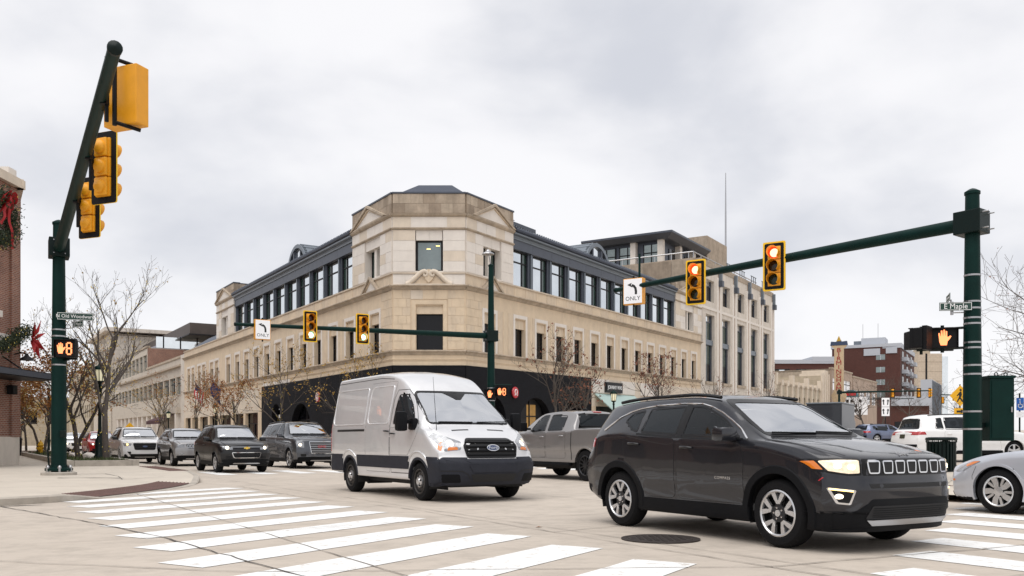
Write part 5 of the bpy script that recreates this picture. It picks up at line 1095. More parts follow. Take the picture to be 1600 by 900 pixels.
part('knot', 'red_cloth', wb, lambda m: m.bbox((.0, -.11, -.08), (.32, .11, .16), .05), 50)
for sg, ln in ((1, 1.95), (-1, 1.1)):
    tp = [(.12+.06*math.sin(i*1.3), sg*(.06+.5*(i/9)**1.2), -.05-ln*i/9) for i in range(10)]
    part('tail', 'red_cloth', wb, lambda m: ribbon_strip(m, tp, .17, (.35, .9, 0)), 60)
gl_ = thing('garland', 'pine garland with lights draped at the brick corner under the stone band', 'garland', (BX+.2, BY-1, 5.2)); gp = [Vector((.2, 1.0-.11*i, .35-.9*math.sin(i/22*math.pi*.55))) for i in range(30)]
part('needles', 'pine', gl_, lambda m: fluff(m, gp, .28, 1700, 5)); part('light_string', 'light_bulb', gl_, lambda m: fluff(m, gp, .30, 150, 6, .07))
pn = thing('red_star_bow', 'pointed red star-shaped bow at the corner end of the garland', 'bow', (BX+.5, BY+.15, 5.15))
for i in range(7):
    a = i*2*math.pi/7+.4; part('petal', 'red_cloth', pn, lambda m: m.add([(0, 0, 0), (.18, .16*math.cos(a+.5), .28*math.sin(a+.5)), (.30, .55*math.cos(a), .85*math.sin(a)), (.02, .16*math.cos(a-.5), .28*math.sin(a-.5)), (.26, .2*math.cos(a), .32*math.sin(a))], [(0, 1, 4), (1, 2, 4), (2, 3, 4), (3, 0, 4)]))
# ------------------------------------------------------------------ the vehicles
LANE = 'vehicles queueing westbound on the left street'
def put(perp, t): p = st(perp, t); return (p.x, p.y, gz(p.x, p.y))
# ---- dark grey compact SUV, nearest
def jeep():
    L = 4.40; sp = dict(L=L, W=1.82, uf=.90, ur=3.535, R=.35, ra=.415,
        top=[(0, .90), (.03, .935), (.10, .965), (.3, 1.01), (.6, 1.065), (1.0, 1.118), (1.12, 1.135), (1.45, 1.34), (1.80, 1.53), (2.02, 1.60), (2.5, 1.64), (3.3, 1.635), (3.85, 1.605), (4.02, 1.585), (4.11, 1.51), (4.25, 1.22), (4.32, 1.10), (4.40, 1.0)],
        belt=[(0, .84), (.12, .905), (.35, .965), (.7, 1.02), (1.2, 1.08), (1.6, 1.10), (2.6, 1.13), (3.2, 1.175), (3.8, 1.21), (4.1, 1.17), (4.3, 1.07), (4.40, .95)],
        wtop=[(0, .76), (.2, .79), (1.0, .80), (1.2, .785), (1.9, .665), (2.6, .655), (3.6, .635), (4.05, .62), (4.25, .68), (4.4, .72)],
        wmid=[(0, .895), (.25, .905), (.6, .91), (2, .90), (3.6, .91), (4.1, .90), (4.4, .85)],
        wbelt=[(0, -.05), (.4, -.045), (1.2, -.035), (3.4, -.03), (4.0, -.05), (4.4, -.05)],
        bot=[(0, .21), (.3, .21), (.7, .25), (1.3, .23), (3.1, .23), (3.8, .28), (4.2, .33), (4.4, .40)],
        crown=[(0, .03), (.8, .035), (1.15, .045), (1.5, .12), (2.0, .085), (3.6, .075), (4.05, .08), (4.3, .08), (4.4, .03)],
        nose=[(.2, .10), (.34, .03), (.5, .0), (.66, .0), (.72, .015), (.88, .03), (.94, .06), (1.02, .12), (1.1, .2)], tail=[(.3, .12), (.45, .02), (.6, 0), (.85, .03), (1.0, .06), (1.2, .0), (1.6, .0)], nbend=.36, npow=5, tbend=.12)
    c = Car('compact_suv', 'dark grey compact SUV with a seven-slot chrome grille crossing in front', 'car', sp, put(7.85, 6.03), WB-R(2.4), dens=1.35)
    P = 'paint_granite'
    for ax in 'LR':
        side_window(c, ax, [(1.44, 1.115), (2.38, 1.14), (2.36, 1.492), (2.14, 1.482), (1.78, 1.335)], [.03, .03, .03, .08, .1])
        side_window(c, ax, [(2.47, 1.145), (3.13, 1.18), (3.11, 1.478), (2.46, 1.495)], .04, 'glass_dark')
        side_window(c, ax, [(3.19, 1.185), (3.30, 1.205), (3.52, 1.33), (3.44, 1.432), (3.20, 1.470)], .04, 'glass_dark')
        c.patch('pillar_panel', 'trim_black', ax, rpoly([(2.38, 1.13), (2.47, 1.13), (2.46, 1.50), (2.36, 1.50)], .01), off=.0025)
        c.ribbon('window_bright_trim', 'chrome', ax, [(1.33, 1.10), (1.50, 1.205), (1.66, 1.297), (1.86, 1.40), (2.02, 1.462), (2.2, 1.505), (2.5, 1.52), (3.0, 1.512), (3.30, 1.485), (3.48, 1.45), (3.66, 1.38), (3.90, 1.22)], w=.020, off=.005, round_=True)
        c.ribbon('belt_trim', 'trim_black', ax, [(1.40, 1.10), (1.7, 1.105), (2.5, 1.128), (3.2, 1.168)], w=.024, off=.004)
        door(c, ax, [(1.36, .42), (2.42, .42), (2.43, 1.105), (1.45, 1.08), (1.36, .95)], (2.26, 1.005), P, hm='paint_black')
        door(c, ax, [(2.47, .42), (3.02, .42), (3.20, .74), (3.44, .92), (3.44, 1.15), (2.48, 1.11)], (3.22, 1.045), P, hm='paint_black')
        c.patch('sill_cladding', 'plastic_black', ax, rpoly([(1.28, .25), (3.13, .25), (3.10, .40), (1.30, .40)], .03), off=.012)
        c.ribbon('door_crease', P, ax, [(1.6, .66), (2.4, .60), (3.0, .62)], w=.03, off=.002)
        # lamps
        sgn_ = 1 if ax == 'L' else -1
        sgn = 1 if ax == 'L' else -1
        def fp(pts, r=.015, st_=.035): return [Vector((sgn*p.x, p.y)) for p in rpoly(pts, r, step=st_)]
        hl = c.patch('headlight', 'trim_black', 'F', fp([(.635, .755), (.74, .75), (.893, .785), (.902, .905), (.80, .918), (.635, .91)]), off=.003)
        c.patch('headlight_lens', 'lamp_lit', 'F', fp([(.65, .775), (.74, .77), (.862, .798), (.868, .89), (.78, .898), (.655, .895)]), off=.007, parent=hl)
        lamp_glow(c, 'F', sgn*.715, .832, .026, 'lamp_on', .011, parent=hl); lamp_glow(c, 'F', sgn*.80, .842, .026, 'lamp_on', .011, parent=hl)
        c.patch('indicator', 'lamp_amber', 'F', fp([(.872, .805), (.893, .812), (.900, .885), (.876, .888)], .004, .02), off=.010, parent=hl, rings=3)
        fb = fp([(.735, .475), (.815, .485), (.872, .64), (.69, .615)])
        fo = c.patch('fog_light_surround', 'chrome', 'F', fb, off=.007, hole=.016)
        c.patch('fog_light_recess', 'trim_black', 'F', inset(fb, .012), off=.003, parent=fo)
        c.patch('running_light', 'lamp_warm', 'F', fp([(.715, .597), (.855, .617), (.858, .634), (.715, .612)], .004), off=.012, parent=fo, rings=3)
        lamp_glow(c, 'F', sgn*.80, .555, .024, 'lamp_on', .012, 'fog_light', fo)
        c.patch('tail_light', 'lamp_red', ax, rpoly([(4.08, 1.0), (4.32, 1.0), (4.27, 1.13), (4.05, 1.12)], .03, step=.05), off=.008)
        c.ribbon('roof_rail', 'trim_black', 'T', [(2.0, sgn*.60), (2.8, sgn*.585), (3.9, sgn*.555)], w=.045, off=.03, round_=True)
        c.ribbon('bonnet_gap', 'seam', 'T', [(.22, sgn*.70), (.6, sgn*.77), (1.05, sgn*.80)], w=.008, off=.0015)
        c.ribbon('bonnet_crease', P, 'T', [(.25, sgn*.42), (.7, sgn*.50), (1.1, sgn*.56)], w=.03, off=.004, round_=False)
    windscreen(c, [(-.74, 1.13), (.74, 1.13), (.60, 1.555), (-.60, 1.555)])
    windscreen(c, [(-.64, 1.14), (.64, 1.14), (.54, 1.50), (-.54, 1.50)], 'B', gl='glass_dark', name='rear_window')
    wipers(c, [((.62, 1.155), (.02, 1.165)), ((-.02, 1.15), (-.62, 1.155))])
    gp = c.patch('grille_panel', 'trim_black', 'F', rpoly([(-.625, .752), (.625, .752), (.625, .908), (-.625, .908)], .02, step=.05), off=.005)
    for i in range(7):
        y = (i-3)*.172; o = rpoly([(y-.060, .768), (y+.060, .768), (y+.072, .892), (y-.072, .892)], .024, step=.03)
        g = c.patch('grille_slot', 'chrome', 'F', o, off=.015, hole=.013, parent=gp); c.patch('slot_mesh', 'dark_void', 'F', inset(o, .011), off=.008, parent=gp, rings=3)
    c.patch('bumper_slot', 'dark_void', 'F', rpoly([(-.56, .632), (.56, .632), (.58, .675), (-.58, .675)], .012), off=.003)
    c.patch('lower_bumper', 'plastic_black', 'F', rpoly([(-.885, .225), (.885, .225), (.89, .405), (.68, .415), (.54, .53), (-.54, .53), (-.68, .415), (-.89, .405)], .03, step=.05), off=.012)
    c.patch('lower_grille', 'dark_void', 'F', rpoly([(-.60, .345), (.60, .345), (.55, .465), (-.55, .465)], .02), off=.016)
    for z in (.365, .385, .405, .425, .445): c.ribbon('grille_bar', 'plastic_black', 'F', [(-.54, z), (.54, z)], w=.007, off=.020)
    c.patch('skid_plate', 'steel', 'F', rpoly([(-.52, .285), (.52, .285), (.59, .338), (-.59, .338)], .012), off=.026, thick=.04)
    l, n = c.hit('T', .12, 0); text('Jeep', .075, 'chrome', c.root, frame(l+n*.006, (0, 1, 0), n.cross(Vector((0, 1, 0)))), .004, 'badge', sx=1.25)
    text('COMPASS', .042, 'chrome', c.root, c.onshell('R', 1.66, .68, .006), .003, 'badge', sx=1.2, spacing=1.15)
    text('COMPASS', .042, 'chrome', c.root, c.onshell('L', 1.66, .68, .006), .003, 'badge', sx=1.2, spacing=1.15)
    c.patch('scratch_mark', 'badge_red', 'R', rpoly([(.36, .70), (.375, .70), (.33, .735), (.32, .73)], .002, step=.03), off=.003, rings=3)
    c.arch_trim('plastic_black', .075, .016); c.wheels('jeep', .235, .225, .005)
    c.mirrors('paint_granite', 1.54, 1.15, .89, (.17, .23, .15))
    c.seats([(2.55, (.38, -.38)), (3.25, (.36, -.36))], .62); c.dash(1.15, 1.60, 1.07, .70); m = MB(); m.box((c.X(4.0), -.8, .35), (c.X(1.2), .8, .42)); m.build('floor_pan', 'interior', c.root)
    c.finish(P, 'plastic_black', lambda u: .325 if .5 < u < 4.2 else (.40 if u < .5 else .50))
    # shark fin and rear bumper
    return c
jeep()
# ---- silver panel van
def van():
    L = 5.55; sp = dict(L=L, W=2.06, uf=1.02, ur=4.32, R=.35, ra=.405,
        top=[(0, 1.06), (.08, 1.12), (.4, 1.24), (.70, 1.34), (.78, 1.375), (1.15, 1.70), (1.5, 1.98), (1.64, 2.075), (1.9, 2.24), (2.3, 2.41), (2.8, 2.485), (3.2, 2.50), (5.3, 2.49), (5.50, 2.46), (5.55, 2.38)],
        belt=[(0, .95), (.15, 1.05), (.5, 1.18), (.8, 1.28), (1.4, 1.34), (2.3, 1.37), (5.3, 1.40), (5.55, 1.38)],
        wtop=[(0, .70), (.3, .82), (.75, .88), (1.0, .87), (1.6, .79), (2.2, .80), (3, .82), (5.4, .82), (5.55, .78)],
        wmid=[(0, .96), (.25, 1.00), (.7, 1.02), (2, 1.025), (5.2, 1.025), (5.55, 1.0)],
        wbelt=[(0, -.10), (.5, -.06), (1.0, -.035), (2.2, -.02), (5.55, -.02)],
        bot=[(0, .30), (.4, .26), (.8, .33), (1.5, .36), (3.8, .36), (4.9, .40), (5.55, .42)],
        crown=[(0, .05), (.6, .05), (.9, .10), (1.5, .17), (2.0, .13), (3.0, .12), (5.55, .12)],
        nose=[(.25, .14), (.4, .03), (.55, .0), (.72, .0), (.78, .06), (.95, .10), (1.1, .18), (1.3, .3)], tail=[(.3, .05), (.5, 0), (.7, 0), (.8, .06), (2.4, .10)], nbend=.30, tbend=.05)
    c = Car('panel_van', 'silver medium-roof panel van with black bumper and headlights on', 'van', sp, put(7.99, 14.3), WB, dens=1.15)
    P = 'paint_silver'
    for ax in 'LR':
        sgn = 1 if ax == 'L' else -1
        side_window(c, ax, [(1.22, 1.40), (2.14, 1.40), (2.14, 1.70), (2.10, 1.97), (1.80, 1.98), (1.60, 1.80)], .06, 'glass_dark')
        dr = door(c, ax, [(1.44, .82), (2.22, .82), (2.24, 1.34), (1.04, 1.33), (1.08, 1.20)], (2.10, 1.22), P, r=.05, hm='trim_black', off=.0015); c.ribbon('door_gap', 'seam', ax, [(1.43, .80), (1.43, .48), (2.22, .48), (2.25, 1.0), (2.25, 1.90), (2.18, 2.06), (1.82, 2.06), (1.60, 1.90), (1.10, 1.38)], w=.012, off=.0015, parent=dr)
        door(c, ax, [(2.28, .48), (3.44, .48), (3.44, 2.24), (2.28, 2.24)], (2.38, 1.27), P, r=.05, hm='trim_black')
        for a, b in ((2.36, 3.38), (3.54, 5.28)):
            o = rpoly([(a, 1.42), (b, 1.42), (b, 2.16), (a, 2.16)], [.06, .16, .16, .06]); c.patch('panel_recess', P, ax, o, off=.004 if a < 3 else .003, thick=.012); c.ribbon('panel_edge', P, ax, [(p.x, p.y) for p in o], w=.020, off=.004, closed=True, round_=True)
        c.ribbon('slide_rail', 'seam', ax, [(3.50, 1.30), (5.0, 1.30)], w=.045, off=.003); c.ribbon('roof_gutter', 'seam', ax, [(2.45, 2.29), (3.0, 2.335), (5.45, 2.325)], w=.012, off=.003)
        c.patch('side_cladding', 'plastic_grey', ax, rpoly([(1.46, .56), (3.90, .56), (3.90, .80), (1.40, .80)], .02), off=.012)
        c.patch('side_cladding', 'plastic_grey', ax, rpoly([(4.74, .44), (5.46, .44), (5.46, .80), (4.70, .80)], .02), off=.012)
        c.ribbon('body_crease', P, ax, [(1.2, 1.14), (2.2, 1.17), (3.8, 1.17)], w=.03, off=.003)
        hl = c.patch('headlight', 'lamp_lens', 'F', [Vector((sgn*p.x, p.y)) for p in rpoly([(.60, .92), (.86, .895), (.985, 1.16), (.90, 1.225), (.56, 1.065)], .03, step=.05)], off=.006)
        lamp_glow(c, 'F', sgn*.745, 1.035, .048, 'lamp_on', .012, parent=hl); lamp_glow(c, 'F', sgn*.85, 1.09, .034, 'lamp_lit', .010, parent=hl)
        c.patch('indicator', 'lamp_amber', 'F', [Vector((sgn*p.x, p.y)) for p in rpoly([(.64, .925), (.82, .91), (.80, .965), (.66, .975)], .02, step=.05)], off=.009, parent=hl)
        c.patch('side_marker', 'lamp_amber', ax, rpoly([(.30, .90), (.38, .93), (.47, 1.11), (.40, 1.10)], .02, step=.05), off=.006, parent=hl)
        c.patch('tail_light', 'lamp_red', ax, rpoly([(5.40, .85), (5.49, .85), (5.49, 1.45), (5.42, 1.45)], .02), off=.006)
        c.patch('bonnet_vent', 'trim_black', 'T', [Vector((p.x, sgn*p.y)) for p in rpoly([(.60, .20), (.64, .20), (.64, .54), (.60, .54)], .01)], off=.004, rings=3)
        # tall mirror with its arm
        m = MB(); x = c.X(1.30); y0, y1 = sgn*1.12, sgn*1.33
        m.bbox((x-.06, min(y0, y1), 1.26), (x+.10, max(y0, y1), 1.62), .05); mo = m.build('wing_mirror', 'plastic_black', c.root, smooth=50)
        m = MB(); m.bbox((x-.03, min(sgn*.95, sgn*1.16), 1.40), (x+.05, max(sgn*.95, sgn*1.16), 1.47), .02); m.bbox((x-.08, min(sgn*.94, sgn*1.05), 1.28), (x+.16, max(sgn*.94, sgn*1.05), 1.50), .04); m.build('mirror_arm', 'plastic_black', mo, smooth=50)
    windscreen(c, [(-.865, 1.385), (.865, 1.385), (.765, 2.03), (-.765, 2.03)], fr=.035)
    c.patch('mirror_shade', 'trim_black', 'F', rpoly([(-.26, 2.0), (.26, 2.0), (.05, 1.86), (-.05, 1.86)], .02), off=.003)
    wipers(c, [((.80, 1.43), (.12, 1.415)), ((.02, 1.415), (-.66, 1.415))])
    go = rpoly([(-.50, .775), (.50, .775), (.555, 1.0), (.44, 1.125), (-.44, 1.125), (-.555, 1.0)], .05, step=.06)
    g = c.patch('grille', 'trim_black', 'F', go, off=.012, hole=.035); c.patch('grille_back', 'dark_void', 'F', inset(go, .03), off=.002, parent=g)
    for z in (.83, .905, .975, 1.05): c.ribbon('grille_bar', 'plastic_black', 'F', [(-.50, z), (.50, z)], w=.035, off=.012, parent=g, round_=True)
    ov = [Vector((.125*math.cos(q*math.pi/10), .95+.052*math.sin(q*math.pi/10))) for q in range(20)]
    bd = c.patch('badge', 'badge_blue', 'F', ov, off=.036, thick=.03, rings=3); c.patch('badge_rim', 'chrome', 'F', ov, off=.038, hole=.010, parent=bd)
    text('Ford', .075, 'chrome', bd, c.onshell('F', 0, .95, .037), .003, 'badge_lettering', sx=1.25)
    c.patch('bumper', 'plastic_grey', 'F', rpoly([(-1.01, .31), (1.01, .31), (1.02, .76), (.62, .755), (.54, .72), (-.54, .72), (-.62, .755), (-1.02, .76)], .04, step=.07), off=.014)
    for sg in (1, -1): c.ribbon('bumper_crease', 'seam', 'F', [(sg*1.0, .56), (sg*.62, .555), (sg*.52, .50), (sg*.44, .36)], w=.014, off=.016); c.patch('bumper_corner', 'plastic_black', 'F', [Vector((sg*p.x, p.y)) for p in rpoly([(.62, .36), (.92, .36), (.94, .50), (.66, .50)], .03, step=.06)], off=.016)
    c.patch('bumper_intake', 'dark_void', 'F', rpoly([(-.40, .37), (.40, .37), (.47, .50), (-.47, .50)], .03), off=.018)
    c.patch('plate_holder', 'plastic_grey', 'F', rpoly([(-.42, .53), (.42, .53), (.50, .665), (-.50, .665)], .03), off=.024)
    for ax in 'LR': c.patch('bumper_side', 'plastic_grey', ax, rpoly([(.12, .33), (.60, .34), (.62, .60), (.68, .80), (.10, .79)], .02), off=.012)
    m = MB(); l, n = c.hit('T', .70, -.80); m.tube([l, l+Vector((-.10, -.02, .95))], [.007, .003], 6); m.build('aerial', 'trim_black', c.root)
    for ax in 'LR':
        for u0, r_ in ((1.02, .54), (4.32, .54)): c.ribbon('arch_crease', P, ax, [(u0-r_*math.cos(math.pi*(.27+.50*q/14)), .35+r_*math.sin(math.pi*(.27+.50*q/14))) for q in range(15)], w=.032, off=.0, round_=True)
    c.arch_trim('plastic_grey', .035, .012, a0=-.05, a1=1.05); c.wheels('steel', .225, .22, .02)
    m = MB(); m.box((c.X(4.2), .3, .24), (c.X(3.6), .5, .42)); m.tube([(c.X(3.95), -.75, .24), (c.X(3.95), -.2, .24)], .05, 8); m.build('exhaust', 'dark_void', c.root)
    c.seats([(2.15, (.48, -.48))], 1.02, hh=.65); c.dash(.95, 1.45, 1.30, .82); m = MB(); m.box((c.X(2.55), -.74, .5), (c.X(2.50), .74, 2.25)); m.box((c.X(5.3), -.95, .55), (c.X(.9), .95, .6)); m.build('bulkhead', 'interior', c.root)
    m = MB(); m.box((c.X(1.42), -.25, 1.30), (c.X(1.20), .05, 1.36)); m.box((c.X(1.30), -.42, 1.305), (c.X(1.12), -.30, 1.32)); m.build('dashboard_papers', 'plate', c.root)
    c.finish(P, 'plastic_grey', lambda u: .42 if 4.7 < u else (.765 if u < .66 else .0))
    return c
van()
# ---- generic SUV / crossover used for the cars further off
def suv(name, label, cat, pos, rot, P, L=4.7, W=1.9, H=1.75, R_=.37, uf=.92, ur=3.7, hood=1.10, belt=1.12, group=None, dens=.7, face='plain', wheel='five', flare=None, rails=True, lights=True, cowl=1.25, header=2.1, box=False, rim=.24, gl='glass_side', rear_drop=.0, z=None):
    rb = L-.42 if not box else L-.2
    sp = dict(L=L, W=W, uf=uf, ur=ur, R=R_, ra=R_+.055,
        top=[(0, hood-.13), (.10, hood-.07), (.5, hood), (cowl-.1, hood+.06), (cowl+.05, hood+.09), ((cowl+header)/2, (hood+H)/2+.06), (header-.1, H-.075), (header+.25, H-.02), (L*.58, H), (L*.8, H-.025-rear_drop), (rb-.15, H-.06-rear_drop), (rb, H-.10-rear_drop), (rb+(L-rb)*.45, belt+.12), (L-.06, belt), (L, belt-.10)],
        belt=[(0, hood-.22), (.15, hood-.13), (.6, hood-.05), (cowl, belt-.04), (2, belt-.03), (L*.75, belt+.02), (L-.3, belt+.04), (L-.1, belt-.02), (L, belt-.14)],
        wtop=[(0, W*.37), (.25, W*.40), (cowl, W*.415), (header, W*.355), (L*.6, W*.35), (L*.85, W*.335), (rb, W*.32), (L-.12, W*.38), (L, W*.40)],
        wmid=[(0, W*.47), (.3, W*.492), (.7, W*.5), (L*.5, W*.497), (L*.85, W*.5), (L-.25, W*.49), (L, W*.465)],
        wbelt=[(0, -.08), (.5, -.05), (1.3, -.035), (L-.8, -.035), (L, -.05)],
        bot=[(0, .28), (.3, .25), (.8, .28), (1.5, .26), (L*.65, .26), (L-.6, .32), (L, .42)],
        crown=[(0, .05), (.9, .04), (cowl, .05), ((cowl+header)/2, .12), (header+.1, .09), (L*.8, .08), (L-.3, .08), (L, .04)],
        nose=[(.2, .14), (.35, .04), (.5, 0), (.7, .0), (.85, .03), (hood-.1, .07), (hood, .16), (hood+.15, .3)], tail=[(.3, .1), (.5, .0), (.8, .02), (1.0, .05), (H, .02)], nbend=.24, tbend=.12)
    c = Car(name, label, cat, sp, (pos[0], pos[1], gz(pos[0], pos[1]) if z is None else z), rot, group, dens)
    b = belt+.03; t = H-.12; u1 = cowl+.38; u2 = header+.42; u3 = ur-.32; u4 = ur+.42 if not box else L-.35
    for ax in 'LR':
        sg = 1 if ax == 'L' else -1
        side_window(c, ax, [(u1, b-.02), (u2, b), (u2-.02, t), (header+.10, t), (u1+.34, (b+t)/2+.03)], .04, gl)
        side_window(c, ax, [(u2+.10, b), (u3+.28, b+.02), (u3+.24, t-.03), (u2+.09, t)], .04, 'glass_dark')
        side_window(c, ax, [(u3+.36, b+.02), (u4-.06, b+.05), (u4-.22 if not box else u4-.06, t-.06), (u3+.33, t-.035)], .05, 'glass_dark')
        door(c, ax, [(uf+.52, .42), (u2+.04, .42), (u2+.05, b-.05), (uf+.66, b-.05)], (u2-.13, b-.16), P); door(c, ax, [(u2+.08, .42), (ur-.52, .42), (ur-.38, .72), (u3+.33, .86), (u3+.34, b-.04), (u2+.08, b-.05)], (u3+.15, b-.14), P)
        c.patch('sill_cladding', 'plastic_black', ax, rpoly([(uf+.45, .28), (ur-.45, .28), (ur-.48, .40), (uf+.48, .40)], .02), off=.010)
        hz = hood-.26
        def fl(pts, r=.02): return [Vector((sg*p.x, p.y)) for p in rpoly(pts, r, step=.05)]
        if face in ('chevy', 'jeepold', 'gmc', 'expl', 'plain', 'truck'):
            w = W/2
            shp = {'chevy': [(w-.42, hz-.03), (w-.18, hz-.01), (w-.06, hz+.11), (w-.20, hz+.09), (w-.44, hz+.04)], 'jeepold': [(w-.42, hz-.06), (w-.12, hz-.05), (w-.08, hz+.08), (w-.42, hz+.07)],
                   'gmc': [(w-.34, hz-.16), (w-.08, hz-.14), (w-.06, hz+.07), (w-.34, hz+.05)], 'expl': [(w-.40, hz-.04), (w-.10, hz-.04), (w-.07, hz+.08), (w-.42, hz+.06)], 'plain': [(w-.42, hz-.03), (w-.12, hz-.02), (w-.08, hz+.10), (w-.42, hz+.06)], 'truck': [(w-.30, hz-.12), (w-.06, hz-.12), (w-.06, hz+.10), (w-.30, hz+.10)]}[face]
            hl = c.patch('headlight', 'lamp_lens', 'F', fl(shp), off=.006); cy = sum(p[0] for p in shp)/len(shp); cz = sum(p[1] for p in shp)/len(shp)
            if lights: lamp_glow(c, 'F', sg*cy, cz, .055 if lights is True else .045, 'lamp_on' if lights is True else 'lamp_warm', .010, parent=hl)
            c.patch('fog_light', 'trim_black' if face != 'jeepold' else 'lamp_lens', 'F', fl([(w-.40, .48), (w-.22, .48), (w-.20, .58), (w-.40, .58)]), off=.006)
        c.patch('tail_light', 'lamp_red', ax, rpoly([(L-.42, belt-.14), (L-.10, belt-.15), (L-.08, belt-.02), (L-.36, belt-.03)], .03, step=.06), off=.006)
        c.patch('rear_lamp', 'lamp_red', 'B', fl([(W*.26, belt-.15), (W*.46, belt-.16), (W*.46, belt-.02), (W*.30, belt-.05)]), off=.006)
        if rails: c.ribbon('roof_rail', 'trim_black', 'T', [(header+.2, sg*W*.335), (L*.6, sg*W*.33), (rb-.25, sg*W*.315)], w=.04, off=.03, round_=True)
    windscreen(c, [(-W*.395, hood+.09), (W*.395, hood+.09), (W*.33, H-.095), (-W*.33, H-.095)], r=.08)
    windscreen(c, [(-W*.35, belt+.06), (W*.35, belt+.06), (W*.29, H-.19-rear_drop), (-W*.29, H-.19-rear_drop)], 'B', gl='glass_dark', r=.08, name='rear_window')
    wipers(c, [((W*.33, hood+.12), (.02, hood+.125)), ((-.02, hood+.12), (-W*.33, hood+.12))])
    gw, g0, g1 = {'chevy': (.50, .50, .70), 'jeepold': (.44, hood-.36, hood-.18), 'gmc': (.50, .58, hood-.17), 'expl': (.52, .66, hood-.18), 'plain': (.44, .68, hood-.18), 'truck': (.6, .62, hood-.12)}.get(face, (0, 0, 0))
    if gw:
        o = rpoly([(-gw*.86, g0), (gw*.86, g0), (gw, g1), (-gw, g1)], .06, step=.06); g = c.patch('grille', 'chrome' if face in ('chevy', 'gmc') else 'trim_black', 'F', o, off=.012, hole=.022); c.patch('grille_back', 'dark_void', 'F', inset(o, .02), off=.004, parent=g)
        if face == 'jeepold':
            for i in range(7): y = (i-3)*.115; c.patch('grille_slot', 'chrome', 'F', rpoly([(y-.040, g0+.02), (y+.040, g0+.02), (y+.040, g1-.02), (y-.040, g1-.02)], .015, step=.04), off=.016, hole=.017, parent=g)
        else:
            n = 6 if face == 'gmc' else 3
            for i in range(n): zz = g0+(g1-g0)*(i+1)/(n+1); c.ribbon('grille_bar', 'steel' if face == 'gmc' else 'plastic_black', 'F', [(-gw*.9, zz), (gw*.9, zz)], w=.022, off=.012, parent=g)
        if face == 'gmc': text('GMC', .12, 'badge_red', g, c.onshell('F', 0, (g0+g1)/2+.03, .018), .006, 'badge', sx=1.3)
        if face == 'chevy':
            o2 = rpoly([(-.56, hz+.01), (.56, hz+.01), (.50, hz+.06), (-.50, hz+.06)], .02, step=.06); c.patch('upper_grille', 'trim_black', 'F', o2, off=.006); c.ribbon('grille_chrome_bar', 'chrome', 'F', [(-.52, hz+.065), (.52, hz+.065)], w=.014, off=.01)
            b1 = c.patch('badge', 'badge_gold', 'F', rpoly([(-.11, hz+.01), (.09, hz+.01), (.11, hz+.05), (-.09, hz+.05)], .004, step=.04), off=.014, rings=3); c.patch('badge_cross', 'badge_gold', 'F', rpoly([(-.045, hz-.01), (.03, hz-.01), (.045, hz+.07), (-.03, hz+.07)], .004, step=.04), off=.016, rings=3, parent=b1)
        if face == 'expl':
            ov = [Vector((.11*math.cos(q*math.pi/8), (g0+g1)/2+.045*math.sin(q*math.pi/8))) for q in range(16)]; c.patch('badge', 'badge_blue', 'F', ov, off=.026, rings=3, parent=g)
    c.patch('lower_bumper', 'plastic_black' if face != 'expl' else 'trim_black', 'F', rpoly([(-W*.46, .28), (W*.46, .28), (W*.44, .46), (.5, .47), (-.5, .47), (-W*.44, .46)], .04, step=.08), off=.008)
    if face == 'expl':
        for sg in (1, -1): c.patch('bumper_fang', P, 'F', [Vector((sg*p.x, p.y)) for p in rpoly([(.60, .36), (.72, .36), (W*.47, .62), (W*.40, .62)], .03, step=.06)], off=.014)
    c.patch('skid_plate', 'steel', 'F', rpoly([(-.46, .31), (.46, .31), (.42, .345), (-.42, .345)], .02), off=.012)
    c.patch('number_plate', 'plate_dark', 'B', rpoly([(-.16, belt-.28), (.16, belt-.28), (.16, belt-.13), (-.16, belt-.13)], .01), off=.01, rings=3)
    c.patch('rear_bumper', 'plastic_black', 'B', rpoly([(-W*.45, .42), (W*.45, .42), (W*.45, .62), (-W*.45, .62)], .04), off=.010)
    if flare: c.arch_trim(flare, .055, .012)
    else: c.arch_trim(P, .022, .007)
    c.wheels(wheel, rim, .22, .01)
    c.mirrors(P if P != 'paint_white' else 'paint_black', u1+.05, b+.03, W/2-.02, (.16, .22, .16))
    c.seats([(header+.55, (.4, -.4)), (ur-.35, (.4, -.4))], .68); c.dash(cowl, cowl+.42, hood+.03, W*.36)
    m = MB(); m.box((c.X(L-.5), -W/2+.12, .38), (c.X(cowl), W/2-.12, .44)); m.build('floor_pan', 'interior', c.root)
    c.finish(P, 'plastic_black', lambda u: .36); return c
def lane(perp, t): p = st(perp, t); return (p.x, p.y)
suv('crossover', 'black crossover with a gold cross badge and headlights on, behind the silver van', 'car', lane(8.15, 30.6), WB, 'paint_black', L=4.25, W=1.77, H=1.67, R_=.34, uf=.86, ur=3.42, hood=1.07, belt=1.08, face='chevy', dens=.9, rim=.21, cowl=1.15, header=1.95, group=LANE)
suv('large_suv', 'large slate grey SUV with a tall chrome grille beside the black crossover', 'car', lane(11.85, 33.7), WB, 'paint_slate', L=5.18, W=2.04, H=1.89, R_=.40, uf=1.0, ur=3.95, hood=1.24, belt=1.24, face='gmc', box=True, dens=.8, wheel='six', rim=.28, cowl=1.4, header=2.25, group=LANE)
suv('small_suv', 'silver grey small SUV with a slotted chrome grille, between white and black SUVs', 'car', lane(8.5, 39.6), WB, 'paint_jsilver', L=4.45, W=1.81, H=1.66, R_=.35, uf=.88, ur=3.5, hood=1.12, belt=1.12, face='jeepold', dens=.7, lights=False, flare='plastic_black', rim=.22, cowl=1.25, header=2.05, group=LANE)
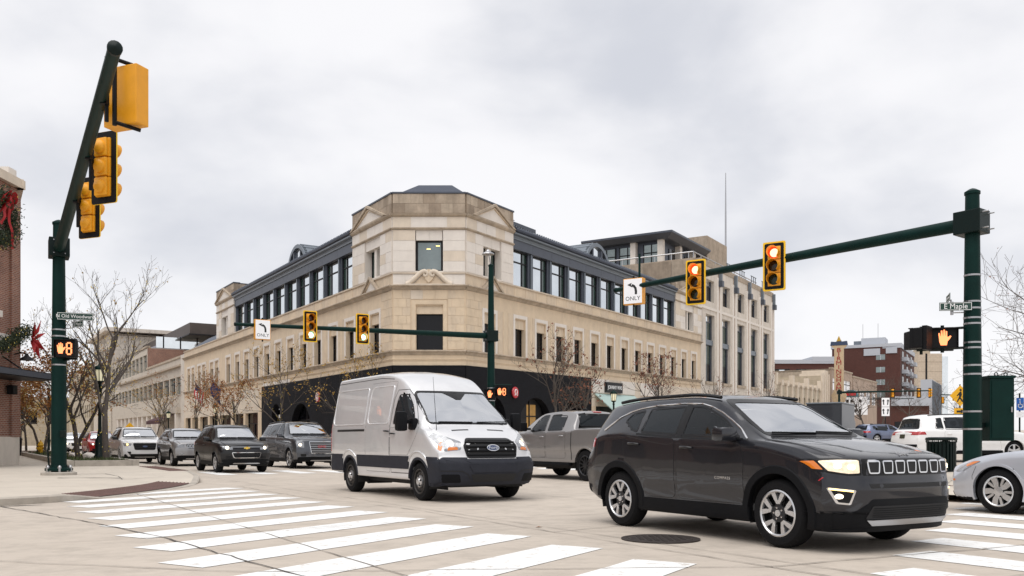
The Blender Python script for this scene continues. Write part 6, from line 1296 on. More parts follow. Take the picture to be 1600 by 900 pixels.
suv('family_suv', 'white SUV with a black grille, fourth in the queue beyond the planter', 'car', lane(7.3, 44.9), WB, 'paint_white', L=5.05, W=2.0, H=1.78, R_=.39, uf=.95, ur=3.97, hood=1.16, belt=1.16, face='expl', dens=.7, lights='dim', rim=.27, group=LANE)
suv('parked_suv', 'white SUV seen from behind, parked beyond the litter bin and right mast', 'car', (18.6, 33.6), math.atan2(.13, .991), 'paint_white', L=4.89, W=1.93, H=1.77, R_=.37, uf=.95, ur=3.74, face='plain', dens=.8, lights=False, rim=.25)
for (pp, tt, P, lab, kw) in ((8.0, 64, 'paint_red', 'red pickup-like SUV far back in the queue, left of the lamp post', dict(face='plain', lights=True)), (9.0, 56.5, 'paint_slate', 'grey SUV directly behind the white SUV in the queue', dict(face='plain')),
                         (11.2, 70, 'paint_jsilver', 'silver car behind the street lamp far down the left street', dict(face='plain', H=1.5, hood=.98, belt=.98)), (7.6, 76, 'paint_white', 'white SUV just behind the red vehicle', dict(face='plain'))):
    suv('queued_car', lab, 'car', lane(pp, tt), WB, P, dens=.45, group=LANE, **kw)
# ---- pickup driving away
def pickup():
    L = 5.89; sp = dict(L=L, W=2.03, uf=.96, ur=4.65, R=.42, ra=.475,
        top=[(0, 1.22), (.1, 1.30), (.6, 1.36), (1.25, 1.41), (1.40, 1.45), (1.8, 1.72), (2.15, 1.87), (2.5, 1.93), (3.1, 1.955), (3.75, 1.925), (3.93, 1.88), (4.02, 1.70), (4.10, 1.455), (4.2, 1.43), (5.8, 1.43), (5.89, 1.41)],
        belt=[(0, 1.1), (.2, 1.22), (.8, 1.28), (1.4, 1.32), (2.2, 1.30), (3.0, 1.33), (4.0, 1.36), (4.2, 1.38), (5.8, 1.385), (5.89, 1.36)],
        wtop=[(0, .75), (.3, .82), (1.3, .85), (2.2, .74), (3.0, .735), (3.9, .72), (4.12, .92), (4.3, .95), (5.89, .95)],
        wmid=[(0, .96), (.3, 1.0), (.8, 1.015), (5.6, 1.01), (5.89, .99)], wbelt=[(0, -.06), (1.4, -.035), (4.0, -.03), (4.3, -.02), (5.89, -.02)],
        bot=[(0, .38), (.5, .36), (1.4, .46), (4.0, .46), (5.2, .54), (5.89, .58)], crown=[(0, .05), (1.2, .04), (1.8, .12), (2.5, .08), (3.6, .07), (3.95, .10), (4.2, .02), (5.89, .015)],
        nose=[(.3, .1), (.5, 0), (1.3, .06)], tail=[(.4, .05), (.6, 0), (1.4, .03)], nbend=.2, tbend=.06)
    p = st(15.1, 18.8+3.69); c = Car('pickup_truck', 'silver-brown pickup truck driving away between the van and dark SUV', 'pickup', sp, (p.x, p.y, gz(p.x, p.y)), EB, None, .9); P = 'paint_truck'
    for ax in 'LR':
        sg = 1 if ax == 'L' else -1
        side_window(c, ax, [(1.92, 1.36), (2.72, 1.36), (2.72, 1.83), (2.42, 1.82), (2.18, 1.70)], .05, 'glass_side'); side_window(c, ax, [(2.84, 1.36), (3.58, 1.37), (3.60, 1.79), (2.84, 1.83)], .07, 'glass_dark')
        door(c, ax, [(1.62, .60), (2.76, .60), (2.78, 1.33), (1.70, 1.33)], (2.62, 1.20), P, hm='steel'); door(c, ax, [(2.80, .60), (3.74, .60), (3.76, 1.34), (2.80, 1.33)], (3.58, 1.22), P, hm='steel')
        c.ribbon('cab_gap', 'seam', ax, [(4.03, .56), (4.03, 1.36)], w=.03, off=.002); c.ribbon('body_crease', P, ax, [(1.6, .80), (3.9, .80)], w=.03, off=.006)
        m = MB(); x0, x1 = c.X(1.5), c.X(4.0); m.bbox((x1, min(sg*.92, sg*1.06), .40), (x0, max(sg*.92, sg*1.06), .47), .02); m.build('running_board', 'plastic_black', c.root, smooth=45)
        c.patch('tail_light', 'lamp_red', ax, rpoly([(5.70, .98), (5.84, .98), (5.84, 1.34), (5.74, 1.34)], .02), off=.006); c.patch('headlight', 'lamp_lens', ax, rpoly([(.2, .95), (.4, .97), (.4, 1.18), (.22, 1.15)], .02), off=.006)
        m = MB(); m.bbox((c.X(2.02), min(sg*1.10, sg*1.34), 1.36), (c.X(1.88), max(sg*1.10, sg*1.34), 1.62), .04); mo = m.build('wing_mirror', 'plastic_black', c.root, smooth=50); m = MB(); m.box((c.X(1.98), min(sg*.96, sg*1.12), 1.40), (c.X(1.92), max(sg*.96, sg*1.12), 1.46)); m.build('mirror_arm', 'plastic_black', mo)
    windscreen(c, [(-.82, 1.45), (.82, 1.45), (.70, 1.86), (-.70, 1.86)]); windscreen(c, [(-.74, 1.475), (.74, 1.475), (.68, 1.84), (-.68, 1.84)], 'B', r=.06, gl='glass_dark', name='rear_window', fr=.03)
    c.patch('brake_light', 'lamp_red', 'B', rpoly([(-.14, 1.875), (.14, 1.875), (.14, 1.905), (-.14, 1.905)], .005, step=.05), off=.01, rings=3)
    c.patch('tonneau_cover', 'plastic_black', 'T', rpoly([(4.16, -.86), (5.74, -.86), (5.74, .86), (4.16, .86)], .04), off=.006)
    c.patch('tailgate', P, 'B', rpoly([(-.78, .70), (.78, .70), (.78, 1.36), (-.78, 1.36)], .04), off=.01); m = MB(); m.bbox((c.X(5.98), -.95, .56), (c.X(5.84), .95, .70), .03); m.build('rear_bumper', 'chrome', c.root, smooth=40)
    m = MB(); m.bbox((c.X(3.42), -.05, 1.94), (c.X(3.28), .05, 2.0), .02); m.build('roof_aerial', 'trim_black', c.root)
    c.arch_trim(P, .05, .018); c.wheels('black6', .27, .26, .0); c.seats([(2.75, (.42, -.42)), (3.5, (.42, -.42))], .95); c.dash(1.5, 1.95, 1.32, .75); c.finish(P, 'plastic_black', lambda u: .50)
pickup()
# ---- sedan entering from the right
def sedan():
    L = 4.85; sp = dict(L=L, W=1.84, uf=.98, ur=3.73, R=.335, ra=.385,
        top=[(0, .70), (.10, .76), (.5, .86), (1.1, .95), (1.28, .98), (1.7, 1.21), (2.05, 1.38), (2.5, 1.475), (3.0, 1.48), (3.5, 1.41), (3.9, 1.25), (4.2, 1.12), (4.7, 1.08), (4.85, 1.02)],
        belt=[(0, .62), (.15, .70), (.6, .82), (1.2, .91), (2, .94), (3.5, .98), (4.3, 1.0), (4.85, .92)], wtop=[(0, .60), (.3, .68), (1.2, .74), (2.1, .58), (3, .57), (3.9, .58), (4.2, .70), (4.85, .72)],
        wmid=[(0, .84), (.3, .895), (.7, .915), (4.2, .915), (4.85, .85)], wbelt=[(0, -.12), (.5, -.07), (1.3, -.04), (4.85, -.05)], bot=[(0, .22), (.4, .18), (1.4, .18), (3.4, .18), (4.85, .34)],
        crown=[(0, .04), (1, .04), (1.6, .12), (2.4, .09), (3.5, .09), (4.2, .05), (4.85, .03)], nose=[(.15, .1), (.3, .02), (.5, 0), (.65, .03), (.8, .12)], tail=[(.3, .1), (.5, 0), (1.1, .05)], nbend=.34, tbend=.14)
    p = st(13.87, 7.16); c = Car('sedan', 'pale silver sedan with twisted-spoke wheels entering at the right edge', 'car', sp, (p.x, p.y, gz(p.x, p.y)), EB, None, 1.0); P = 'paint_ice'
    for ax in 'LR':
        side_window(c, ax, [(1.75, .98), (2.55, .98), (2.55, 1.38), (2.35, 1.38), (2.05, 1.22)], .04); side_window(c, ax, [(2.65, .98), (3.5, 1.0), (3.3, 1.30), (2.65, 1.38)], .05, 'glass_dark')
        door(c, ax, [(1.5, .34), (2.6, .34), (2.6, .95), (1.58, .93)], (2.42, .84), P); door(c, ax, [(2.64, .34), (3.2, .34), (3.5, .75), (3.55, .97), (2.64, .95)], (3.35, .86), P)
        sg = 1 if ax == 'L' else -1; hl = c.patch('headlight', 'lamp_lens', ax, rpoly([(.28, .60), (.44, .62), (.74, .775), (.62, .78), (.30, .70)], .03, step=.05), off=.005); c.patch('indicator', 'lamp_amber', ax, rpoly([(.50, .685), (.60, .72), (.72, .775), (.60, .765), (.48, .72)], .015, step=.04), off=.009, parent=hl)
        c.patch('side_marker', 'lamp_amber', ax, rpoly([(.26, .47), (.30, .47), (.30, .50), (.26, .50)], .005, step=.02), off=.005, rings=3, parent=hl)
        c.ribbon('bumper_gap', 'seam', ax, [(.62, .36), (.60, .55), (.66, .70)], w=.007, off=.0015); c.patch('sill', 'plastic_black', ax, rpoly([(1.4, .19), (3.3, .19), (3.3, .26), (1.4, .26)], .02), off=.008)
        c.patch('tail_light', 'lamp_red', ax, rpoly([(4.4, .80), (4.7, .82), (4.7, .95), (4.4, .93)], .03), off=.005)
    windscreen(c, [(-.68, .985), (.68, .985), (.54, 1.38), (-.54, 1.38)]); windscreen(c, [(-.62, 1.12), (.62, 1.12), (.5, 1.38), (-.5, 1.38)], 'B', gl='glass_dark', name='rear_window')
    c.patch('grille', 'trim_black', 'F', rpoly([(-.42, .50), (.42, .50), (.48, .64), (-.48, .64)], .05), off=.006); c.patch('lower_bumper', 'plastic_black', 'F', rpoly([(-.7, .22), (.7, .22), (.7, .30), (-.7, .30)], .03), off=.008)
    c.arch_trim(P, .025, .008); c.wheels('twist', .225, .21, .01); c.mirrors(P, 1.95, 1.0, .90); c.seats([(2.5, (.38, -.38))], .5); c.dash(1.3, 1.75, .93, .66); c.finish(P, 'plastic_black', lambda u: .23)
sedan()
# ---- dark box truck and parked cars far down the right street
def box_truck():
    t = thing('box_truck', 'dark grey box truck parked beyond the dark SUV bonnet', 'truck', (24.2, 66.5, gz(24.2, 66.5)-.25), math.atan2(D2.y, D2.x)); h = 1.25
    part('cargo_box', 'paint_box', t, lambda m: m.bbox((-2.6, -h, .55), (2.6, h, 3.3), .06)); part('cargo_roof', 'metal_blue_light', t, lambda m: m.bbox((-2.66, -h-.04, 3.28), (2.64, h+.04, 3.38), .03)); part('rear_door', 'paint_box', t, lambda m: m.bbox((-2.63, -h+.12, .7), (-2.60, h-.12, 3.1), .01))
    part('cab', 'paint_box', t, lambda m: m.bbox((2.7, -1.05, .5), (4.4, 1.05, 2.2), .2)); part('bumper', 'plastic_black', t, lambda m: m.bbox((-2.75, -1.1, .45), (-2.6, 1.1, .6), .02)); part('side_emblem', 'badge_blue', t, lambda m: m.tube([(-1.9, h+.01, 1.2), (-1.5, h+.01, .95), (-1.0, h+.01, 1.1), (-.8, h+.01, 1.6)], .09, 6))
    part('rear_emblem', 'badge_cyan', t, lambda m: m.tube([(-2.64, -.7, 1.6), (-2.64, -.4, 1.3), (-2.64, .1, 1.35), (-2.64, .45, 1.8)], .09, 6))
    for x in (-1.6, 3.4):
        for y in (-1.05, 1.05): part('wheel', 'tyre', t, lambda m: m.lathe([(.2, -.13), (.42, -.13), (.42, .13), (.2, .13)], 18, Matrix.Translation((x, y, .42)) @ Matrix.Rotation(math.pi/2, 4, 'X')), 40)
mat('badge_cyan', (.02, .25, .55), .5)
box_truck()
suv('parked_car', 'dark SUV parked beside the dark box truck', 'car', (29.8, 76), math.atan2(.2, .9), 'paint_black', dens=.4, face='plain', lights=False)
suv('parked_car', 'pale blue car parked left of the white SUV', 'car', (29.0, 66), math.atan2(.35, .93), 'paint_blue', dens=.4, face='plain', lights=False, H=1.5, hood=.98, belt=.98)
# ------------------------------------------------------------------ traffic signals
def head_parts(par, lit, mm=None):
    """Three-lens signal head, face towards local -Y, centred on the origin; a part of its mast."""
    Mx = mm or Matrix.Identity(4)
    def P(name, mt, fn, smooth=None, p=None):
        m = MB(); fn(m); m.v = [tuple(Mx @ Vector(v)) for v in m.v]; return m.build(name, mt, p or par, smooth=smooth)
    def rr(w, h, r=.05): return [(p.x, p.y) for p in rpoly([(-w, -h), (w, -h), (w, h), (-w, h)], r, n=3, step=9)]
    XZ = Matrix.Rotation(math.pi/2, 4, 'X')
    bp = P('signal_head', 'signal_black', lambda m: m.prism(rr(.30, .665), -.012, .012, XZ))
    o = rr(.305, .67); i_ = rr(.262, .628); m = MB(); k = len(o); vs = [XZ @ Vector((x, y, zz)) for zz in (.016,) for x, y in o+i_]+[XZ @ Vector((x, y, -.014)) for x, y in o]
    m.add(vs, [(j, (j+1) % k, k+(j+1) % k, k+j) for j in range(k)]+[(2*k+j, 2*k+(j+1) % k, (j+1) % k, j) for j in range(k)]); m.v = [tuple(Mx @ Vector(v)) for v in m.v]; m.build('reflective_border', 'signal_yellow_line', bp)
    for j in range(3):
        z = .365-.365*j
        h = P('housing', 'signal_yellow', lambda m: (m.bbox((-.175, -.03, z-.178), (.175, .05, z+.178), .02), m.bbox((-.150, .04, z-.172), (.150, .11, z+.172), .03), m.lathe([(.13, .10), (.12, .15), (.06, .19), (.001, .20)], 16, Matrix.Translation((0, 0, z)) @ Matrix.Rotation(-math.pi/2, 4, 'X'), cap=False)), 40, bp)
        nm = ('red', 'amber', 'green')[j]; on = lit == nm
        P('lens', {'red': 'lens_red_rim', 'green': 'lens_green_rim'}.get(nm) if on else 'lens_off_'+nm, lambda m: m.lathe([(.150, .028), (.146, .036), (.10, .048), (.001, .055)], 24, Matrix.Translation((0, 0, z)) @ XZ, cap=False), 60, h)
        if on: P('lit_lens', 'lens_%s_on' % nm, lambda m: m.lathe([(.115, .05), (.08, .056), (.001, .060)], 20, Matrix.Translation((.012, 0, z-.008)) @ XZ, cap=False), 60, h)
        def vis(m):
            n = 18; vs = []
            for q in range(n+1):
                a = math.radians(-50+280*q/n); c, s = math.cos(a), math.sin(a); le = .20+.08*max(0, (s+.77)/1.77)**.8
                for r_, y in ((.160, -.02), (.160, -.02-le), (.152, -.02-le), (.152, -.02)): vs.append((r_*c, y, z+r_*s))
            m.add(vs, [(4*q+a, 4*q+a+1, 4*q+a+5, 4*q+a+4) for q in range(n) for a in range(3)])
        P('visor', 'signal_yellow', vis, 40, h)
    return bp
def only_box(par, mm, w=.62, h=.78, d=.22):
    def P(name, mt, fn, p=None):
        m = MB(); fn(m); m.v = [tuple(mm @ Vector(v)) for v in m.v]; return m.build(name, mt, p or par)
    b = P('lane_sign_box', 'signal_yellow', lambda m: m.bbox((-w/2, 0, -h/2), (w/2, d, h/2), .015)); f = P('sign_face', 'sign_white', lambda m: m.bbox((-w/2+.025, -.012, -h/2+.025), (w/2-.025, .0, h/2-.025), .004), b)
    XZ = Matrix.Rotation(math.pi/2, 4, 'X')
    arc = [(.10, -.10), (.10, .0), (.085, .08), (.04, .145), (-.03, .185)]
    def arrow(m):
        o = []; i = []
        for k, (x, y) in enumerate(arc):
            a = Vector(arc[max(k-1, 0)]); c = Vector(arc[min(k+1, len(arc)-1)]); t = (c-a).normalized(); n = Vector((-t.y, t.x))*.036; o.append(Vector((x, y))+n); i.append(Vector((x, y))-n)
        m.prism([(p.x*w/.62, p.y*h/.78) for p in o+i[::-1]], .013, .017, XZ); m.prism([(-.19, .215), (-.04, .27), (-.06, .20), (-.005, .115)][::1], .013, .0175, XZ)
    P('arrow', 'letter_black', arrow, f); text('ONLY', .185, 'letter_black', f, mm @ Matrix.Translation((0, -.0135, -.24)) @ XZ, .002, sx=1.0, spacing=1.05); return b
HAND = [(-.10, -.20), (.09, -.20), (.11, -.08), (.19, .01), (.23, .08), (.19, .10), (.12, .05), (.10, .08), (.10, .24), (.055, .25), (.05, .09), (.04, .10), (.03, .29), (-.015, .29), (-.02, .10), (-.03, .10), (-.05, .27), (-.095, .26), (-.09, .08), (-.10, .08), (-.13, .19), (-.17, .175), (-.15, .02), (-.14, -.08)]
def ped(par, mm, digit=None, w=.48, h=.44, size=.82):
    def P(name, mt, fn, p=None):
        m = MB(); fn(m); m.v = [tuple(mm @ Vector(v)) for v in m.v]; return m.build(name, mt, p or par)
    XZ = Matrix.Rotation(math.pi/2, 4, 'X')
    b = P('pedestrian_signal', 'signal_black', lambda m: (m.bbox((-w/2, 0, -h/2), (w/2, .22, h/2), .03), m.box((-w/2, -.08, h/2-.02), (w/2, .02, h/2)), m.box((-w/2, -.05, -h/2), (-w/2+.012, .02, h/2)), m.box((w/2-.012, -.05, -h/2), (w/2, .02, h/2)), m.box((-w/2+.05, .2, -h/2-.04), (w/2-.05, .3, h/2+.04))))
    ox = -.11 if digit else 0
    P('hand_symbol', 'led_orange', lambda m: m.prism([(ox+x*size*.80, y*size*.85-.02) for x, y in HAND], .004, .012, XZ), b)
    if digit:
        def seg(m):
            X0, X1, t = .03, .19, .04; Z = [-.16, 0, .15]
            for z in Z: m.box((X0+.03, -.012, z-t/2), (X1-.03, -.004, z+t/2))
            for x in (X0, X1-t): m.box((x, -.012, Z[0]+.02), (x+t, -.004, Z[1]-.01)); m.box((x, -.012, Z[1]+.01), (x+t, -.004, Z[2]-.01))
        P('countdown_digit', 'led_orange', seg, b)
    return b
def at_arm(px, p, q):      # point on the arm seen in picture column px
    a = (px-800)/1370; d = q-p; t = (a*p.y-p.x)/(d.x-a*d.y); return p+d*t
def facing(loc, f):        # matrix with local -Y along f
    f = Vector((f[0], f[1], 0)).normalized(); return frame(loc, Vector((-f.y, f.x, 0)), -f)
def fc(loc, f):
    f = Vector((*f[:2], 0)).normalized(); x = Vector((0, 0, 1)).cross(-f).normalized()*-1; m = Matrix.Identity(4); y = -f; z = Vector((0, 0, 1)); x = y.cross(z)
    for i in range(3): m[i][0] = x[i]; m[i][1] = y[i]; m[i][2] = z[i]; m[i][3] = loc[i]
    return m
def band(m, z, r): m.lathe([(r, z-.02), (r+.012, z-.02), (r+.012, z+.02), (r, z+.02)], 20, cap=False)
def mast(name, label, base, h, tip, za, zt, r0=.20, r1=.15, ra0=.15, ra1=.075, bands=()):
    b = Vector(base); t = thing(name, label, 'traffic signal', b); q = Vector((tip[0]-b.x, tip[1]-b.y, 0)); u = q.normalized(); za -= b.z; zt -= b.z
    part('pole', 'pole_green', t, lambda m: m.lathe([(r0, .0), (r0*.97, h*.4), (r1, h), (r1+.02, h), (r1+.02, h+.06), (r1*.5, h+.12), (.02, h+.14)], 20), 40)
    fl = part('base_flange', 'pole_green', t, lambda m: m.lathe([(r0+.16, .03), (r0+.16, .10), (r0+.03, .12), (r0+.02, .2)], 20), 40)
    for i in range(6): a = i*math.pi/3; part('anchor_bolt', 'steel', fl, lambda m: m.lathe([(.035, -.06), (.035, .03), (.05, .03), (.05, .14), (.03, .18), (.001, .19)], 8, Matrix.Translation(((r0+.12)*math.cos(a), (r0+.12)*math.sin(a), 0))))
    part('footing', 'kerb', t, lambda m: m.lathe([(r0+.28, -.3), (r0+.26, -.02), (r0+.2, .0)], 20))
    pts = [Vector((0, 0, za))+u*(r0*1.1)+(Vector((q.x, q.y, zt-za))-u*r0*1.1)*(i/10) for i in range(11)]
    arm = part('mast_arm', 'pole_green', t, lambda m: m.tube(pts, [ra0+(ra1-ra0)*i/10 for i in range(11)], 14), 40); part('arm_end_cap', 'pole_dark', arm, lambda m: m.lathe([(ra1+.01, -.04), (ra1+.012, .02), (ra1*.6, ra1*.6), (.001, ra1*.75)], 14, frame(pts[-1], u.orthogonal(), u.cross(u.orthogonal()))), 50)
    Mc = Matrix.Rotation(math.atan2(u.y, u.x), 4, 'Z'); cl = part('arm_clamp', 'pole_dark', t, lambda m: m.bbox((-r0-.08, -r0-.06, za-.26), (r0+.12, r0+.06, za+.26), .02, Mc))
    for zz in (-.18, .18):
        for yy in (-.14, .14): part('clamp_bolt', 'steel', cl, lambda m: m.tube([Mc @ Vector((-r0-.22, yy, za+zz)), Mc @ Vector((r0+.16, yy, za+zz))], .016, 6))
    for z in bands: part('steel_band', 'steel', t, lambda m: band(m, z-b.z, r0*(1-.25*(z-b.z)/h)+.004))
    return t, u
def hanger(t, p, z, arm_z, f, d=.16):     # bracket from the arm to a head
    b = Vector(t.location); P = Vector((p.x, p.y, 0)); m = MB(); F = Vector((*f[:2], 0)).normalized()
    m.cbox((0, 0, 0), (.10, .10, .24), Matrix.Translation(Vector((p.x-b.x, p.y-b.y, arm_z-b.z))+F*.06)); m.tube([Vector((p.x-b.x, p.y-b.y, z-b.z-.5))+F*.10, Vector((p.x-b.x, p.y-b.y, z-b.z+.5))+F*.10], .03, 6); m.build('hanger_bracket', 'signal_black', t)
def on_arm(t, px, pole, tip, yc, f, what, off=.22, zoff=None, armz=6.1):
    p = at_arm(px, Vector(pole[:2]), Vector(tip[:2])); F = Vector(f[:2]).normalized(); q = p+F*off; z = 1.08+(689-yc)/1370*q.y; b = Vector(t.location)
    mm = fc((q.x-b.x, q.y-b.y, z-b.z), f); hanger(t, p, z, armz, f); return what(t, mm)
# right mast (red)
pr, tr = (10.5, 20.0, .2), (3.44, 29.1); fR = (-D2.x, -D2.y)
t, u = mast('signal_mast', 'dark green signal mast at right, arm carrying two red signals', pr, 6.5, tr, 6.05, 6.08, bands=(1.35, 1.75, 2.6, 2.8, 3.2, 3.32, 3.75, 3.88, 4.1, 4.25, 4.85)); MR = t
on_arm(t, 1213, pr, tr, 416, fR, lambda t, mm: head_parts(t, 'red', mm)); on_arm(t, 1091, pr, tr, 441, fR, lambda t, mm: head_parts(t, 'red', mm)); on_arm(t, 992, pr, tr, 455, fR, lambda t, mm: only_box(t, mm, .68, .84), off=.16)
part('sign_bracket', 'pole_green', t, lambda m: m.tube([(4.05-10.5+.05, 28.3-20-.1, 5.4), (4.05-10.5+.05, 28.3-20-.1, 6.9)], .04, 6))
part('bracket_arm', 'pole_dark', t, lambda m: (m.tube([(0, 0, 3.48), (-1.22, .1, 3.40)], .03, 8), m.tube([(0, 0, 3.02), (-1.22, .1, 2.96)], .03, 8), m.tube([(-1.12, .1, 2.86), (-1.12, .1, 3.5)], .035, 8), m.tube([(-.66, .05, 2.9), (-.66, .05, 3.52)], .04, 8)))
ped(t, fc((-.68, -.06, 3.22), (-.25, -1)), None, .60, .46, .85); ped(t, fc((-1.32, -.05, 3.2), (-1, .9)), None, .5, .46); part('side_housing', 'signal_black', t, lambda m: m.bbox((-1.42, -.1, 2.98), (-.98, .35, 3.40), .04))
# street-name plates
def plate(par, loc, f, w, h, words, size, mt='sign_green', lm='letter_white', border=True):
    mm = fc(loc, f); XZ = Matrix.Rotation(math.pi/2, 4, 'X'); m = MB(); m.bbox((-w/2, -.006, -h/2), (w/2, .006, h/2), .004); m.v = [tuple(mm @ Vector(v)) for v in m.v]; p = m.build('street_name_plate', mt, par)
    if border:
        m = MB(); [m.box(a, b_) for a, b_ in (((-w/2+.012, -.009, h/2-.022), (w/2-.012, -.006, h/2-.012)), ((-w/2+.012, -.009, -h/2+.012), (w/2-.012, -.006, -h/2+.022)), ((-w/2+.012, -.009, -h/2+.022), (-w/2+.022, -.006, h/2-.022)), ((w/2-.022, -.009, -h/2+.022), (w/2-.012, -.006, h/2-.022)))]; m.v = [tuple(mm @ Vector(v)) for v in m.v]; m.build('plate_border', lm, p)
    text(words, size, lm, p, mm @ Matrix.Translation((0, -.0075, 0)) @ XZ, .001, sx=.95); return p
plate(t, (-.44, -.12, 3.93), (-.15, -1), .70, .19, 'E Maple', .17); plate(t, (-.50, .1, 4.15), (-1, .35), .6, .17, 'N Old Woodward', .075)
part('plate_bracket', 'steel', t, lambda m: (m.tube([(0, 0, 3.82), (-.5, -.02, 3.80), (-.5, -.02, 4.1)], .018, 6), m.cbox((-.48, -.03, 3.9), (.05, .05, .3))))
cbn = thing('control_cabinet', 'dark green metal control cabinet strapped to the right signal mast', 'cabinet', (11.28, 20.35, .9)); part('case', 'pole_green', cbn, lambda m: m.bbox((-.34, -.28, .18), (.22, .24, 1.62), .015)); part('lid', 'pole_green', cbn, lambda m: m.bbox((-.36, -.31, 1.62), (.24, .27, 1.68), .01)); part('door', 'pole_green', cbn, lambda m: m.bbox((-.30, -.295, .24), (.18, -.28, 1.56), .004))
for x in (-.1, .12): part('lifting_eye', 'pole_dark', cbn, lambda m: m.tube([(x+.04*math.cos(a), -.1, 1.72+.04*math.sin(a)) for a in [i*math.pi/6 for i in range(13)]], .012, 5))
part('latch', 'steel', cbn, lambda m: m.cbox((.14, -.31, .9), (.03, .03, .12))); part('mount', 'pole_dark', cbn, lambda m: m.box((-.62, -.1, .5), (-.34, .1, .6)))
# left mast (seen from behind)
pl, tl = (-12.66, 24.5, .22), (-5.3, 11.7); fLf = (.36, .93)
t, u = mast('signal_mast', 'dark green signal mast at left with its arm reaching overhead, signals seen from behind', pl, 6.9, tl, 6.45, 6.32, bands=(3.2, 3.42, 4.0, 4.18), ra0=.15, ra1=.088); ML = t
def on_left(tt, f, what, off, z):
    p = Vector(pl[:2]).lerp(Vector(tl), tt); q = p+Vector(f)*off; mm = fc((q.x-pl[0], q.y-pl[1], z-pl[2]), f); hanger(t, p, z, 6.35, f); return what(t, mm)
on_left(.665, fLf, lambda t, mm: head_parts(t, 'none', mm), .42, 6.18); on_left(.435, fLf, lambda t, mm: head_parts(t, 'none', mm), .42, 6.22); on_left(.87, fLf, lambda t, mm: only_box(t, mm, .66, .92, .26), .62, 6.48)
pp = Vector(pl[:2]).lerp(Vector(tl), .87)-Vector(pl[:2]); part('sign_bracket', 'signal_black', t, lambda m: (m.tube([(pp.x+.10, pp.y+.22, 5.75), (pp.x+.10, pp.y+.22, 6.95)], .035, 6), m.tube([(pp.x+.10, pp.y+.22, 5.8), (pp.x+.42, pp.y+.42, 5.74)], .03, 6), m.tube([(pp.x+.10, pp.y+.22, 6.78), (pp.x+.3, pp.y+.4, 6.76)], .03, 6)))
ped(t, fc((.30, -.26, 3.42), (.12, -1)), True, .56, .50, .72); part('bracket_arm', 'pole_dark', t, lambda m: (m.tube([(0, 0, 3.72), (.32, -.1, 3.72)], .03, 8), m.tube([(0, 0, 3.12), (.32, -.1, 3.12)], .03, 8)))
plate(t, (.52, -.12, 4.32), (.35, -1), .92, .21, 'N Old Woodward', .135); plate(t, (.48, .1, 4.14), (-.6, -1), .5, .17, 'E Maple', .12); part('plate_bracket', 'steel', t, lambda m: m.tube([(0, 0, 3.98), (.45, -.05, 4.02), (.45, -.05, 4.3)], .016, 6))
part('push_button', 'pole_dark', t, lambda m: m.bbox((.16, -.28, .95), (.30, -.16, 1.15), .02)); part('conduit', 'pole_dark', t, lambda m: m.tube([(-.22, -.1, .1), (-.24, -.14, .6), (-.20, -.1, .9)], .025, 6))
# middle mast (green)
pm, tm = (-1.0, 41.8, .3), (-11.5, 36.4); fM = (-D1.x, -D1.y)
t, u = mast('signal_mast', 'green signal mast behind the van, arm carrying two green signals', pm, 9.1, tm, 6.08, 5.93, r0=.19, r1=.12, ra0=.14, ra1=.07, bands=(3.0, 3.6)); MM = t
on_arm(t, 563.5, pm, tm, 514, fM, lambda t, mm: head_parts(t, 'green', mm)); on_arm(t, 482, pm, tm, 510, fM, lambda t, mm: head_parts(t, 'green', mm)); on_arm(t, 409, pm, tm, 515, fM, lambda t, mm: only_box(t, mm, .66, .84), off=.16)
part('luminaire', 'steel', t, lambda m: (m.tube([(0, 0, 9.0), (-.05, -.05, 9.4), (-.12, -.1, 9.7)], .03, 6), m.lathe([(.30, -.05), (.28, .0), (.12, .08), (.06, .16), (.02, .2)], 14, Matrix.Translation((-.14, -.1, 9.7)))))
ped(t, fc((.52, -.2, 3.12), (.2, -1)), True, .5, .46, .8); ped(t, fc((-.05, -.3, 3.0), (-.3, -1)), None, .5, .46); part('bracket_arm', 'pole_green', t, lambda m: m.tube([(-.2, -.1, 3.45), (1.0, -.1, 3.45)], .03, 6))
# far signals down the right street
def far_mast(label, base, tip, heads, h=6.2, boxes=()):
    t, u = mast('signal_mast', label, base, h, tip, base[2]+h-.3, base[2]+h-.1, r0=.18, r1=.13)
    for px, lit, f in heads:
        p = at_arm(px, Vector(base[:2]), Vector(tip)); F = Vector(f).normalized(); q = p+F*.25; head_parts(t, lit, fc((q.x-base[0], q.y-base[1], h-.4), f))
    return t
far_mast('thin green signal mast beside the vertical theatre sign, arm reaching right', (44.4, 119, gz(44.4, 119)), (56.6, 118.4), [(1396, 'none', (0, 1)), (1437, 'none', (0, 1)), (1450, 'none', (1, .1))], 6.3)
far_mast('distant signal mast with one green signal, right of the brown apartments', (76, 138, gz(76, 138)), (67, 137), [(1490, 'green', (0, -1))], 6.0)
far_mast('distant low signal mast behind the white parked SUV', (57, 122+44, 3), (76, 166), [(1474, 'none', (0, 1)), (1331, 'none', (0, 1))], 6.2)
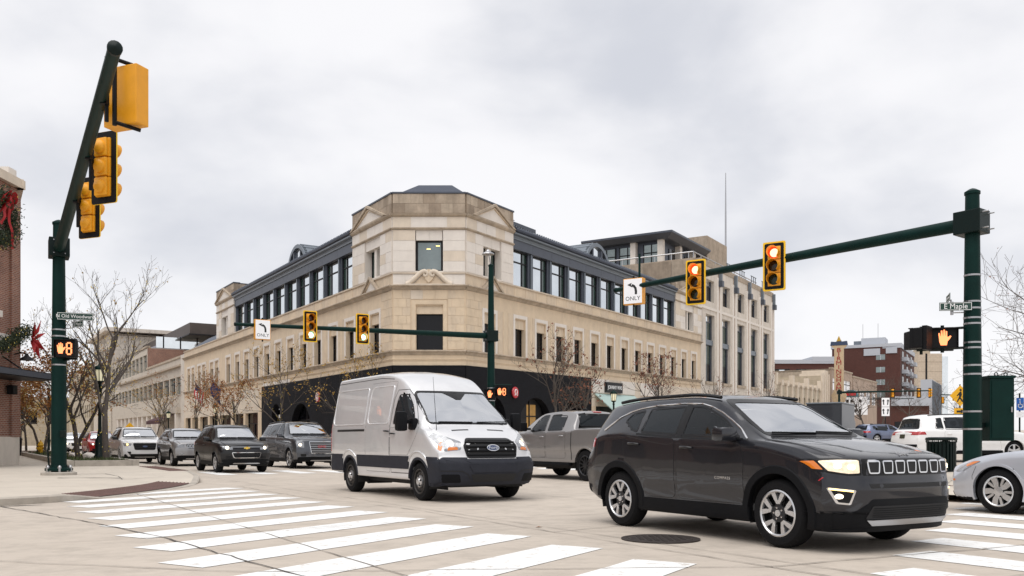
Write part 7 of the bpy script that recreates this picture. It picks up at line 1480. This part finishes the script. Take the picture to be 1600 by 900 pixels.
# ------------------------------------------------------------------ street lamps, signs, bins
mat('lantern_glass', (.75, .70, .52), .4, emit=(1, .92, .6), es=.22)
def street_lamp(label, x, y, z, h=3.95):
    t = thing('street_lamp', label, 'street lamp', (x, y, z), .3, 'green lantern street lamps')
    part('base', 'pole_dark', t, lambda m: m.lathe([(.24, 0), (.24, .12), (.19, .18), (.19, .75), (.14, .85), (.10, 1.0), (.09, 1.15)], 12), 40); part('post', 'pole_dark', t, lambda m: m.lathe([(.075, 1.1), (.06, h-.95), (.10, h-.9), (.05, h-.85), (.09, h-.72)], 12), 40); g = part('lantern', 'lantern_glass', t, lambda m: m.lathe([(.15, h-.70), (.21, h-.28), (.20, h-.2)], 8))
    for i in range(8): a = i*math.pi/4; part('lantern_rib', 'pole_dark', g, lambda m: m.tube([(.155*math.cos(a), .155*math.sin(a), h-.72), (.215*math.cos(a), .215*math.sin(a), h-.2)], .016, 4))
    part('lantern_floor', 'pole_dark', t, lambda m: m.lathe([(.08, h-.78), (.17, h-.72), (.17, h-.68)], 8)); part('lantern_cap', 'pole_green', t, lambda m: m.lathe([(.25, h-.22), (.25, h-.17), (.20, h-.08), (.08, h-.02), (.04, h+.05), (.001, h+.08)], 12), 40); return t
street_lamp('lantern street lamp standing in the planter between the lit trees', -17.3, 36.8, .33); street_lamp('lantern street lamp in front of the mint awning', 6.9, 59.5, gz(6.9, 59.5)+.13); street_lamp('lantern street lamp by the two flags on the left street', *st(18.2, 76), .2); street_lamp('distant lantern street lamp beneath the maroon awning, left street', *st(18.2, 96), .2)
aw = thing('shop_awning', 'dark maroon awning on the low arcade building', 'awning', FL(63, .3, 3.6)); part('canopy', 'awning_maroon', aw, lambda m: m.add([(Vector(FL(s, d, z))-Vector(FL(63, .3, 3.6))) for s, d, z in ((59, .1, 3.9), (68, .1, 3.9), (68, 1.8, 3.2), (59, 1.8, 3.2), (59, 1.8, 2.8), (68, 1.8, 2.8))], [(0, 1, 2, 3), (3, 2, 5, 4)]))
def sign_post(name, label, cat, x, y, h, fn, f=(0, -1), z=None, r=.035):
    t = thing(name, label, cat, (x, y, gz(x, y)+.1 if z is None else z)); part('post', 'pole_dark', t, lambda m: m.tube([(0, 0, 0), (0, 0, h)], r, 6)); mm = fc((0, 0, 0), f)
    def P(n, mt, g, p=None):
        m = MB(); g(m); m.v = [tuple(mm @ Vector(v)) for v in m.v]; return m.build(n, mt, p or t)
    fn(P, t, mm); return t
mat('sign_yellow', (.80, .42, .01), .5); mat('sign_blue', (.02, .13, .5), .5)
XZr = Matrix.Rotation(math.pi/2, 4, 'X')
def f_lane(P, t, mm):
    for z in (2.65, 3.55): q = P('panel', 'sign_white', lambda m: m.box((-.38, -.05, z-.43), (.38, -.03, z+.43))); [P('arrow', 'letter_black', lambda m: (m.prism([(x-.05, z-.25), (x+.05, z-.25), (x+.05+dx, z+.1), (x+.14+dx, z+.1), (x+dx, z+.3), (x-.14+dx, z+.1), (x-.05+dx, z+.1)], .052, .058, XZr)), q) for x, dx in ((-.18, -.04), (.18, .05))]
sign_post('lane_sign', 'white two-panel lane sign with black arrows left of the white SUV', 'sign', 36.2, 85, 4.0, f_lane)
def f_ped(P, t, mm):
    d = P('diamond', 'sign_yellow', lambda m: m.prism([(0, 2.35), (.55, 2.9), (0, 3.45), (-.55, 2.9)], .02, .05, XZr)); P('walking_figure', 'letter_black', lambda m: (m.prism([(-.03, 3.12), (.05, 3.12), (.08, 2.95), (.02, 2.8), (.16, 2.6), (.1, 2.56), (-.04, 2.74), (-.14, 2.56), (-.2, 2.6), (-.08, 2.82), (-.08, 2.95), (-.18, 2.86), (-.2, 2.9)], .052, .056, XZr), m.lathe([(.06, 0), (.001, .004)], 10, Matrix.Translation((.01, -.055, 3.2)) @ XZr, cap=False)), d)
    a = P('arrow_plaque', 'sign_yellow', lambda m: m.box((-.32, -.05, 1.9), (.32, -.02, 2.25))); P('arrow', 'letter_black', lambda m: m.prism([(-.2, 2.02), (.02, 2.02), (.02, 1.96), (.2, 2.08), (.02, 2.2), (.02, 2.13), (-.2, 2.13)], .052, .056, XZr), a)
sign_post('crossing_sign', 'yellow diamond pedestrian sign half hidden by the right mast', 'sign', 23.5, 46, 3.5, f_ped, z=.55)
def f_park(P, t, mm): q = P('panel', 'sign_blue', lambda m: m.box((-.16, -.05, 2.0), (.16, -.03, 2.55))); P('wheelchair_symbol', 'letter_white', lambda m: (m.tube([(.09*math.cos(a), -.055, 2.2+.09*math.sin(a)) for a in [2.2+i*.42 for i in range(11)]], .016, 5), m.tube([(-.02, -.055, 2.4), (-.01, -.055, 2.27), (.07, -.055, 2.26), (.1, -.055, 2.14)], .018, 5), m.lathe([(.03, 0), (.001, .004)], 8, Matrix.Translation((-.02, -.055, 2.46)) @ XZr, cap=False)), q); P('lower_plaque', 'sign_white', lambda m: m.box((-.16, -.05, 1.7), (.16, -.03, 1.95)))
sign_post('parking_sign', 'small blue accessible-parking sign at the right edge', 'sign', 22.0, 38, 2.75, f_park, z=.4)
def f_dia(P, t, mm): P('diamond', 'sign_yellow', lambda m: m.prism([(0, 1.5), (.53, 2.03), (0, 2.56), (-.53, 2.03)], .02, .05, XZr)); P('symbol', 'letter_black', lambda m: m.prism([(-.2, 1.9), (.2, 1.9), (0, 2.25)], .052, .056, XZr))
sign_post('warning_sign', 'yellow diamond sign showing above the white SUV roof, left street', 'sign', -30.5, 70, 2.5, f_dia, z=.0)
far_l = st(6.0, 92); m_ = thing('hanging_signal', 'distant amber signal hanging behind the lit trees, left street', 'traffic signal', (far_l.x+1, far_l.y, 0)); part('pole', 'pole_dark', m_, lambda m: m.tube([(0, 0, 0), (0, 0, 6)], .12, 8)); head_parts(m_, 'amber' if False else 'none', fc((.4, -.1, 4.6), (0, 1)))
# litter bin
bn = thing('litter_bin', 'dark green slatted litter bin on the pavement left of the right mast', 'bin', (11.75, 24, gz(11.75, 24)+.13)); 
bn.scale = (.78, .78, .76); part('liner', 'pole_dark', bn, lambda m: m.lathe([(.40, .06), (.43, 1.0)], 20)); part('top_ring', 'pole_dark', bn, lambda m: m.lathe([(.50, 1.12), (.52, 1.16), (.50, 1.22), (.40, 1.24), (.38, 1.16)], 24, cap=False), 40); part('foot', 'pole_dark', bn, lambda m: m.lathe([(.42, 0), (.42, .07)], 20))
src = None
for i in range(24):
    a = i*math.pi/12
    if src is None: src = part('slat', 'pole_dark', bn, lambda m: m.box((.445, -.035, .06), (.475, .035, 1.08)))
    else: inst(src, 'slat', bn, M4=Matrix.Rotation(a, 4, 'Z'))
src = None
for i in range(16):
    a = i*math.pi/8; o = part('scroll_ring', 'pole_dark', bn, lambda m: m.tube([(.485, .06*math.cos(b), 1.10+.05*math.sin(b)) for b in [j*math.pi/5 for j in range(11)]], .012, 4)) if src is None else inst(src, 'scroll_ring', bn, M4=Matrix.Rotation(a, 4, 'Z')); src = src or o
hy = thing('fire_hydrant', 'small yellow fire hydrant on the far left pavement', 'hydrant', (-30.1, 56, .13)); mat('hydrant_yellow', (.75, .42, .01), .5)
part('barrel', 'hydrant_yellow', hy, lambda m: m.lathe([(.20, 0), (.20, .06), (.14, .1), (.14, .62), (.19, .64), (.19, .70), (.15, .74), (.12, .86), (.05, .92), (.04, 1.0)], 14), 40); part('nozzle', 'hydrant_yellow', hy, lambda m: (m.tube([(-.26, 0, .5), (.26, 0, .5)], .07, 10), m.tube([(0, -.26, .46), (0, 0, .46)], .09, 10)))
hb = thing('street_bin', 'black street bin beside the yellow hydrant', 'bin', (-32.6, 57.5, .13)); part('body', 'black_metal', hb, lambda m: m.lathe([(.38, 0), (.42, 1.0)], 14)); part('dome', 'black_metal', hb, lambda m: m.lathe([(.45, 1.0), (.44, 1.1), (.30, 1.3), (.05, 1.38)], 14), 40)
# ------------------------------------------------------------------ flags
def flag(label, s, kind):
    b = FL(s, .05, 4.45); t = thing('flag', label, 'flag', b); tipv = Vector((*(-N1*1.9+D1*.55), 2.15)); part('staff', 'steel', t, lambda m: (m.tube([(0, 0, 0), tipv], .035, 6), m.lathe([(.06, 0), (.001, .1)], 8, Matrix.Translation(tipv))))
    n = 12; r = 7; w = Vector((*D1, 0)); f = -tipv.normalized()
    def pos(i, j):
        a = i/n; bq = j/r; p = tipv+f*(.1+bq*1.15); return p+Vector((0, 0, -1))*(a*1.55)+w*(.10*math.sin(a*5+bq*2)+.2*a)+Vector((*N1, 0))*(.07*math.sin(a*7+bq))
    for j in range(r):
        for part_i, (i0, i1) in enumerate(((0, 5), (5, n))):
            if kind == 'us': mt = 'flag_blue' if part_i == 0 and j < 4 else ('badge_red' if j % 2 == 0 else 'letter_white')
            else: mt = 'flag_blue'
            m = MB(); m.add([pos(i, jj) for i in range(i0, i1+1) for jj in (j, j+1)], [(2*q, 2*q+1, 2*q+3, 2*q+2) for q in range(i1-i0)]); m.build('cloth', mt, t, smooth=60)
mat('flag_blue', (.015, .022, .09), .7); mat('crest', (.5, .35, .12), .6)
flag('striped red, white and blue flag on the left facade', 40.8, 'us'); flag('plain dark blue flag on the left facade, nearer the corner', 34.3, 'state')
# ------------------------------------------------------------------ planter and street trees
pa, pb_ = st(4.1, 36.2), st(5.75, 36.2)
pt = thing('planter', 'low concrete planter kerb holding the lit trees and lamp post', 'planter', (pa.x, pa.y, .13))
def pq(perp, t, z): p = st(perp, t); return Vector((p.x-pa.x, p.y-pa.y, z))
def pbox(m, p0, p1, t0, t1, z0, z1): m.add([pq(p, t, z) for z in (z0, z1) for p, t in ((p0, t0), (p1, t0), (p1, t1), (p0, t1))], [(0, 3, 2, 1), (4, 5, 6, 7), (0, 1, 5, 4), (1, 2, 6, 5), (2, 3, 7, 6), (3, 0, 4, 7)])
for k in range(9): t0 = 36.2+5*k; part('kerb_stone', 'kerb', pt, lambda m: pbox(m, 5.55, 5.8, t0+.01, t0+4.98, 0, .22)); part('kerb_stone', 'kerb', pt, lambda m: pbox(m, 3.3, 3.55, t0+.01, t0+4.98, 0, .22))
for k in range(1): part('kerb_stone', 'kerb', pt, lambda m: pbox(m, 3.56, 5.54, 36.2, 36.45, 0, .22))
mat('mulch', (.09, .055, .035), .95, var=.5, vs=8, bump=.8, bs=20); part('soil', 'mulch', pt, lambda m: pbox(m, 3.56, 5.54, 36.46, 81, 0, .17))
mat('grass', (.06, .085, .025), .8, var=.4, vs=6); rnd = random.Random(4); m = MB()
for i in range(1500):
    p = pq(rnd.uniform(3.65, 5.45), 36.6+rnd.random()**1.6*30, .17); a = rnd.random()*6.28; h = rnd.uniform(.06, .20); m.add([p+Vector((.02*math.cos(a), .02*math.sin(a), 0)), p-Vector((.02*math.cos(a), .02*math.sin(a), 0)), p+Vector((rnd.gauss(0, .06), rnd.gauss(0, .06), h))], [(0, 1, 2)])
m.build('ground_cover', 'grass', pt, kind='stuff')
def boulder(label, x, y, z, r, seed):
    t = thing('boulder', label, 'rock', (x, y, z)); bm = bmesh.new(); bmesh.ops.create_icosphere(bm, subdivisions=2, radius=r); rn = random.Random(seed)
    for v in bm.verts: v.co *= rn.uniform(.85, 1.12); v.co.z *= .7
    bm.verts.index_update(); m = MB(); m.add([v.co.copy() for v in bm.verts], [[v.index for v in f.verts] for f in bm.faces]); bm.free(); m.build('stone', 'stone_pale', t, smooth=40)
b = st(4.6, 41.3); boulder('pale boulder at the foot of the planter lamp post', b.x, b.y, .42, .26, 1); b = st(4.4, 45.3); boulder('pale boulder in the planter, left of the lamp post', b.x, b.y, .40, .22, 2)
def tree(label, x, y, z, H, seed, leaf='leaf_gold', nleaf=200, lights=False, spread=.5, r0=.12, trunk=.32, levels=4, group='bare street trees', leafs=.085, lean=(0, 0), upright=.35, nb=(5, 4, 4), low=0.0, twigs=2):
    rnd = random.Random(seed); t = thing('street_tree', label, 'tree', (x, y, z), 0, group); tk = MB(); br = MB(); tw = MB(); tips = []; segs = []
    def limb(p, d, L, r, lev):
        n = 5 if lev < 2 else 4; pts = [p]; rad = [r]; q = d.copy(); c = p.copy(); cv = Vector((rnd.gauss(0, .12), rnd.gauss(0, .12), 0))
        for i in range(n):
            q = (q+Vector((rnd.gauss(0, .13), rnd.gauss(0, .13), rnd.gauss(0, .07)+upright*.12))+cv*.3).normalized(); c = c+q*L/n; pts.append(c.copy()); rad.append(max(.005, r*(1-.66*(i+1)/n)))
        (tk if lev == 0 else br if lev == 1 else tw).tube(pts, rad, 7 if lev == 0 else 5 if lev == 1 else 3, cap=False)
        for a, b_ in zip(pts[:-1], pts[1:]): segs.append((a, b_, lev))
        if lev >= levels: tips.extend(pts[1:]); return
        k = nb[min(lev, len(nb)-1)]
        for i in range(k):
            f = rnd.uniform(.35 if lev else trunk, 1.0); j = min(n-1, int(f*n)); fr = f*n-j; bp = pts[j].lerp(pts[j+1], fr); dd = (pts[j+1]-pts[j]).normalized(); a = rnd.random()*6.283; o = dd.orthogonal().normalized(); o2 = dd.cross(o); side = o*math.cos(a)+o2*math.sin(a); ang = rnd.uniform(.5, .95)*(.7+spread)
            nd = (dd*math.cos(ang)+side*math.sin(ang)+Vector((0, 0, upright*.5))).normalized(); limb(bp, nd, L*rnd.uniform(.42, .66)*(1.15-.3*f), rad[j]*rnd.uniform(.5, .68), lev+1)
    limb(Vector((0, 0, -.1)), Vector((lean[0], lean[1], 1)).normalized(), H*.80, r0, 0)
    tk.build('trunk', 'bark', t, smooth=60); br.build('limbs', 'bark', t, smooth=60); tw.build('crown', 'twig', t)
    if nleaf:
        m = MB()
        for i in range(nleaf):
            p = tips[rnd.randrange(len(tips))]+Vector((rnd.gauss(0, .06), rnd.gauss(0, .06), rnd.gauss(0, .06)-.03)); d = Vector((rnd.gauss(0, 1), rnd.gauss(0, 1), rnd.gauss(0, .8)-.4)).normalized()*leafs*rnd.uniform(.6, 1.3); s = d.orthogonal().normalized()*leafs*.38; u = d.cross(s).normalized()*leafs*.15; m.add([p, p+d*.5+s+u, p+d, p+d*.5-s+u], [(0, 1, 2), (0, 2, 3)])
        m.build('leaves', leaf, t, kind='stuff')
    if lights:
        m = MB(); S = [s for s in segs if s[2] < 3]
        wts = []
        for i in range(lights):
            a, b_, lev = S[rnd.randrange(len(S))] if rnd.random() < .6 else segs[rnd.randrange(min(6, len(segs)))]; p = a.lerp(b_, rnd.random())+Vector((rnd.gauss(0, .05), rnd.gauss(0, .05), 0))*(2.2 if lev == 0 else 1); r = rnd.uniform(.014, .026)
            m.add([p+Vector((r, 0, 0)), p+Vector((-r*.5, r*.8, 0)), p+Vector((-r*.5, -r*.8, 0)), p+Vector((0, 0, r*1.4)), p-Vector((0, 0, r*1.4))], [(0, 1, 3), (1, 2, 3), (2, 0, 3), (1, 0, 4), (2, 1, 4), (0, 2, 4)])
        m.build('string_lights', 'light_bulb', t, kind='stuff')
    return t
G = 'trees wound with string lights along the left pavement'
def tl_(perp, t_): p = st(perp, t_); return p.x, p.y
tree('tall bare tree wound with lights just right of the planter lamp post', *tl_(5.0, 39.0), .3, 6.5, 7, 'leaf_gold', 60, 280, .26, .14, levels=4, nb=(10, 4, 4, 2), trunk=.30, group=G, upright=.5)
tree('bare tree wound with lights just left of the planter lamp post', *tl_(4.4, 43.2), .3, 5.2, 12, 'leaf_gold', 90, 260, .40, .12, nb=(9, 5, 3, 2), group=G, upright=.5)
tree('slim lit tree close behind the left signal mast', *tl_(4.5, 47.6), .3, 5.2, 22, 'leaf_gold', 150, 240, .45, .12, nb=(8, 5, 3, 2), group=G)
for i, (p_, t_, hh, lf_, lab) in enumerate(((4.6, 54, 5.6, 'leaf_orange', 'orange-leaved tree left of the signal mast, nearest of the far row'), (4.4, 62, 5.6, 'leaf_orange', 'orange-leaved tree second in the far row left of the mast'), (4.6, 70, 5.8, 'leaf_gold', 'golden-leaved tree beyond the yellow hydrant'), (4.4, 80, 6.0, 'leaf_orange', 'orange-leaved tree far down the left pavement beyond the hydrant'), (2.4, 66, 5.4, 'leaf_orange', 'orange-leaved tree close to the brick building, left of hydrant'), (4.5, 94, 6.2, 'leaf_gold', 'farthest golden tree on the left pavement'))):
    tree(lab, *tl_(p_, t_), .15, hh, 31+i, lf_, 1500, 160, .45, .10, levels=3, nb=(9, 5, 4), group=G, leafs=.13, upright=.4)
G2 = 'small trees along the left facade pavement'
for i, (px, hh, lf_, nl, lab) in enumerate(((535, 6.0, 'leaf_gold', 420, 'thin yellow-leaved tree in front of the left black wall, behind the van'), (440, 6.2, 'leaf_gold', 420, 'thin yellow-leaved tree above the large grey SUV'), (383, 5.6, 'leaf_orange', 900, 'orange-leaved small tree above the black crossover'), (352, 5.6, 'leaf_orange', 900, 'orange-leaved small tree right of the flags'), (300, 6.2, 'leaf_orange', 500, 'small golden tree left of the striped flag'), (268, 7.4, 'leaf_gold', 420, 'small golden tree by the maroon awning'), (240, 7.6, 'leaf_orange', 500, 'distant golden tree before the arcade'))):
    a = (px-800)/1370; Yd = 18.4/(N1.y+a*N1.x); tree(lab, a*Yd, Yd, .2, hh, 51+i, lf_, nl, 120, .45, .085, levels=3 if i > 1 else 4, nb=(9, 5, 3, 2), group=G2, leafs=.12, upright=.45)
G3 = 'bare trees along the right facade pavement'
for i, (px, hh, nl, lab) in enumerate(((868, 5.4, 140, 'nearly bare tree with few rusty leaves before the right black wall'), (1025, 5.6, 380, 'tree with clustered rusty leaves right of the box sign'), (1122, 5.8, 60, 'bare tree before the tall window strips, nearest of two'), (1188, 5.8, 40, 'bare small tree at the far end of the tall window strips'), (905, 4.6, 160, 'small rusty-leaved tree between pickup and right black wall'))):
    a = (px-800)/1370; Yd = (22.6 if i < 4 else 21.8)/(.5135-.858*a); tree(lab, a*Yd, Yd, gz(a*Yd, Yd)+.1, hh, 71+i, 'leaf_rust', nl, 0, .5, .11, nb=(9, 5, 4, 2), group=G3, leafs=.17, levels=4 if i < 2 else 3, upright=.55)
G4 = 'bare trees at the right edge'
for i, (x, y, hh, ln, lab) in enumerate(((18.4, 26.0, 7.6, (-.04, 0), 'bare dark tree with drooping twigs at the right edge'), (25.2, 35.5, 7.6, (-.02, 0), 'second bare tree behind the green control cabinet'), (32.5, 46, 7.0, (0, 0), 'bare tree beyond the accessible-parking sign'))):
    tree(lab, x, y, gz(x, y)+.1, hh, 91+i, 'leaf_rust', 160, 0, .6, .14, nb=(11, 6, 5, 2), group=G4, leafs=.09, upright=.15, trunk=.25)
for i, (px, Yd, hh, lab) in enumerate(((1375, 135, 8.5, 'bare tree before the tan block, right street'), (1352, 128, 8, 'bare tree at the theatre marquee'), (1420, 150, 8, 'bare tree before the low brick shop'), (1470, 210, 11, 'distant bare tree at the end of the right street'), (1500, 230, 11, 'far bare tree left of the yellow diamond sign'))):
    tree(lab, X_(px, Yd), Yd, gz(X_(px, Yd), Yd), hh, 111+i, 'leaf_rust', 0, 0, .6, .14, levels=3, nb=(10, 7, 5), group='distant bare trees on the right street', upright=.3)
for o in list(bpy.data.objects):      # tidy: objects with no users in the scene
    if o.name not in scene.objects: bpy.data.objects.remove(o)
